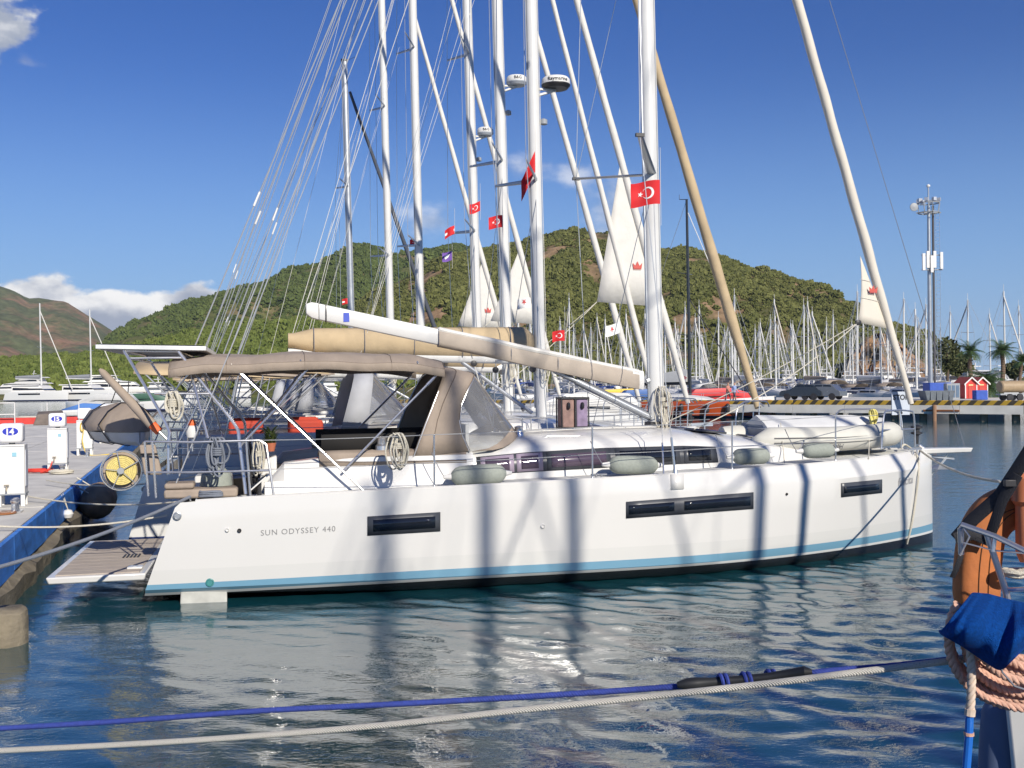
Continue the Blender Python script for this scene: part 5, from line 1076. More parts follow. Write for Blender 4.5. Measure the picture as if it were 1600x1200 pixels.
r_ = thing('fender', 'grey ball fender behind the stern cushions', 'fender', HS, HEAD); p = B(338, 752, 1.3); MB().lathe(p, [(.03, -.22), (.15, -.18), (.22, -.05), (.2, .1), (.1, .2), (.03, .24)], 18).build('ball', GREYC, r_); MB().lathe(p, [(.03, .23), (.03, .28)], 8).build('neck', BLACK, r_)
tag(on_hero(hang_coil(B(622, 677, 2.06), .24, .46, 11, .011, 2).build('rope_hank', ROPEW, None)), 'cream rope hank hung on the lifeline beside the sprayhood', 'rope')
tag(on_hero(hang_coil(B(269, 612, 1.5), .24, .38, 8, .014, 4).build('rope_hank', ROPEW, None)), 'white rope hank hung on the solar arch', 'rope')
tag(on_hero(hang_coil(B(339, 684, 1.9), .24, .48, 8, .014, 7).build('rope_hank', ROPEG, None)), 'blue-grey rope hank hung on the pushpit rail', 'rope')
tag(on_hero(hang_coil(B(404, 688, 1.3), .16, .52, 5, .010, 9).build('rope_hank', ROPEW, None)), 'thin white rope hank hung by the helm', 'rope')
# reel of yellow webbing on the stern rail
rr_ = thing('webbing_reel', 'yellow webbing reel in a wire frame on the stern rail', 'reel', hero_world(B(190, 735, 1.3)), HEAD)
MB().lathe((0, 0, 0), [(.03, -.03), (.20, -.03), (.20, .03), (.03, .03)], 28, 'Y').build('webbing', mat('webbing_yellow', (.66, .55, .20), .8, var=.2, scale=25), rr_)
for k in range(7): MB().tube([(.05 + .024 * k) * Vector((math.cos(a), 0, math.sin(a))) + Vector((0, -.032, 0)) for a in [2 * math.pi * j / 24 for j in range(24)]], .005, 4, closed=True).build('webbing_turn', mat('webbing_yellow', (0, 0, 0)), rr_)
MB().lathe((0, .04, 0), [(.03, 0), (.245, 0), (.245, .07), (.03, .07)], 28, 'Y').build('backing', TAUPE, rr_)
for y in (-.06, .1): MB().tube([(.265 * math.cos(a), y, .265 * math.sin(a)) for a in [2 * math.pi * k / 32 for k in range(32)]], .009, 6, closed=True).build('frame_ring', STEEL, rr_)
for k in range(5): a = 2 * math.pi * k / 5 + .5; MB().tube([(0, -.07, 0), (.265 * math.cos(a), -.06, .265 * math.sin(a))], .007, 6).build('spoke', STEEL, rr_)
MB().lathe((0, -.08, 0), [(.005, -.02), (.045, -.02), (.045, .02)], 14, 'Y').build('hub', GREYP, rr_); MB().tube([(.2, .02, -.05), (.33, .2, -.05), (.45, .3, .1)], .012, 6).build('bracket', STEEL, rr_)
# covered pole (stowed gangway) leaning aft
gp = thing('gangway_pole', 'tan covered pole with orange collar leaning out over the stern', 'pole', HS, HEAD)
a = B(156, 577, .9); c = B(238, 664, 1.1); e = B(262, 687, 1.15); MB().tube([a, a.lerp(c, .06), c], [.025, .05, .075], 12).build('cover', TAUPE, gp); MB().tube([c, c.lerp(e, .45)], .062, 12).build('collar', mat('collar_orange', (.75, .14, .04), .6), gp); MB().tube([c.lerp(e, .45), e], .02, 8).build('foot', STEEL, gp)
gb = thing('boarding_plank', 'tan covered board strapped upright at the stern rail', 'plank', HS, HEAD); a = B(233, 695, 1.4); c = B(238, 742, 1.45)
MB().hexa([c + Vector((-.1, -.03, 0)), c + Vector((.13, -.03, 0)), c + Vector((.13, .05, 0)), c + Vector((-.1, .05, 0)), a + Vector((-.13, -.03, 0)), a + Vector((.08, -.03, 0)), a + Vector((.08, .05, 0)), a + Vector((-.13, .05, 0))]).build('cover', TAUPE, gb, bevel=.02); MB().tube([a.lerp(c, .3) + Vector((-.13, -.04, 0)), a.lerp(c, .3) + Vector((.1, -.04, 0))], .012, 6).build('strap', BLACK, gb)
sl_ = thing('solar_lamp', 'small tilted solar lamp panel on the stern quarter', 'lamp', HS, HEAD); p = B(405, 751, 1.75); MB().box(p, (.28, .2, .02), ry=-.7).build('panel', GLASSD, sl_, smooth=False); MB().box(p + Vector((.01, 0, -.012)), (.32, .24, .02), ry=-.7).build('frame', WHITEP, sl_, bevel=.004); MB().tube([p, Vector((p.x, p.y, hull.ws(p.x) - .02))], .03, 8).build('foot', BLACK, sl_)
pt_ = thing('potted_plant', 'small green plant in a terracotta pot on the cockpit coaming', 'plant', HS, HEAD); p = B(423, 692, 1.1); pf_ = MB(); rg = random.Random(3)
for k in range(90): a = rg.uniform(0, 6.28); t = rg.random(); b0_ = p + Vector((.05 * math.cos(a), .05 * math.sin(a), -.02 + t * .2)); tip = b0_ + Vector((.1 * math.cos(a), .1 * math.sin(a), .08)); s_ = Vector((-math.sin(a), math.cos(a), 0)) * .018; pf_.add([b0_ - s_, b0_ + s_, tip], [(0, 1, 2)])
pf_.build('leaves', mat('plant_green', (.09, .13, .03), .7, var=.4, scale=8), pt_, smooth=False); MB().lathe(p + Vector((0, 0, -.12)), [(.05, 0), (.075, .1), (.08, .12), (.06, .12)], 14).build('pot', mat('terracotta', (.45, .14, .07), .8), pt_)
# pair of folding crates with printed cloth on the coachroof
for k, (x0, x1, cc) in enumerate([(874, 894, (.30, .19, .16)), (896, 915, (.26, .20, .30))]):
    bt = thing('mesh_bag', ['dark framed brownish box bag standing on the coachroof', 'dark framed purple box bag standing on the coachroof'][k], 'bag', HS, HEAD); a = B(x0, 667, .15); c = B(x1, 620, .15); mx_ = (a + c) / 2; sx_, sz_ = c.x - a.x, c.z - a.z
    z0 = ctop(a.x) + .05; sz_ = c.z - z0; MB().box((mx_.x, -.15, z0 + sz_ / 2), (sx_ * .92, .30, sz_ * .96)).build('cloth', mat('bag_cloth%d' % k, cc, .8, var=.35, scale=9), bt, bevel=.02)
    for sx in (-1, 1):
        for sy in (-1, 1): MB().tube([(mx_.x + sx * sx_ / 2, -.15 + sy * .16, z0), (mx_.x + sx * sx_ / 2, -.15 + sy * .16, z0 + sz_)], .012, 6).build('frame_post', BLACK, bt)
    MB().box((mx_.x, -.15, z0 + sz_ - .02), (sx_ + .03, .35, .035)).build('lid', BLACK, bt, bevel=.01); MB().box((mx_.x, -.15, z0 + .012), (sx_ + .03, .35, .024)).build('base', BLACK, bt)
    MB().lathe((mx_.x, -.31, z0 + sz_ * .72), [(.05, -.02), (.06, 0), (.05, .02)], 10, 'X').build('handle', BLACK, bt)
# upturned inflatable on the foredeck
def dinghy():
    r = thing('inflatable_dinghy', 'pale grey inflatable dinghy lying upside down on the foredeck', 'dinghy', HS, HEAD)
    u0, u1, hw, rt = 9.4, 12.1, .58, .205; z = lambda u: hull.ws(u) + .27 + .05 * max(0, 10.8 - u)
    GD = mat('hypalon_grey', (.56, .55, .49), .55, var=.08, scale=4)
    P = []; R_ = []
    def side(sg):
        o = []
        for t in np.linspace(0, 1, 12): u = u0 + (u1 - .55 - u0) * t; o.append(((u, sg * hw * (1 - .08 * t * t), z(u) + .04 * t), rt if t > .06 else rt * .45))
        return o
    A = side(-1); bow = [((u1 - .55 + .55 * math.sin(a), -hw * .92 * math.cos(a), z(u1) + .05), rt * .98) for a in np.linspace(.25, math.pi - .25, 9)]; C_ = side(1)[::-1]
    al = [((u0 - .12, -hw, z(u0)), .03)] + A + bow + C_ + [((u0 - .12, hw, z(u0)), .03)]
    tb_ = MB().tube([a[0] for a in al], [a[1] for a in al], 16).build('tube', GD, r, ang=60)
    rows = []
    for t in np.linspace(0, 1, 12):
        u = u0 + .25 + (u1 - u0 - .3) * t; w_ = hw * (1 - .85 * max(0, (t - .55) / .45) ** 2); rise = .27 * (1 - .3 * max(0, t - .7) / .3)
        rows.append([(u, -w_, z(u) + .10), (u, -w_ * .55, z(u) + .10 + rise * .6), (u, 0, z(u) + .12 + rise), (u, w_ * .55, z(u) + .10 + rise * .6), (u, w_, z(u) + .10)])
    bb = MB().loft(rows, closed=False); bb.f.append((0, 1, 2, 3, 4)); bb.build('keel_hull', mat('dinghy_white', (.68, .68, .66), .4, var=.06), r, ang=40, solid=.012)
    boxo('transom', (u0 + .22, 0, z(u0) + .0), (.05, hw * 1.5, .36), GREYP, r, bevel=.02)
    for dz, rr in ((.03, .012), (-.05, .012)): MB().tube([(a[0][0], a[0][1] * (1 + (rt - .005) / hw) if abs(a[0][1]) > .2 else a[0][1], a[0][2] + dz) for a in al[2:-2]], rr, 5).build('rubbing_strake', mat('strake_dark', (.12, .12, .12), .7), r)
    text_obj('lettering', 'HIGHFIELD', lambda x, y: (10.55 - x, -hw - rt * math.cos(math.asin(max(-1, min(1, (-.07 - y) / rt)))) - .004, z(10.5) - .055 - y), mat('letter_dark', (.12, .12, .14), .5), r, size=.12, bold=.001)
    MB().add([(10.02 + .06 * math.cos(a) * k - .03 * (k > 1), -hw - rt - .002 + .03 * abs(math.sin(a)), z(10.) - .05 + .1 * math.sin(a)) for k in (1, 1.6) for a in np.linspace(-1.2, 1.2, 7)], [(i, i + 1, i + 8, i + 7) for i in range(6)]).build('logo_swoosh', mat('logo_blue', (.05, .07, .35), .5), r, smooth=False)
    MB().tube(bez((9.9, -.4, z(10) + .28), (9.6, -1.1, hull.ws(9.6)), -.05, 8), .008, 5).build('lashing', ROPEW, r); MB().tube(bez((11.6, -.3, z(11.6) + .22), (11.0, -1.25, hull.ws(11)), 0, 8), .008, 5).build('lashing', ROPEW, r)
dinghy()
dt = thing('liferaft_case', 'grey covered case at the stern end of the dinghy', 'case', HS, HEAD); p = B(1195, 680, -.1); MB().box((p.x, .15, p.z), (.45, .9, .42)).build('cover', mat('case_grey', (.30, .33, .36), .8, var=.1), dt, bevel=.05)
MB().lathe((p.x - .42, .35, p.z - .02), [(.02, -.3), (.17, -.26), (.19, 0), (.17, .26), (.02, .3)], 16, 'X').build('roll', mat('hypalon_grey', (0, 0, 0)), dt)
st_ = thing('stop_sign', 'pale board lettered STOP tied to the bow rail', 'sign', HS, HEAD); a = B(1393, 612, -.25); c = B(1421, 648, -.25); MB().box(((a.x + c.x) / 2, .25, (a.z + c.z) / 2), (c.x - a.x, .02, a.z - c.z)).build('board', mat('sign_grey', (.50, .55, .62), .5, var=.05), st_, smooth=False)
text_obj('lettering', 'STOP', lambda x, y: ((a.x + c.x) / 2 + x, .2375, a.z - .145 + y), BLACK, st_, size=.128, bold=.004)
MB().lathe(((a.x + c.x) / 2 + .01, .24, c.z + .035), [(.002, -.008), (.022, -.006), (.022, 0)], 12, 'Y').build('bolt', BLACK, st_)
yl = on_hero(hang_coil(B(1364, 640, .3), .18, .30, 7, .014, 12).build('rope_hank', mat('rope_yellow', (.70, .62, .20), .85, var=.2, scale=60), None)); tag(yl, 'yellow rope hank hung on the bow rail', 'rope')
# bow line hanging down the topsides, mooring lines
P = [B(1418, 702, .3)] + [HB(x, y, 1., .03) for x, y in ((1432, 712), (1434, 740), (1430, 775), (1424, 815))] + [B(1417, 850, .55)]
tag(on_hero(MB().tube(smooth_path([B(1408, 700, .35), B(1415, 695, .2)] + P[1:], 6), .017, 8).build('mooring_line', ROPEW, None)), 'beige line hanging down the bow into the water', 'rope')
cl_ = hero_world((12.6, -.25, 1.47)); tag(MB().tube(bez(cl_, at(1560, 752, 13.), .1, 12) + bez(at(1560, 752, 13.), at(1640, 790, 11), .05, 8)[1:], .018, 8).build('mooring_line', ROPEW, None), 'beige bow line running off past the bow to the right', 'rope')
s0 = hero_world((.62, -1.75, hull.ws(.6) + .05)); tag(MB().tube(bez(s0, q(-4.5, .3, QZ + .15), .12, 20), .022, 8).build('mooring_line', ROPEG, None), 'thick grey stern line running from the yacht to the quay', 'rope')
for k, (a_, b_, sg_) in enumerate([((.5, 1.7, 1.25), (8.5, .5), .15), ((.2, -.9, .9), (1.2, .6), .1), ((.2, .9, .9), (5.3, .5), .1)]):
    tag(MB().tube(bez(hero_world(a_), q(b_[0], b_[1], QZ + .12), sg_, 14), .014, 6).build('mooring_line', ROPEW, None), ['pale stern line from the far quarter to the quay', 'pale stern line from the platform to the bollard by pedestal 14', 'pale stern line from the transom to the blue quay edge'][k], 'rope')
fl = floor_coil(hero_world((.85, -1.83, hull.ws(.8) + .0)), .13, 7, .018, 4, .55).build('rope_hank', ROPEG, None); tag(fl, 'blue-grey rope coiled on the stern cleat', 'rope')

# rescue light by the helm
ml_ = thing('rescue_light', 'white rescue light with orange cap clipped near the helm', 'light', HS, HEAD); p = B(300, 672, 1.2)
MB().lathe(p, [(.02, -.12), (.07, -.1), (.085, -.02), (.08, .05), (.04, .07)], 16).build('body', WHITEP, ml_); MB().lathe(p + Vector((0, 0, .06)), [(.05, 0), (.055, .03), (.03, .08), (.005, .09)], 14).build('cap', mat('collar_orange', (0, 0, 0)), ml_); MB().tube([p + Vector((0, .07, -.3)), p + Vector((0, .07, .02))], .012, 6).build('clip', STEEL, ml_)
# ------------------------------------------------------------------ neighbouring yachts
def yacht(mast_xy, head, label, cat='sailing yacht', group='yachts moored side by side along the quay', mast_h=19.5, cover=TAN, bimini=TAN, genoa=SAIL, hullm=None, mastm=ALU, radar=None,
          clew=True, detail=True, cushions=None, second_stay=False, seed=1, J=5.15, sun_uv=None, boom_up=.0, gen_r=.11, mw=1., flap=.36, spr=(6.4, 11.4, 15.4), Lmast=7.9):
    rg = random.Random(seed); L = Lmast + J; H = Hull(L, 2.05, 1.25, 1.55, .9, .3, .08); ca, sa = math.cos(head), math.sin(head)
    loc = Vector((mast_xy[0] - ca * Lmast, mast_xy[1] - sa * Lmast, 0)); r = thing('sailing_yacht', label, cat, loc, head, group)
    hm = hullm or HULLW
    h = H.mesh(24).build('hull', hm, r, ang=28); H.deck(4.3, L - .05, 20).build('deck', NONSKID, r)
    for d_ in H.side_deck(0, 4.3, 1.35, 6): d_.build('side_deck', NONSKID, r)
    boxo('cockpit_sole', (2.3, 0, .9), (4.2, 2.75, .06), TEAK, r); boxo('transom', (.55, 0, .9), (.08, 3.4, .7), GEL, r)
    for sg in (-1, 1):
        boxo('cockpit_coaming', (2.6, sg * 1.25, 1.5), (3.4, .3, .7), GEL, r, bevel=.05); boxo('seat', (2.6, sg * .8, 1.15), (3.2, .6, .5), GEL, r)
        if cushions: [boxo('cushion', (u_, sg * .98, 1.85), (.62, .12, .45), cushions, r, bevel=.06) for u_ in (2.0, 3.1)]
        MB().tube([(1.2, sg * .9 + .42 * math.cos(a), 1.5 + .42 * math.sin(a)) for a in [2 * math.pi * k / 20 for k in range(20)]], .018, 6, closed=True).build('wheel', STEEL, r)
        boxo('helm_pedestal', (1.4, sg * .9, 1.35), (.25, .3, .9), GEL, r, bevel=.04)
    # coachroof
    def sec(u):
        hw = float(np.interp(u, [4, 5, 8, 9.5, 10.6], [1.38, 1.4, 1.25, .9, .3])); d = H.ws(u) - .03; t = float(np.interp(u, [4, 4.8, 6, 8, 9.5, 10.6], [1.9, 2.02, 2.05, 1.98, 1.78, 1.5]))
        k = t - d; return [(hw, d), (hw - .08 * k, d + .6 * k), (hw - .25 * k, d + .88 * k), (hw * .55, t), (0, t + .05)]
    rows = [[(u, -v, w) for v, w in sec(u)] + [(u, v, w) for v, w in sec(u)[::-1][1:]] for u in np.linspace(4.2, 10.6, 18)]
    cb = MB().loft(rows, closed=False); cb.f.append(tuple(range(9))); c = cb.build('coachroof', GEL, r, ang=40)
    for sg in (-1, 1):
        for u0, u1 in ((4.7, 5.7), (5.85, 6.9), (7.05, 8.2)):
            rr = []
            for u in np.linspace(u0, u1, 4):
                s_ = sec(u); k = s_[3][1] - s_[0][1]; rr.append([(u, sg * (s_[0][0] - .012 * k + .004), s_[0][1] + .16 * k), (u, sg * (s_[0][0] - .07 * k + .004), s_[0][1] + .54 * k)])
            MB().loft(rr, closed=False).build('cabin_window', GLASSD, c, solid=.006)
    if hullm is None or True:
        for sg in (-1, 1):
            for u0, u1 in ((3.2, 4.4), (6.6, 8.4)):
                MB().loft([[(u, sg * (H.v_at(u, w) + .004), w) for w in (.78, .98)] for u in np.linspace(u0, u1, 6)], closed=False).build('hull_window', GLASSD, h, solid=.006)
    # canopy and sprayhood
    if bimini:
        rows = [[(u, 1.5 * math.sin(a), 3.2 - .28 * (1 - math.cos(a)) ** 1.2 + .04 * math.sin(u * 2.2 + seed)) for a in np.linspace(-1.45, 1.45, 11)] for u in np.linspace(.1, 3.5, 10)]
        bi = MB().loft(rows, closed=False).build('bimini_canopy', bimini, r, solid=.012, ang=60)
        for sg in (-1, 1):
            for u0, u1 in ((.3, 1.6), (1.9, 1.6), (3.3, 1.8)): MB().tube([(u0, sg * 1.47, 2.95), (u1, sg * 1.5, 1.6)], .016, 6).build('bimini_frame', STEEL, bi)
    def arch(bu, bw, tu, tw, hv=1.38):
        pr = [(0, 0), (.01, .4), (.05, .75), (.14, .92), (.4, 1.), (1, 1.03)]; hf = [Vector((bu + (tu - bu) * min(1, f), -(hv * (1 - x)), bw + (tw - bw) * f)) for x, f in pr]; return hf + [Vector((p.x, -p.y, p.z)) for p in hf[::-1][1:]]
    A0, A1 = arch(3.7, 1.85, 4.0, 2.95), arch(4.2, 1.9, 4.35, 2.95); fb = [Vector((4.3 + 1.0 * math.sin(math.pi * k / 10) ** .7, -1.38 * math.cos(math.pi * k / 10), 2.02)) for k in range(11)]
    sh_ = MB().loft([A0, A1], closed=False).build('sprayhood', cover if cover is not TAN else mat('hood_grey', (.42, .43, .45), .8, var=.1), r, solid=.01, ang=60); MB().loft([[a_.lerp(b_, t) for a_, b_ in zip(A1, fb)] for t in (0, .5, .9)], closed=False).build('hood_window', VINYL, sh_)
    MB().loft([[a_.lerp(b_, t) for a_, b_ in zip(A1, fb)] for t in (.9, 1.)], closed=False).build('hood_skirt', cover if cover is not TAN else GREYP, sh_, solid=.01)
    # rig
    rk = math.tan(rad(rg.uniform(.6, 1.3))); ml = lambda z, du=0., v=0.: (Lmast + du - (z - 2) * rk, -v, z)
    ring = lambda z: [(ml(z)[0] + .12 * mw * math.cos(t), .085 * math.sin(t), z) for t in [2 * math.pi * k / 12 for k in range(12)]]
    ma = MB().loft([ring(z) for z in (1.95, 8, 14, mast_h)]).build('mast', mastm, r, ang=60); MB().tube([ml(2.2, -.13), ml(mast_h - .5, -.13)], .018, 5).build('sail_slot', ALUG, ma)
    for k in range(2): MB().tube([ml(2.2, .13 - .2 * k, .06), ml(mast_h - .3, .1 - .16 * k, .05)], .006, 4).build('halyard', [ROPEL, WIREG][k], ma)
    hang_coil((Lmast + .05, -.16, 3.4), .22, .7, 5, .009, seed).build('halyard_hank', ROPEW, ma)
    MB().lathe((Lmast - .2, -.12, 3.0), [(.07, 0), (.06, .1), (.03, .12)], 10, 'Y').build('winch', BLACK, ma)
    tips = {}
    for lv, z in enumerate(spr):
        for sg in (-1, 1):
            a = Vector(ml(z, 0, sg * .06)); t = a + Vector((-.55 + .1 * lv, -sg * (1.35 - .25 * lv), .12)); tips[lv, sg] = t
            MB().tube([a, t], [.05, .03], 6, flat=.5).build('spreader', ALUG, ma)
    for sg in (-1, 1):
        base = Vector((Lmast - .35, -sg * (H.hb(Lmast - .35) - .08), H.ws(Lmast) - .02)); MB().tube([base] + [tips[k, sg] for k in range(len(spr))] + [Vector(ml(mast_h - .4))], .008, 4).build('cap_shroud', WIRE, ma); MB().tube([base + Vector((-.2, 0, 0)), Vector(ml(spr[0] - .2))], .007, 4).build('lower_shroud', WIRE, ma)
        bs = Vector((.3, -sg * 1.5, 1.4)); MB().tube([bs, Vector(ml(mast_h, -.1))], .012, 4).build('backstay', WIRE, ma)
        if seed % 2: p = bs.lerp(Vector(ml(mast_h, -.1)), .26); MB().tube([p, bs.lerp(Vector(ml(mast_h, -.1)), .275)], .022, 6).build('backstay_tensioner', WHITEP, ma)
        for u_ in (4.2,): MB().tube([Vector((u_, -sg * .12, 3.35)), tips[0, sg].lerp(a, .4) + Vector((-.3, 0, 2.))], .004, 4).build('lazy_jack', ROPEL, ma)
    # boom and sail cover
    b0 = Vector((Lmast - .18, 0, 3.0 + boom_up)); b1 = Vector((Lmast - 5.1, 0, 3.12 + boom_up)); rgs = lambda t, hh, ww, up: [b0.lerp(b1, t) + Vector((0, ww * math.sin(a), up + hh * math.cos(a))) for a in [2 * math.pi * k / 12 for k in range(12)]]
    bo = MB().loft([rgs(0, .12, .085, 0), rgs(1, .11, .08, 0)]).build('boom', ALU, r); MB().tube([b1 + Vector((0, 0, .1)), Vector(ml(mast_h, -.1))], .006, 4).build('topping_lift', ROPEL, bo)
    if cover:
        cv = MB().loft([rgs(t, (.34 - .10 * t) * (1 if .02 < t < .98 else .6), .19 + .02 * math.sin(9 * t + seed), .31 - .05 * t) for t in (0, .03, .15, .3, .45, .6, .75, .9, .98, 1.0)]).build('sail_cover', cover, bo, ang=60)
        for t in (.1, .3, .5, .7, .9): MB().tube([b0.lerp(b1, t) + Vector((0, .19 * math.sin(a) * 1.1, .30 - .05 * t + (.355 - .1 * t) * math.cos(a))) for a in [2 * math.pi * k / 12 for k in range(12)]], .008, 4, closed=True).build('cover_tie', WIREG, cv)
    MB().tube([(Lmast - .2, 0, 2.1), b0.lerp(b1, .3) + Vector((0, 0, -.1))], .04, 8).build('vang', ALUG, bo)
    # headsail
    def genoa_roll(u_, top, nm, m, gr, cl):
        tk = Vector((u_, 0, 1.95)); hd = Vector(ml(top, .1)); n = 40; P = [tk.lerp(hd, .01 + .97 * k / n) + Vector((.003 * math.sin(k), .003 * math.cos(k), 0)) for k in range(n + 1)]; R_ = [gr * (.55 + .5 * min(1, k / n * 8) - .5 * k / n) * (1 + .05 * math.sin(k * 1.7)) for k in range(n + 1)]
        g = MB().tube(P, R_, 10).build(nm, m, r, ang=70); MB().lathe((u_, 0, 1.8), [(.03, -.2), (.1, -.05), (.1, -.02), (.05, 0), (.05, .06), (.1, .08), (.1, .11), (.03, .15)], 12).build('furler_drum', BLACK, g)
        if cl:
            c0 = tk.lerp(hd, flap); c1 = tk.lerp(hd, .15); e = c1 + Vector((-1.75, 0, .12)); rows = [[(c0.lerp(c1, t)).lerp(c0.lerp(e, t), s / 4) + Vector((0, -.012 * math.sin(math.pi * s / 4) * t, 0)) for s in range(5)] for t in np.linspace(0, 1, 6)]
            f_ = MB().loft(rows, closed=False).build('clew_flap', m, g, solid=.008); crown(f_, c0.lerp(c1, .72) + Vector((-.36, -.03, 0)), .26)
            for sg in (-1, 1): MB().tube(bez(e, (6.5, -sg * 1.2, 2.0), .15, 8), .01, 5).build('jib_sheet', ROPEW, g)
        return g
    genoa_roll(L - .25, mast_h - 1.0, 'furled_headsail', genoa, gen_r, clew)
    if second_stay: genoa_roll(L - 1.15, mast_h - 3., 'furled_headsail', SAILW, .085, False)
    # rails
    for sg in (-1, 1):
        tops = [Vector((1.6, -sg * 1.78, 1.95))]; ps = MB().tube([(.35, -sg * 1.2, 2.0), (.4, -sg * 1.65, 2.0), (1.6, -sg * 1.78, 1.95), (1.65, -sg * 1.8, 1.25)], .016, 6).tube([(.4, -sg * 1.65, 2.0), (.42, -sg * 1.65, 1.25)], .016, 6).tube([(.4, -sg * 1.65, 1.65), (1.6, -sg * 1.78, 1.62)], .014, 6); ps.build('pushpit', STEEL, r)
        for u in (3.6, 5.5, 7.2, 8.9, 10.4):
            v = H.hb(u) - .1; p = Vector((u, -sg * v, H.ws(u) + .62)); MB().tube([(u, -sg * v, H.ws(u) - .03), p], .013, 6).build('stanchion', STEEL, r); tops.append(p)
        tops.append(Vector((L - 1.1, -sg * .75, H.ws(L) + .65)))
        for f in (1., .5):
            MB().tube([Vector((p.x, p.y, H.ws(p.x) + (p.z - H.ws(p.x)) * f)) for p in tops], .006, 4).build('lifeline', WIRE, r)
        MB().tube(smooth_path([(L - 1.2, -sg * .8, H.ws(L) - .02), (L - 1.1, -sg * .75, H.ws(L) + .65), (L - .3, -sg * .3, H.ws(L) + .72), (L - .1, -sg * .12, H.ws(L) + .6)], 4), .016, 6).tube([(L - .5, -sg * .4, H.ws(L)), (L - .45, -sg * .38, H.ws(L) + .7)], .014, 6).build('pulpit', STEEL, r)
    boxo('anchor_roller', (L + .05, 0, H.ws(L) + .03), (.6, .16, .08), STEEL, r)
    if radar:
        z, R_, txt, sh2 = radar; cx = ml(z)[0] + .12 + R_ + .06; rd = MB().lathe((cx, 0, z), [(.02, -.10), (R_ * .8, -.09), (R_ * .98, -.04), (R_, .0), (R_ * .97, .09), (R_ * .85, .13), (.02, .145)], 26).build('radar', WHITEP, ma, ang=50)
        MB().lathe((cx, 0, z - .105), [(.02, 0), (R_ * .82, 0.008), (R_ * .96, .055), (R_ * 1.003, .07), (R_ * 1.003, .09)], 26).build('radar_base', sh2, rd)
        text_obj('lettering', txt, lambda x, y: (cx + R_ * math.sin(x / R_ - .1 ), -R_ * 1.004 * math.cos(x / R_ - .1), z + .015 + y), BLACK, rd, size=.105, bold=.002)
        MB().tube([ml(z - .25, .1), (cx, 0, z - .12)], .03, 6).tube([ml(z - .12, .1), (cx, 0, z - .12)], .03, 6).build('radar_bracket', WHITEP, rd)
        MB().lathe((ml(z - .8)[0] + .2, 0, z - .8), [(.02, -.06), (.08, -.04), (.08, .05), (.02, .08)], 12).build('deck_light', GREYP, ma)
    mw = MB().tube([ml(mast_h), ml(mast_h + .5)], .008, 4).tube([ml(mast_h), (ml(mast_h)[0] + .5, 0, mast_h + .25)], .008, 4).box(ml(mast_h + .05), (.3, .14, .1)); mw.build('masthead_gear', BLACK, ma)
    return r, tips, H
HULLW = band_mat('hull_white_plain', [(.02, (.03, .03, .06)), (.12, (.04, .06, .16)), (9, (.69, .685, .66))], tilt=.03)
HULLB = band_mat('hull_grey_blue', [(.05, (.02, .02, .03)), (9, (.50, .55, .60))])
greyb = mat('radar_grey', (.40, .43, .47), .5)
N1 = yacht((.60, 21.8), rad(13.), 'white yacht with tan sail cover and tan headsail, its dinghy hung off the stern', mast_h=19.2, cover=TAN, bimini=TAN, genoa=TAN, radar=(8.9, .30, 'Raymarine', BLACK), clew=False, cushions=CUSH_R, seed=3, gen_r=.12, boom_up=.22, spr=(6.9, 11.6, 15.6))
N2 = yacht((-.08, 26.5), rad(13.), 'white yacht behind the tan-covered one, with two furled white headsails', mast_h=21.0, cover=TAN, bimini=TAUPE, genoa=SAILW, radar=(10.3, .26, 'B&G', greyb), second_stay=True, seed=5, J=5.1, spr=(8.3, 13.3, 17.3), boom_up=.1)
N3 = yacht((-.95, 31.0), rad(13.), 'white yacht whose radar dome sits just below two spreaders, fourth from the big yacht', mast_h=21.5, cover=TAN, bimini=TAN, genoa=SAILW, radar=(10.1, .24, 'B&G', greyb), seed=6, J=5.25, clew=False, spr=(7.2, 12.4, 17.), boom_up=-.05)
N4 = yacht((-3.0, 35.4), rad(13.), 'white yacht with bare spreaders and no radar next to the radar yachts', mast_h=21.5, cover=TAN, bimini=TAUPE, genoa=SAILW, seed=8, J=5.1, flap=.29, spr=(7.4, 14.0, 18.))
N5 = yacht((-4.5, 39.8), rad(13.), 'white yacht between the plain-masted yacht and the grey-masted one', mast_h=22., cover=TAN, bimini=TAN, genoa=SAILW, seed=9, J=5.3, flap=.29, spr=(7.6, 13.2, 18.))
N6 = yacht((-6.75, 45.), rad(13.), 'yacht with shorter grey mast and dark headsail, last in the quay row', mast_h=16.5, cover=TAN, bimini=TAUPE, genoa=mat('headsail_dark', (.06, .07, .09), .8), mastm=ALUG, hullm=HULLB, seed=11, J=4.9, clew=False, spr=(4.9, 11.2), Lmast=7.2)
for i_, (u_, v_, z_, m_, l_) in enumerate([(.9, 1.98, .75, WHITEP, 'white fender hanging on the quarter of the tan-covered yacht'), (2.3, 2.06, .8, GREYC, 'grey-covered fender hanging on the side of the tan-covered yacht'), (3.7, 2.12, .8, WHITEP, 'white fender hanging amidships on the tan-covered yacht')]):
    r1 = thing('fender', l_, 'fender', N1[0].location, rad(13.), 'fenders hung along the tan-covered yacht'); fender(MB(), (u_, -v_, z_ - .38), (u_, -v_, z_ + .34), .14, 14).build('body', m_, r1); MB().tube([(u_, -v_, z_ + .34), (u_, -v_ + .2, 1.62)], .008, 5).build('lanyard', ROPEW, r1)
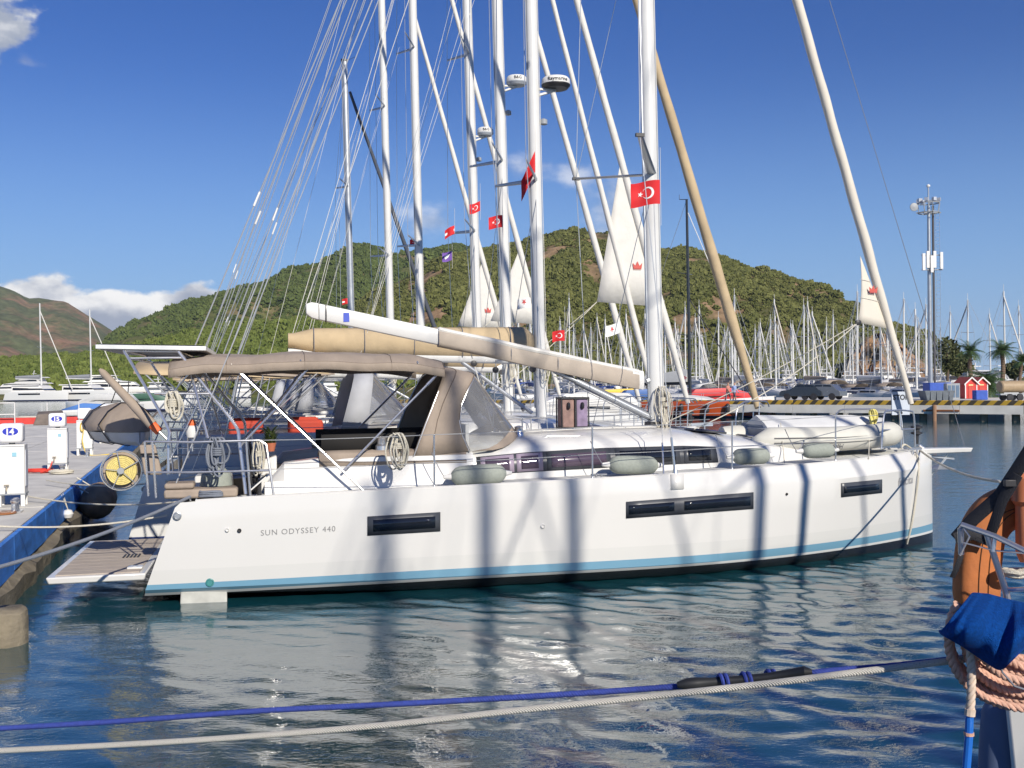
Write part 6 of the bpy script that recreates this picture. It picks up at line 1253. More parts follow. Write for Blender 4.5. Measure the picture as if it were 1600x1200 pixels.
# yachts on the near side of the empty berth; their masts throw the shadow stripes on the big hull
NB = 'yachts in the berths behind the photographer'
R2 = yacht((11.87, .6), rad(13.), 'white yacht berthed beside the one carrying the orange horseshoe buoy', group=NB, mast_h=19.5, seed=21, clew=False, gen_r=.05, mw=.7)
R3 = yacht((11.43, -4.48), rad(13.), 'white yacht two berths from the horseshoe buoy', group=NB, mast_h=19.5, seed=22, clew=False, gen_r=.05, mw=.6)
for i, (xy, l) in enumerate([((12.37, -8.7), 'white yacht three berths from the horseshoe buoy'), ((13.2, -13.), 'white yacht four berths from the horseshoe buoy')]):
    c = copy_tree(R3[0]); c.location = (xy[0] - math.cos(rad(13)) * 7.9, xy[1] - math.sin(rad(13)) * 7.9, 0); c['label'] = l

# ------------------------------------------------------------------ dinghy on davits behind the next yacht
cd_ = thing('covered_dinghy', 'small dinghy under a taupe cover with black straps, hoisted off a stern', 'dinghy', at(188, 655, 19.5) + Vector((0, 0, -.2)), rad(-50)); cd_.scale = (.82, .82, .82)
rows = [[(x, y * w_, z0 + .02 * math.sin(5 * x)) for y, z0 in ((-1, 0), (-1.06, .16), (-.7, .42), (-.25, .55 * k), (.25, .55 * k), (.7, .42), (1.06, .16), (1, 0))] for x, w_, k in [(-1.1, .35, .7), (-1.0, .5, .9), (-.4, .6, 1.05), (.3, .6, 1.1), (.8, .45, 1.), (1.15, .15, .8)]]
cvb = MB().loft(rows, closed=False); cvb.f += [tuple(range(8)), tuple(len(cvb.v) - 8 + k for k in range(8))]; cvb.build('cover', TAUPE, cd_, ang=50)
MB().loft([[(x, -w_ * .9, -.02), (x, -w_ * .7, -.22), (x, 0, -.32), (x, w_ * .7, -.22), (x, w_ * .9, -.02)] for x, w_ in [(-1.08, .02), (-1.05, .45), (-.4, .6), (.3, .6), (.8, .45), (1.15, .12), (1.17, .01)]], closed=False).build('hull', WHITEP, cd_, ang=50)
for x, k in ((-.55, 1.07), (.45, 1.1)): MB().tube([(x, -.64, .15), (x, -.43, .44), (x, -.15, .57 * k), (x, .15, .57 * k), (x, .43, .44), (x, .64, .15), (x, .54, -.03), (x, .4, -.24), (x, 0, -.34), (x, -.4, -.24), (x, -.54, -.03)], .035, 6, closed=True, flat=.3).build('strap', BLACK, cd_)
for x in (-.55, .45): MB().tube([(x, 0, .62), (x * .6, .1, 1.1)], .012, 5).build('sling', BLACK, cd_)

# ------------------------------------------------------------------ flags
def flag(p, w, h, hang, label, kind='tr', rz=0., pole=False, sag=.25, cat='flag'):
    """p = top of the hoist, cloth streams along -x (to the left) in its own frame"""
    r = thing('flag', label, cat, p, rz); rg = random.Random(label)
    ph = rg.uniform(0, 6); F = lambda s, t: (-s * w * (1 - hang * .55) + .0, .16 * w * s * math.sin(4.5 * s + ph) + .03 * w * math.sin(9 * t + ph) * s, -t * h - s * w * hang - .10 * h * s * math.sin(3 * s + ph))
    g = [[F(i / 14, j / 8) for i in range(15)] for j in range(9)]; m = {'tr': REDF, 'red': REDF, 'wr': WHITEF, 'pu': mat('flag_purple', (.16, .08, .35), .75), 'rw': REDF}[kind]
    cl = MB().loft(g, closed=False).build('cloth', m, r)
    def off(pts, e=.006):
        out = []
        for s, t in pts: a = Vector(F(s, t)); out.append((a.x, a.y - e, a.z))
        return out
    if kind == 'tr':
        for e in (-.007, .007):
            n = 22; asp = h / w; cr = MB(); o1 = [(.40 + .25 * asp * math.cos(a), .5 + .25 * math.sin(a)) for a in np.linspace(.35, 2 * math.pi - .35, n)]; o2 = [(.44 + .20 * asp * math.cos(a), .5 + .20 * math.sin(a)) for a in np.linspace(.5, 2 * math.pi - .5, n)]
            # horns of the crescent open towards the fly
            cr.add(off([(s, t) for s, t in o1] + [(s, t) for s, t in o2], e), [(i, i + 1, n + i + 1, n + i) for i in range(n - 1)]); cr.build('crescent', WHITEF, cl, smooth=False)
            st5 = []
            for k in range(10): a = math.pi + 2 * math.pi * k / 10; rr = .125 if k % 2 == 0 else .05; st5.append((.66 + rr * asp * math.cos(a), .5 + rr * math.sin(a)))
            MB().add(off(st5 + [(.66, .5)], e), [(k, (k + 1) % 10, 10) for k in range(10)]).build('star', WHITEF, cl, smooth=False)
    if kind == 'wr':
        for e in (-.007, .007): MB().add(off([(.5 + .2 * h / w * math.cos(a) * (.7 + .45 * math.sin(5 * a)), .40 + .24 * math.sin(a) * (.7 + .45 * math.sin(5 * a))) for a in np.linspace(0, 2 * math.pi, 31)[:-1]] + [(.5, .4)], e), [(k, (k + 1) % 30, 30) for k in range(30)]).build('emblem', REDF, cl, smooth=False)
        for k in range(5): MB().add(off([(.2 + .12 * k, .74), (.28 + .12 * k, .74), (.28 + .12 * k, .84), (.2 + .12 * k, .84)], -.007), [(0, 1, 2, 3)]).build('lettering_bar', REDF, cl, smooth=False)
    if kind == 'pu':
        for e in (-.007, .007): MB().add(off([(.2, .3), (.5, .2), (.8, .4), (.7, .75), (.4, .6)], e), [(0, 1, 2, 3, 4)]).build('emblem', WHITEF, cl, smooth=False)
    if kind == 'rw': 
        for e in (-.007, .007): MB().add(off([(.0, .36), (1, .36), (1, .64), (0, .64)], e), [(0, 1, 2, 3)]).build('stripe', WHITEF, cl, smooth=False)
    tubeo('halyard', [(0.01, 0, .5), (.01, 0, -h * 1.9)], .004, ROPEL, r, 4)
    return r
def fat(px, py, d): return at(px, py, d)
flag(fat(1031, 281, 16.3), .47, .37, .06, 'crescent flag flying beside the mast of the big white yacht', 'tr', .02)
flag(fat(836, 236, 21.4), .62, .42, .95, 'red flag drooping beside the tan-sailed yacht mast', 'red', .1)
flag(fat(750, 314, 30.), .36, .28, .3, 'crescent flag just right of the fourth yacht spreaders', 'tr', .1); flag(fat(785, 336, 26.), .36, .30, .1, 'orange-red crescent flag beside the second radar mast', 'tr', .1)
flag(fat(710, 352, 31.), .36, .26, .4, 'red and white flag on a thin halyard above the purple flag', 'rw', .1); flag(fat(706, 392, 31.), .32, .27, .2, 'purple flag with white emblem below a red and white flag', 'pu', .1)
flag(fat(655, 372, 36.), .36, .24, .2, 'small crescent flag beside the plain-masted yacht', 'tr', .1); flag(fat(882, 516, 22.), .26, .22, .05, 'crescent flag low beside the tan-sailed yacht shrouds', 'tr', .05)
flag(fat(829, 465, 26.5), .34, .26, .06, 'white flag with a red emblem below the spreaders of the radar yacht', 'wr', .1); flag(fat(968, 503, 27.), .45, .28, .25, 'white flag with a red emblem in front of the furled headsails', 'wr', .15)
flag(fat(545, 466, 60.), .4, .32, .1, 'red and white striped flag low behind the boom end', 'rw', .1)

# ------------------------------------------------------------------ orange yacht alongside the pier
def racer():
    base = onz(1206, 650, 0); hd = math.atan2(-PD.y, -PD.x); d = -PD       # bow towards the camera end of the pier
    L = 14.5; st = base - d * L; r = thing('racing_yacht', 'orange-hulled racing yacht with black mast and black fenders alongside the pier', 'sailing yacht', st, hd)
    H = Hull(L, 2.1, 1.05, 1.25, .95, .0, .02, .2); om = band_mat('hull_orange', [(.03, (.02, .02, .05)), (9, (.60, .10, .02))]); h = H.mesh(24).build('hull', om, r, ang=28); H.deck(0, L - .03, 24).build('deck', WHITEP, r)
    rows = [[(u, -w_, H.ws(u) - .02), (u, -w_ * .85, H.ws(u) + k), (u, 0, H.ws(u) + k * 1.2), (u, w_ * .85, H.ws(u) + k), (u, w_, H.ws(u) - .02)] for u, w_, k in [(4, 1.2, .1), (4.6, 1.25, .5), (6.5, 1.2, .5), (8.5, .9, .3), (9.6, .5, .02)]]
    c = MB().loft(rows, closed=False).build('coachroof', WHITEP, r, ang=40)
    for sg in (-1, 1): MB().add([(4.8, sg * 1.2, H.ws(5) + .18), (7.6, sg * 1.05, H.ws(7) + .16), (7.4, sg * 1.03, H.ws(7) + .32), (5.0, sg * 1.16, H.ws(5) + .36)], [(0, 1, 2, 3)]).build('cabin_window', GLASSD, c, smooth=False)
    mu = 7.3; ma = MB().tube([(mu, 0, 1.3), (mu - .12, 0, 17.6)], [.14, .10], 12).build('mast', DARKM, r)
    for z in (6.5, 11.5):
        for sg in (-1, 1): MB().tube([(mu - .05, 0, z), (mu - .4, sg * 1.2, z + .1)], .03, 6).build('spreader', DARKM, ma)
    MB().tube([(mu, 0, 17.6), (mu - .8, 0, 17.7)], .03, 5).tube([(mu - .8, 0, 17.7), (mu - .8, 0, 18.1)], .02, 4).build('masthead_gear', BLACK, ma)
    MB().tube([(L - .4, 0, 1.4), (mu, 0, 16.5)], .035, 6).build('forestay', WHITEP, r); MB().tube([(L - 1.6, 0, 1.3), (mu, 0, 9.5)], .045, 6).build('inner_stay', BLACK, r); MB().tube([(.2, 0, 1.2), (mu - .1, 0, 17.6)], .02, 4).build('backstay', WIREG, r)
    b0 = Vector((mu - .2, 0, 2.6)); b1 = Vector((mu - 5.4, 0, 2.55)); bo = MB().tube([b0, b1], .13, 10).build('boom', BLACK, r)
    cv = MB().loft([[b0.lerp(b1, t) + Vector((0, y * .22, z * hh + .12)) for y, z in ((-1, 0), (-.9, .5), (-.2, 1), (.2, 1), (.9, .5), (1, 0))] for t, hh in ((0, 1.0), (.05, 1.05), (.5, .72), (1, .35))], closed=True).build('sail_cover', mat('cover_grey', (.55, .55, .53), .8, var=.06), bo, ang=50)
    for k in range(3): MB().add([(mu - .75 + .16 * k - .0, -.225, 2.98 + .08 * k), (mu - .35 + .1 * k, -.225, 2.84 + .08 * k), (mu - .35 + .1 * k, -.225, 2.90 + .08 * k), (mu - .75 + .16 * k, -.225, 3.04 + .08 * k)], [(0, 1, 2, 3)]).build('chevron', REDF, cv, smooth=False)
    for k, u in enumerate((5.9, 7.8, 10.0, 11.6)):
        f = MB(); v = H.hb(u) + .16; fender(f, (u, v, .25), (u, v, 1.0), .17, 12); f.build('fender', BLACK, r)
        f = MB(); fender(f, (u, -v, .25), (u, -v, 1.0), .17, 12); f.build('fender', BLACK, r)
    for sg in (-1, 1):
        T = []
        for u in (1, 3.2, 5.4, 7.4, 9.4, 11.4, 13.4): v = max(.2, H.hb(u) - .1); MB().tube([(u, sg * v, H.ws(u) - .02), (u, sg * v, H.ws(u) + .6)], .015, 5).build('stanchion', STEEL, r); T.append((u, sg * v, H.ws(u) + .6))
        MB().tube(T, .012, 4).build('lifeline', WIRE, r)
racer()
def cover_boat(px, d, L, m, label, rz):
    p = at(px, 600, d); r = thing('motor_boat', label, 'boat', (p.x, p.y, 0), rz); H = Hull(L, L * .16, .9, 1.3, .95, 0, .04); H.mesh(14).build('hull', HULLW, r); H.deck(0, L - .1, 10).build('deck', WHITEP, r)
    MB().loft([[(u, -w_, 1.0), (u, -w_ * .8, 1.0 + k), (u, w_ * .8, 1.0 + k), (u, w_, 1.0)] for u, w_, k in [(.4, L * .13, .3), (1.2, L * .13, 1.0), (L * .5, L * .13, 1.1), (L * .75, L * .1, .4), (L * .85, L * .05, .1)]], closed=False).build('cabin', m, r, solid=.03)
    for sg in (-1, 1): MB().add([(1.4, sg * L * .128, 1.35), (L * .5, sg * L * .128, 1.4), (L * .6, sg * L * .122, 1.3), (1.4, sg * L * .128, 1.2)], [(0, 1, 2, 3)]).build('window', GLASSD, r, smooth=False)
    MB().tube([(L * .4, 0, 2.0), (L * .4, 0, 3.3)], .03, 5).build('aerial', WHITEP, r)
cover_boat(1062, 98, 9.5, mat('boat_red', (.55, .04, .04), .5), 'motor boat with bright red superstructure beyond the orange yacht', rad(10)); cover_boat(975, 62, 8, WHITEP, 'white motor boat below the boom between yacht masts', rad(200))
cover_boat(1010, 70, 9., WHITEP, 'white cabin boat beyond the vang of the big yacht', rad(170)); cover_boat(920, 104, 8.5, mat('boat_yellow', (.72, .47, .03), .5), 'small boat with yellow cabin behind the box bags', rad(15)); cover_boat(957, 96, 7.5, mat('boat_blue', (.06, .14, .36), .5), 'small boat with blue cabin behind the vang', rad(5))

# ------------------------------------------------------------------ the far marina: masts by the dozen
FH = band_mat('far_hull', [(.1, (.05, .06, .15)), (9, (.68, .68, .66))]); FB = band_mat('far_hull_blue', [(.1, (.3, .05, .04)), (9, (.05, .09, .22))])
def far_yacht(hm, mh, cov, gen, seed):
    rg = random.Random(seed); L = 12.5; r = thing('moored_yacht', 'white yacht with bare mast in the crowded far marina', 'sailing yacht', (0, 0, 0), 0, 'yachts crowding the far marina'); H = Hull(L, 1.95, 1.15, 1.5, .85, .25, .03)
    H.mesh(12).build('hull', hm, r); H.deck(.3, L - .1, 8).build('deck', WHITEP, r)
    MB().loft([[(u, -w_, 1.2), (u, -w_ * .85, 1.25 + k), (u, w_ * .85, 1.25 + k), (u, w_, 1.2)] for u, w_, k in [(3.8, 1.2, .1), (4.2, 1.3, .6), (7.5, 1.1, .55), (9.5, .6, .2)]], closed=False).build('coachroof', WHITEP, r)
    for sg in (-1, 1): MB().add([(4.5, sg * 1.265, 1.45), (7.2, sg * 1.09, 1.45), (7.1, sg * 1.02, 1.68), (4.6, sg * 1.18, 1.68)], [(0, 1, 2, 3)]).build('cabin_window', GLASSD, r, smooth=False)
    ma = MB().tube([(7.2, 0, 1.5), (7.2 - .012 * mh, 0, mh)], [.12, .10], 8).build('mast', ALU, r)
    for z in (mh * .38, mh * .68): MB().tube([(7.15, -1.1, z), (7.2, 0, z - .05), (7.15, 1.1, z)], .035, 4).build('spreader', ALUG, ma)
    MB().tube([(7.2 - .012 * mh, 0, mh), (7.2 - .012 * mh, 0, mh + .8)], .03, 4).build('aerial', WHITEP, ma)
    MB().tube([(L - .2, 0, 1.7), (7.1, 0, mh * .95)], .09 if gen else .03, 6).build('furled_headsail', gen or WIRE, r); MB().tube([(.2, 0, 1.4), (7.0, 0, mh)], .025, 4).build('backstay', WIRE, r)
    for sg in (-1, 1): MB().tube([(7.0, sg * 1.85, 1.3), (7.1, sg * 1.1, mh * .38), (7.1, sg * 1.05, mh * .68), (7.1, 0, mh * .95)], .022, 4).build('shroud', WIRE, r)
    bo = MB().tube([(7.0, 0, 2.6), (2.6, 0, 2.75)], .11, 6).build('boom', ALU, r); MB().tube([(6.9, 0, 2.85), (4.5, 0, 2.85), (2.7, 0, 2.85)], [.28, .2, .12], 8).build('sail_cover', cov, bo)
    bm_ = MB().loft([[(u, 1.4 * math.sin(a), 2.0 + .6 * math.cos(a)) for a in np.linspace(-1.4, 1.4, 5)] for u in (.4, 3.6)], closed=False).build('bimini_canopy', cov, r, solid=.02)
    return r
bluec = mat('cover_blue', (.05, .09, .30), .8); whc = mat('cover_white', (.68, .67, .64), .8); redc = mat('cover_red', (.45, .05, .05), .8)
protos = [far_yacht(FH, 12.5, whc, SAILW, 1), far_yacht(FH, 13.6, bluec, SAILW, 2), far_yacht(FB, 12.8, whc, None, 3), far_yacht(FH, 11.2, TAUPE, None, 4), far_yacht(FH, 15, whc, SAIL, 5)]
rg = random.Random(77); spots = []
for d, x0, x1, st in [(92, 1060, 1250, 4.2), (104, 850, 1450, 4.3), (117, 820, 1445, 4.4), (130, 800, 1450, 4.5), (145, 790, 1450, 4.8), (155, 780, 1450, 4.8), (166, 770, 1450, 5.), (178, 770, 1460, 5.2), (192, 760, 1470, 5.6), (206, 1000, 1480, 5.6), (220, 1100, 1490, 6.)]:
    px = x0
    while px < x1: spots.append((px + rg.uniform(-4, 4), d + rg.uniform(-2.5, 2.5))); px += st * FPX / d * rg.uniform(.85, 1.5)
for px, d in [(1485, 135), (1512, 130), (1548, 150), (1571, 140), (1594, 160), (1340, 100)]: spots.append((px, d))
used = [False] * 5; names = ['white-covered', 'blue-covered', 'blue-hulled', 'taupe-covered', 'tall cream-sailed']
fl_labels = ['white yacht with white sail cover in the crowded far marina', 'white yacht with blue sail cover in the crowded far marina', 'dark blue hulled yacht in the crowded far marina', 'white yacht with brownish canopy and no rolled headsail in the far marina', 'tall-masted white yacht with cream rolled headsail in the far marina']
def on_pier(px, d):
    p = at(px, 600, d) - PE; t = p.dot(PD); s = p.dot(PR); return -45 < t < 67 and -6 < s < 41
spots = [s for s in spots if not on_pier(*s)]
for px, d in spots:
    k = rg.choice([0, 0, 1, 2, 3, 3, 4]); o = protos[k] if not used[k] else copy_tree(protos[k]); used[k] = True
    p = at(px, 600, d); hd = rg.choice([90, -90]) + rg.uniform(-9, 9) + 15; a = rad(hd); s = rg.uniform(.85, 1.08); o.scale = (s, s, s * rg.uniform(.92, 1.1)); o.location = (p.x - math.cos(a) * 7.2 * s, p.y - math.sin(a) * 7.2 * s, 0); o.rotation_euler = (0, 0, a); o['label'] = fl_labels[k]
# motor cruisers between them at the foot of the hill
def cruiser(px, d, L, label, rz, grp=None, z=0.):
    p = at(px, 600, d); r = thing('motor_yacht', label, 'motor yacht', (p.x, p.y, z), rz, grp); w = L * .13
    def tier(n_, u0, u1, z0, z1, f, m=WHITEP): return MB().loft([[(u0 * L, -w * f, z0), (u1 * L, -w * f * .8, z0), (u1 * L + .02, w * f * .8, z0), (u0 * L, w * f, z0)], [(u0 * L + .03 * L, -w * f * .94, z1), ((u1 - .10) * L, -w * f * .6, z1), ((u1 - .10) * L, w * f * .6, z1), (u0 * L + .03 * L, w * f * .94, z1)]]).build(n_, m, r, smooth=False)
    h = Hull(L, w * 1.05, L * .085, L * .125, .95, 0, .05); h.mesh(14).build('hull', HULLW, r); h.deck(0, L - .1, 8).build('deck', WHITEP, r)
    z0 = L * .1; tier('cabin', .12, .78, z0, z0 + L * .085, .9); tier('window_band', .14, .765, z0 + L * .03, z0 + L * .062, .905, GLASSD)
    tier('upper_deck', .08, .66, z0 + L * .086, z0 + L * .10, .95); tier('flybridge', .16, .52, z0 + L * .101, z0 + L * .16, .75); tier('flybridge_window', .18, .51, z0 + L * .118, z0 + L * .145, .752, GLASSD); tier('hardtop', .12, .5, z0 + L * .162, z0 + L * .175, .85)
    MB().tube([(L * .3, 0, z0 + L * .17), (L * .28, 0, z0 + L * .26)], .12, 6).tube([(L * .28, -1, z0 + L * .22), (L * .28, 1, z0 + L * .22)], .08, 5).build('radar_mast', WHITEP, r)
cruiser(85, 330, 24, 'large white motor yacht with stacked decks across the bay', rad(172), 'motor yachts across the water', 0); cruiser(122, 345, 26, 'streamlined white motor yacht beyond the two catamarans', rad(8), 'motor yachts across the water')
for i, (px, d, L, rz) in enumerate([(1180, 205, 14, 80), (1330, 175, 13, 75), (1395, 185, 15, 100), (1432, 160, 14, 85), (1240, 215, 15, 95), (1090, 210, 14, 85), (1470, 190, 14, 80), (1545, 175, 15, 95), (1585, 170, 15, 85), (1300, 225, 16, 100), (1420, 230, 16, 80), (960, 215, 14, 90), (880, 220, 15, 85)]):
    cruiser(px, d, L, 'white motor yacht at the foot of the hill behind the masts', rad(rz), 'motor yachts below the hill')
def catamaran(px, d, L, label, mh, rz):
    p = at(px, 600, d); r = thing('catamaran', label, 'catamaran', (p.x, p.y, 0), rz, 'catamarans across the water'); 
    for sg in (-1, 1):
        H = Hull(L, .085 * L, 1.9, 2.4, .9, .3, .02); hm_ = H.mesh(14); hm_.v = [(x, y + sg * .19 * L, z) for x, y, z in hm_.v]; h = hm_.build('hull', HULLW, r); 
        MB().loft([[(u, sg * (.19 * L + H.v_at(u, 1.5)) + sg * .01, z) for z in (1.35, 1.75)] for u in np.linspace(L * .25, L * .6, 5)], closed=False).build('hull_window', GLASSD, h, solid=.01)
    boxo('bridge_deck', (L * .38, 0, 1.7), (L * .66, L * .42, .9), WHITEP, r, bevel=.1)
    tr = lambda n_, a, b_, z0, z1, f, m: MB().loft([[(a * L, -f * L, z0), (b_ * L, -f * L * .8, z0), (b_ * L, f * L * .8, z0), (a * L, f * L, z0)], [(a * L, -f * L * .93, z1), ((b_ - .09) * L, -f * L * .7, z1), ((b_ - .09) * L, f * L * .7, z1), (a * L, f * L * .93, z1)]]).build(n_, m, r, smooth=False)
    tr('saloon', .1, .62, 2.15, 3.6, .21, WHITEP); tr('window_band', .12, .612, 2.6, 3.2, .211, GLASSD); tr('hardtop', .05, .52, 3.65, 3.85, .22, WHITEP)
    MB().tube([(L * .47, 0, 3.6), (L * .455, 0, mh)], [.2, .16], 8).build('mast', ALU, r); MB().tube([(L * .97, 0, 2.6), (L * .458, 0, mh * .92)], .12, 6).build('furled_headsail', SAILW, r)
    bo = MB().tube([(L * .455, 0, 5.2), (L * .05, 0, 5.4)], .2, 8).build('boom', ALU, r); MB().tube([(L * .45, 0, 5.8), (L * .05, 0, 5.75)], [.55, .3], 8).build('sail_cover', mat('cover_dark', (.25, .26, .28), .8), bo)
    MB().tube([(L * .46, -1.6, mh * .55), (L * .465, 0, mh * .54), (L * .46, 1.6, mh * .55)], .06, 5).build('spreader', ALUG, r)
catamaran(99, 265, 16, 'white catamaran with tall mast and long side windows across the water', 22.5, rad(-8)); catamaran(20, 262, 16, 'white catamaran cut by the picture edge across the water', 24, rad(-6))
p = at(160, 640, 70)
# small ferry-like harbour boats beyond the quay end
cover_boat(158, 150, 11, WHITEP, 'white harbour boat with red panel beyond the quay end', rad(-5)); cover_boat(180, 130, 9, mat('boat_green', (.05, .12, .08), .5), 'dark green harbour boat beyond the quay end', rad(5)); cover_boat(215, 120, 9, WHITEP, 'white launch seen past the solar arch', rad(170))
for i, px in enumerate((235, 300, 380, 450, 520, 590)): cruiser(px, 250 + 14 * (i % 3), 15, 'white motor yacht on the far shore behind the canopies', rad(85 + 9 * i), 'motor yachts on the far shore')
# rib with blue cover off the quay end
rb = thing('covered_boat', 'small boat under a blue cover beyond the red kerb', 'boat', at(146, 625, 110).xy.to_3d(), rad(10)); MB().loft([[(u, -w_, .3), (u, -w_ * .6, .3 + k), (u, w_ * .6, .3 + k), (u, w_, .3)] for u, w_, k in [(-3, .9, .3), (-1, 1.1, .9), (2, 1., .7), (3.4, .2, .3)]], closed=False).build('cover', mat('cover_blue_bright', (.08, .2, .5), .8), rb, solid=.02); Hh_ = Hull(6.6, 1.1, .5, .7, .9, 0, .02).mesh(10); Hh_.v = [(x - 3.1, y, z) for x, y, z in Hh_.v]; Hh_.build('hull', WHITEP, rb)
# ------------------------------------------------------------------ foreground: stern quarter of the photographer's neighbour
FR = thing('sailing_yacht', 'near white yacht whose stern rail carries an orange horseshoe buoy and a blue towel', 'sailing yacht', (2.8, 3.05, 0), rad(13.))
def fore():
    H = Hull(13., 2.05, 1.18, 1.5, .93, .0, .05); H.mesh(26).build('hull', HULLW, FR, ang=28); H.deck(.0, 12.9, 24).build('deck', NONSKID, FR)
    rows = [[(u, -w_, H.ws(u) - .02), (u, -w_ * .9, H.ws(u) + k), (u, w_ * .9, H.ws(u) + k), (u, w_, H.ws(u) - .02)] for u, w_, k in [(3.6, 1.3, .1), (4.2, 1.35, .6), (8, 1.15, .55), (10, .5, .1)]]
    MB().loft(rows, closed=False).build('coachroof', GEL, FR, ang=40)
    MB().tube([(7.9, 0, 1.7), (7.8, 0, 17.5)], .085, 12).build('mast', ALU, FR); MB().tube([(7.7, 0, 2.9), (3.0, 0, 3.1)], .12, 10).build('boom', ALU, FR)
    for z in (6.6, 12.2):
        for sg in (-1, 1): MB().tube([(7.85, 0, z), (7.5, sg * 1.3, z + .1)], .04, 6).build('spreader', ALUG, FR)
    MB().tube([(12.7, 0, 1.8), (7.8, 0, 16.6)], .08, 8).build('furled_headsail', SAILW, FR)
    inv = FR.matrix_basis.inverted() if False else (Matrix.Translation(FR.location) @ Matrix.Rotation(rad(13.), 4, 'Z')).inverted()
    L = lambda px, py, d: inv @ at(px, py, d)
    # stern rail
    rail = MB()
    rail.tube([L(1655, 888, 4.15), L(1600, 860, 4.25), L(1555, 838, 4.35), L(1503, 820, 4.45), L(1501, 826, 4.46), L(1502, 866, 4.48)], .0125, 10)
    rail.tube([L(1541, 831, 4.38), L(1572, 925, 4.36), L(1578, 960, 4.36), L(1585, 1100, 4.4)], .0135, 10).tube([L(1555, 838, 4.35), L(1552, 862, 4.35)], .008, 8)
    rail.tube([L(1503, 822, 4.46), L(1515, 838, 4.44), L(1500, 868, 4.47)], .004, 6).tube([L(1506, 848, 4.45), L(1552, 860, 4.36), L(1655, 870, 4.2)], .0035, 6)
    rail.tube([L(1535, 818, 4.6), L(1580, 816, 4.7), L(1650, 812, 4.8)], .011, 8).tube([L(1572, 922, 4.36), L(1650, 918, 4.25)], .009, 8); rail.build('pushpit', STEEL, FR)
    f = MB(); fender(f, L(1562, 1290, 4.9), L(1570, 1080, 4.9), .10, 18); f.build('fender', mat('fender_blue_grey', (.10, .14, .24), .7, var=.1), FR)
    # quarter moulding seen at the bottom corner
    MB().hexa([L(1570, 1096, 4.75), L(1700, 1080, 4.6), L(1700, 1300, 4.6), L(1590, 1300, 4.75), L(1575, 1094, 5.3), L(1700, 1080, 5.3), L(1700, 1250, 5.3), L(1595, 1250, 5.3)]).build('quarter_moulding', GEL, FR, bevel=.02)
fore()
def horseshoe():
    r = thing('horseshoe_buoy', 'faded orange horseshoe lifebuoy strapped to the stern rail', 'lifebuoy', (0, 0, 0)); m = mat('buoy_orange', (.47, .155, .045), .8, var=.18, scale=8, bump=.15, bscale=30)
    C = at(1560, 900, 4.62); X = Vector((1, -.05, 0)); Z = Vector((.05, 0, 1)).normalized(); s = 4.62 / FPX
    path = [(-30, -70), (-33, -20), (-32, 30), (-26, 68), (-8, 96), (20, 109), (48, 110), (78, 98), (104, 70), (114, 30), (116, -20), (114, -70)]
    P = smooth_path([C + X * (x * s) + Z * (z * s) for x, z in path], 5); n = len(P); b = MB(); rings = []
    for i in range(n):
        t = (P[min(i + 1, n - 1)] - P[max(i - 1, 0)]).normalized(); nn = Vector((0, 1, 0)); bb = t.cross(nn).normalized(); k = 1 - .25 * max(0, abs(i / n - .5) * 2 - .85) / .15; rr = []
        for a in [2 * math.pi * j / 16 for j in range(16)]:
            ca, sa = math.cos(a), math.sin(a); sq = lambda v: math.copysign(abs(v) ** .55, v); rr.append(P[i] + bb * (.092 * sq(ca) * k) + nn * (.070 * sq(sa) * k))
        rings.append(rr)
    b.loft(rings).build('cover', m, r, ang=50)
    for o_ in (-.035, .035):
        MB().tube([p + Vector((o_ * .6, -.071, 0)) for p in P], .0022, 4).build('stitched_seam', mat('seam_dark', (.12, .05, .02), .8), r)
    sm_ = mat('strap_black', (.012, .013, .018), .7, var=.2, bump=.3, bscale=200)
    MB().tube([at(1640, 655, 4.3), at(1588, 736, 4.4), at(1562, 775, 4.45), at(1520, 812, 4.5), at(1493, 842, 4.55)], .028, 8, flat=.22).build('strap', sm_, r)
    MB().tube([at(1590, 742, 4.38), at(1566, 782, 4.42), at(1546, 840, 4.47)], .022, 8, flat=.22).build('strap', sm_, r)
    MB().tube([at(1492, 842, 4.52), at(1520, 834, 4.5), at(1550, 846, 4.5)], .026, 8, flat=.22).build('strap', sm_, r)
    MB().tube([at(1502, 868, 4.56), at(1494, 890, 4.56), at(1488, 902, 4.58)], .012, 6, flat=.3).build('strap_tail', sm_, r)
    MB().box(at(1578, 755, 4.39), (.05, .02, .03)).build('buckle', BLACK, r, bevel=.004)
horseshoe()
def dan():
    r = thing('marker_light', 'orange and white floating marker light clipped to the stern rail', 'light', at(1612, 835, 4.5)); MB().lathe((0, 0, 0), [(.03, -.24), (.045, -.2), (.045, .0), (.06, .02), (.06, .12), (.03, .14)], 16).build('body', mat('marker_orange', (.60, .20, .09), .5), r); MB().lathe((0, 0, .14), [(.032, 0), (.035, .06), (.015, .1)], 14).build('lamp', mat('lamp_cream', (.6, .55, .42), .4), r)
    r.location = at(1604, 790, 4.5)
dan()
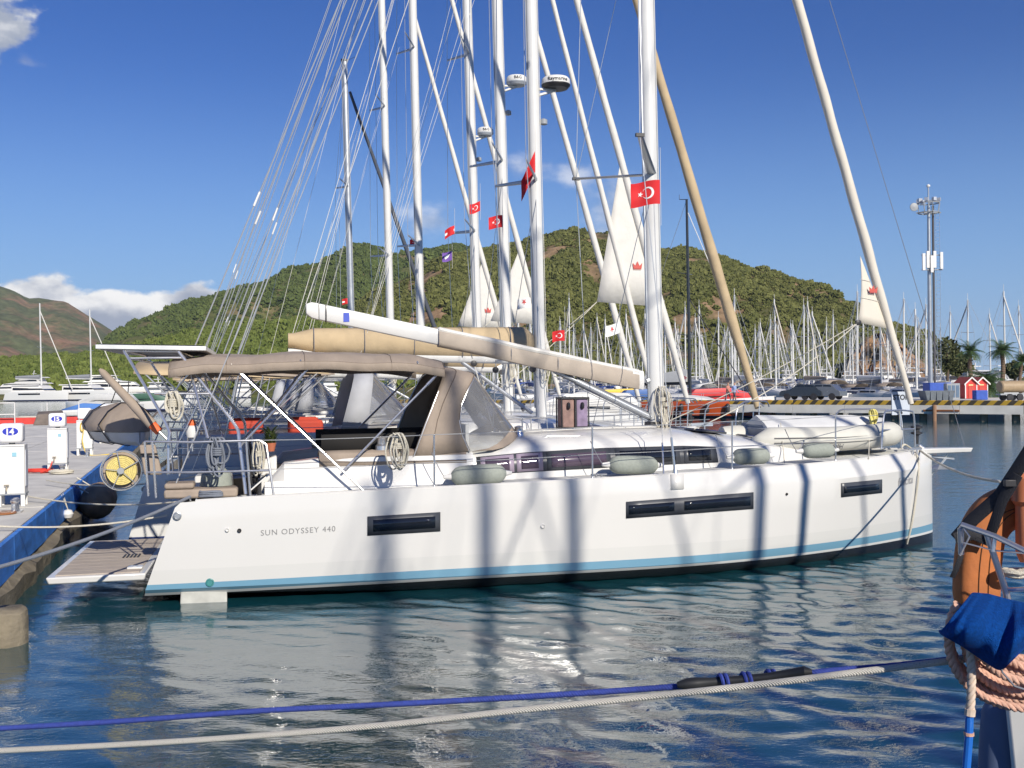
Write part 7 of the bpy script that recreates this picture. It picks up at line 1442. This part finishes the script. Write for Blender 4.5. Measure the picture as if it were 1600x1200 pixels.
def towel():
    s0 = [(1518, 926), (1545, 928), (1575, 936), (1610, 944), (1650, 940)]; s1 = [(1467, 990), (1500, 1008), (1562, 1050), (1612, 1000), (1650, 985)]; rows = []
    for j in range(15):
        t = j / 14; row = []
        for i in range(21):
            k = i / 20 * 4; a = min(int(k), 3); f = k - a; x0 = s0[a][0] + (s0[a + 1][0] - s0[a][0]) * f; y0 = s0[a][1] + (s0[a + 1][1] - s0[a][1]) * f; x1 = s1[a][0] + (s1[a + 1][0] - s1[a][0]) * f; y1 = s1[a][1] + (s1[a + 1][1] - s1[a][1]) * f
            dd = 4.33 - .32 * math.sin(math.pi * min(1, t * .75)) + .05 * math.sin(i * .75 + 2 * t) * t + .022 * math.sin(i * 1.9 + t) * (.3 + t) + .012 * math.sin(i * 3.1 - 4 * t); row.append(at(x0 + (x1 - x0) * t, y0 + (y1 - y0) * t, dd))
        rows.append(row)
    o = MB().loft(rows, closed=False).build('towel', mat('towel_blue', (.006, .08, .36), 1., var=.35, scale=70, bump=1., bscale=220, spec=.1), None, solid=.012, ang=179); q_ = o.modifiers.new('ss', 'SUBSURF'); q_.levels = 1; q_.render_levels = 2
    hem = MB().tube([p + Vector((0, -.012, .012)) for p in rows[-1]], .006, 5).build('hem', mat('towel_hem', (.01, .05, .24), 1., spec=.1), o)
    tag(o, 'blue terry towel draped over the rope coil on the stern', 'towel')
towel()
def strand_rope(path, r, pitch, m, name, parent, strands=3, n=6):
    """laid rope: three strands twisted round the path"""
    P = [Vector(p) for p in path]; T = [0.]
    for a, c in zip(P, P[1:]): T.append(T[-1] + (c - a).length)
    N_ = int(T[-1] / (pitch / 9)) + 2; S_ = np.linspace(0, T[-1], N_); xs = np.array([[p.x, p.y, p.z] for p in P]); Q = [Vector([np.interp(s, T, xs[:, k]) for k in range(3)]) for s in S_]; b = MB()
    up = Vector((0, 0, 1)); frames = []
    nrm = None
    for i in range(N_):
        t = (Q[min(i + 1, N_ - 1)] - Q[max(i - 1, 0)]).normalized()
        if nrm is None: nrm = (up - t * up.dot(t)); nrm = nrm.normalized() if nrm.length > .05 else Vector((1, 0, 0))
        nrm = (nrm - t * nrm.dot(t)).normalized(); frames.append((nrm.copy(), t.cross(nrm)))
    for k in range(strands):
        b.tube([Q[i] + (frames[i][0] * math.cos(2 * math.pi * (S_[i] / pitch + k / strands)) + frames[i][1] * math.sin(2 * math.pi * (S_[i] / pitch + k / strands))) * r * .52 for i in range(N_)], r * .55, n)
    return b.build(name, m, parent, ang=70)
def rope_coil():
    r = thing('rope_coil', 'thick pinkish laid rope coiled on the stern below the blue towel', 'rope', (0, 0, 0)); m = mat('rope_pink', (.60, .36, .27), .9, var=.25, scale=40, bump=.3, bscale=150)
    rg = random.Random(5)
    for k in range(11):
        f = k / 10; C = at(1612 + 8 * f, 985 - 10 * f, 4.22 + .05 * rg.uniform(-1, 1)); rx = (134 - 74 * f) * 4.2 / FPX; rz_ = (118 - 62 * f) * 4.2 / FPX; P = [C + Vector((rx * math.cos(a), -.05 * math.sin(a) + .05 * (k % 3) - .02, rz_ * math.sin(a) - .02)) for a in np.linspace(math.pi * .86, math.pi * 1.75, 30)]
        strand_rope(P, .0185, .085, m, 'turn', r)
    tail = [at(1512, 980, 4.2), at(1516, 1020, 4.18), at(1518, 1060, 4.18), at(1516, 1110, 4.18)]; strand_rope(smooth_path(tail, 8), .0175, .085, mat('rope_cream', (.62, .50, .40), .9, var=.2, scale=40), 'tail', r)
    MB().tube([at(1515, 1112, 4.18), at(1514, 1150, 4.19), at(1509, 1215, 4.22)], .016, 10).build('blue_tail', mat('tape_blue', (.02, .16, .60), .4), r); MB().tube([at(1516, 1108, 4.18), at(1515, 1118, 4.18)], .021, 10).build('whipping', mat('rope_cream', (0, 0, 0)), r); MB().tube([at(1514, 1144, 4.19), at(1514, 1149, 4.19)], .02, 10).build('whipping', mat('rope_pink', (0, 0, 0)), r)
    MB().tube([at(1560, 1022, 4.1), at(1566, 1050, 4.1), at(1585, 1072, 4.1), at(1640, 1090, 4.1)], .004, 6).tube([at(1560, 1022, 4.1), at(1600, 1002, 4.05), at(1640, 1004, 4.05)], .004, 6).build('cord', WIREG, r)
    kn = floor_coil(at(1590, 905, 4.5), .05, 3, .012, 2, .8).build('clip_rope', ROPEW, r)
rope_coil()
# the two lines crossing the foreground to the quay
def braid(name, col, dark, sc):
    m = bpy.data.materials.new(name); m.use_nodes = True; nt = m.node_tree; N = nt.nodes; K = nt.links; b = N['Principled BSDF']; b.inputs['Roughness'].default_value = .8
    tc = N.new('ShaderNodeTexCoord'); w = N.new('ShaderNodeTexWave'); w.bands_direction = 'DIAGONAL'; w.inputs['Scale'].default_value = sc; w.inputs['Distortion'].default_value = 1.5; w.inputs['Detail'].default_value = 2; K.new(tc.outputs['Object'], w.inputs['Vector'])
    v = N.new('ShaderNodeTexVoronoi'); v.inputs['Scale'].default_value = sc * 2.2; K.new(tc.outputs['Object'], v.inputs['Vector']); r = N.new('ShaderNodeValToRGB'); K.new(v.outputs['Distance'], r.inputs[0]); e = r.color_ramp.elements; e[0].position = .10; e[0].color = dark + (1,); e[1].position = .22; e[1].color = col + (1,)
    K.new(r.outputs[0], b.inputs['Base Color']); bp = N.new('ShaderNodeBump'); bp.inputs['Strength'].default_value = .7; bp.inputs['Distance'].default_value = .008; K.new(w.outputs['Fac'], bp.inputs['Height']); K.new(bp.outputs[0], b.inputs['Normal']); return m
def fore_ropes():
    pb = [at(-420, 1154, 5.9), at(-160, 1146, 5.6), at(0, 1138, 5.45), at(200, 1126, 5.25), at(400, 1111, 5.05), at(600, 1101, 4.9), at(800, 1090, 4.78), at(1000, 1077, 4.66), at(1160, 1064, 4.58), at(1290, 1049, 4.5), at(1400, 1040, 4.45), at(1540, 1024, 4.4)]
    r = thing('mooring_line', 'braided blue mooring line with black rubber snubber crossing the near water', 'rope', (0, 0, 0)); bl = mat('rope_blue', (.035, .06, .29), .85, var=.25, scale=60)
    strand_rope(smooth_path(pb, 8), .0135, .055, bl, 'line', r, strands=4, n=6)
    sn = [at(1058, 1070, 4.6), at(1072, 1069, 4.6), at(1090, 1068, 4.6), at(1110, 1066, 4.59), at(1150, 1063, 4.57), at(1200, 1058, 4.55), at(1235, 1053, 4.53), at(1258, 1050, 4.5), at(1268, 1050, 4.5)]
    MB().tube(sn, [.012, .026, .027, .020, .019, .019, .022, .026, .012], 14).build('snubber', mat('rubber_black', (.02, .021, .022), .45, var=.2), r)
    for x, y in ((1130, 1064), (1166, 1061), (1205, 1057)):
        c = at(x, y, 4.57); MB().tube([c + Vector((.03 * k / 12 - .02, .026 * math.cos(2 * math.pi * k / 12), .026 * math.sin(2 * math.pi * k / 12))) for k in range(13)], .0085, 6).tube([c + Vector((.03 * k / 12 + .002, .026 * math.cos(2 * math.pi * k / 12), .026 * math.sin(2 * math.pi * k / 12))) for k in range(13)], .0085, 6).build('lashing_turn', bl, r)
    pw = [at(-420, 1190, 5.8), at(-160, 1181, 5.5), at(0, 1173, 5.3), at(200, 1163, 5.1), at(400, 1150, 4.93), at(600, 1133, 4.78), at(800, 1111, 4.62), at(1000, 1090, 4.5), at(1200, 1068, 4.4), at(1350, 1049, 4.35), at(1540, 1026, 4.3)]
    o = MB().tube(smooth_path(pw, 10), .0145, 12).build('mooring_line', braid('rope_fleck', (.62, .59, .52), (.16, .14, .12), 55), None); tag(o, 'white mooring line flecked with black crossing the near water', 'rope')
fore_ropes()
# ------------------------------------------------------------------ clear-day haze over the bay
hm = bpy.data.materials.new('haze'); hm.use_nodes = True; hn = hm.node_tree.nodes; hn.clear()
pv = hn.new('ShaderNodeVolumePrincipled'); pv.inputs['Color'].default_value = (.80, .88, 1, 1); pv.inputs['Density'].default_value = .00006; pv.inputs['Anisotropy'].default_value = .1
ho = hn.new('ShaderNodeOutputMaterial'); hm.node_tree.links.new(pv.outputs[0], ho.inputs['Volume'])
hz_ = MB().box((0, 3000, 199), (6000, 8000, 402)).build('haze', hm, None, smooth=False); hz_.location = (0, 0, 0); tag(hz_, 'thin blue haze over the bay', 'haze', kind='stuff')
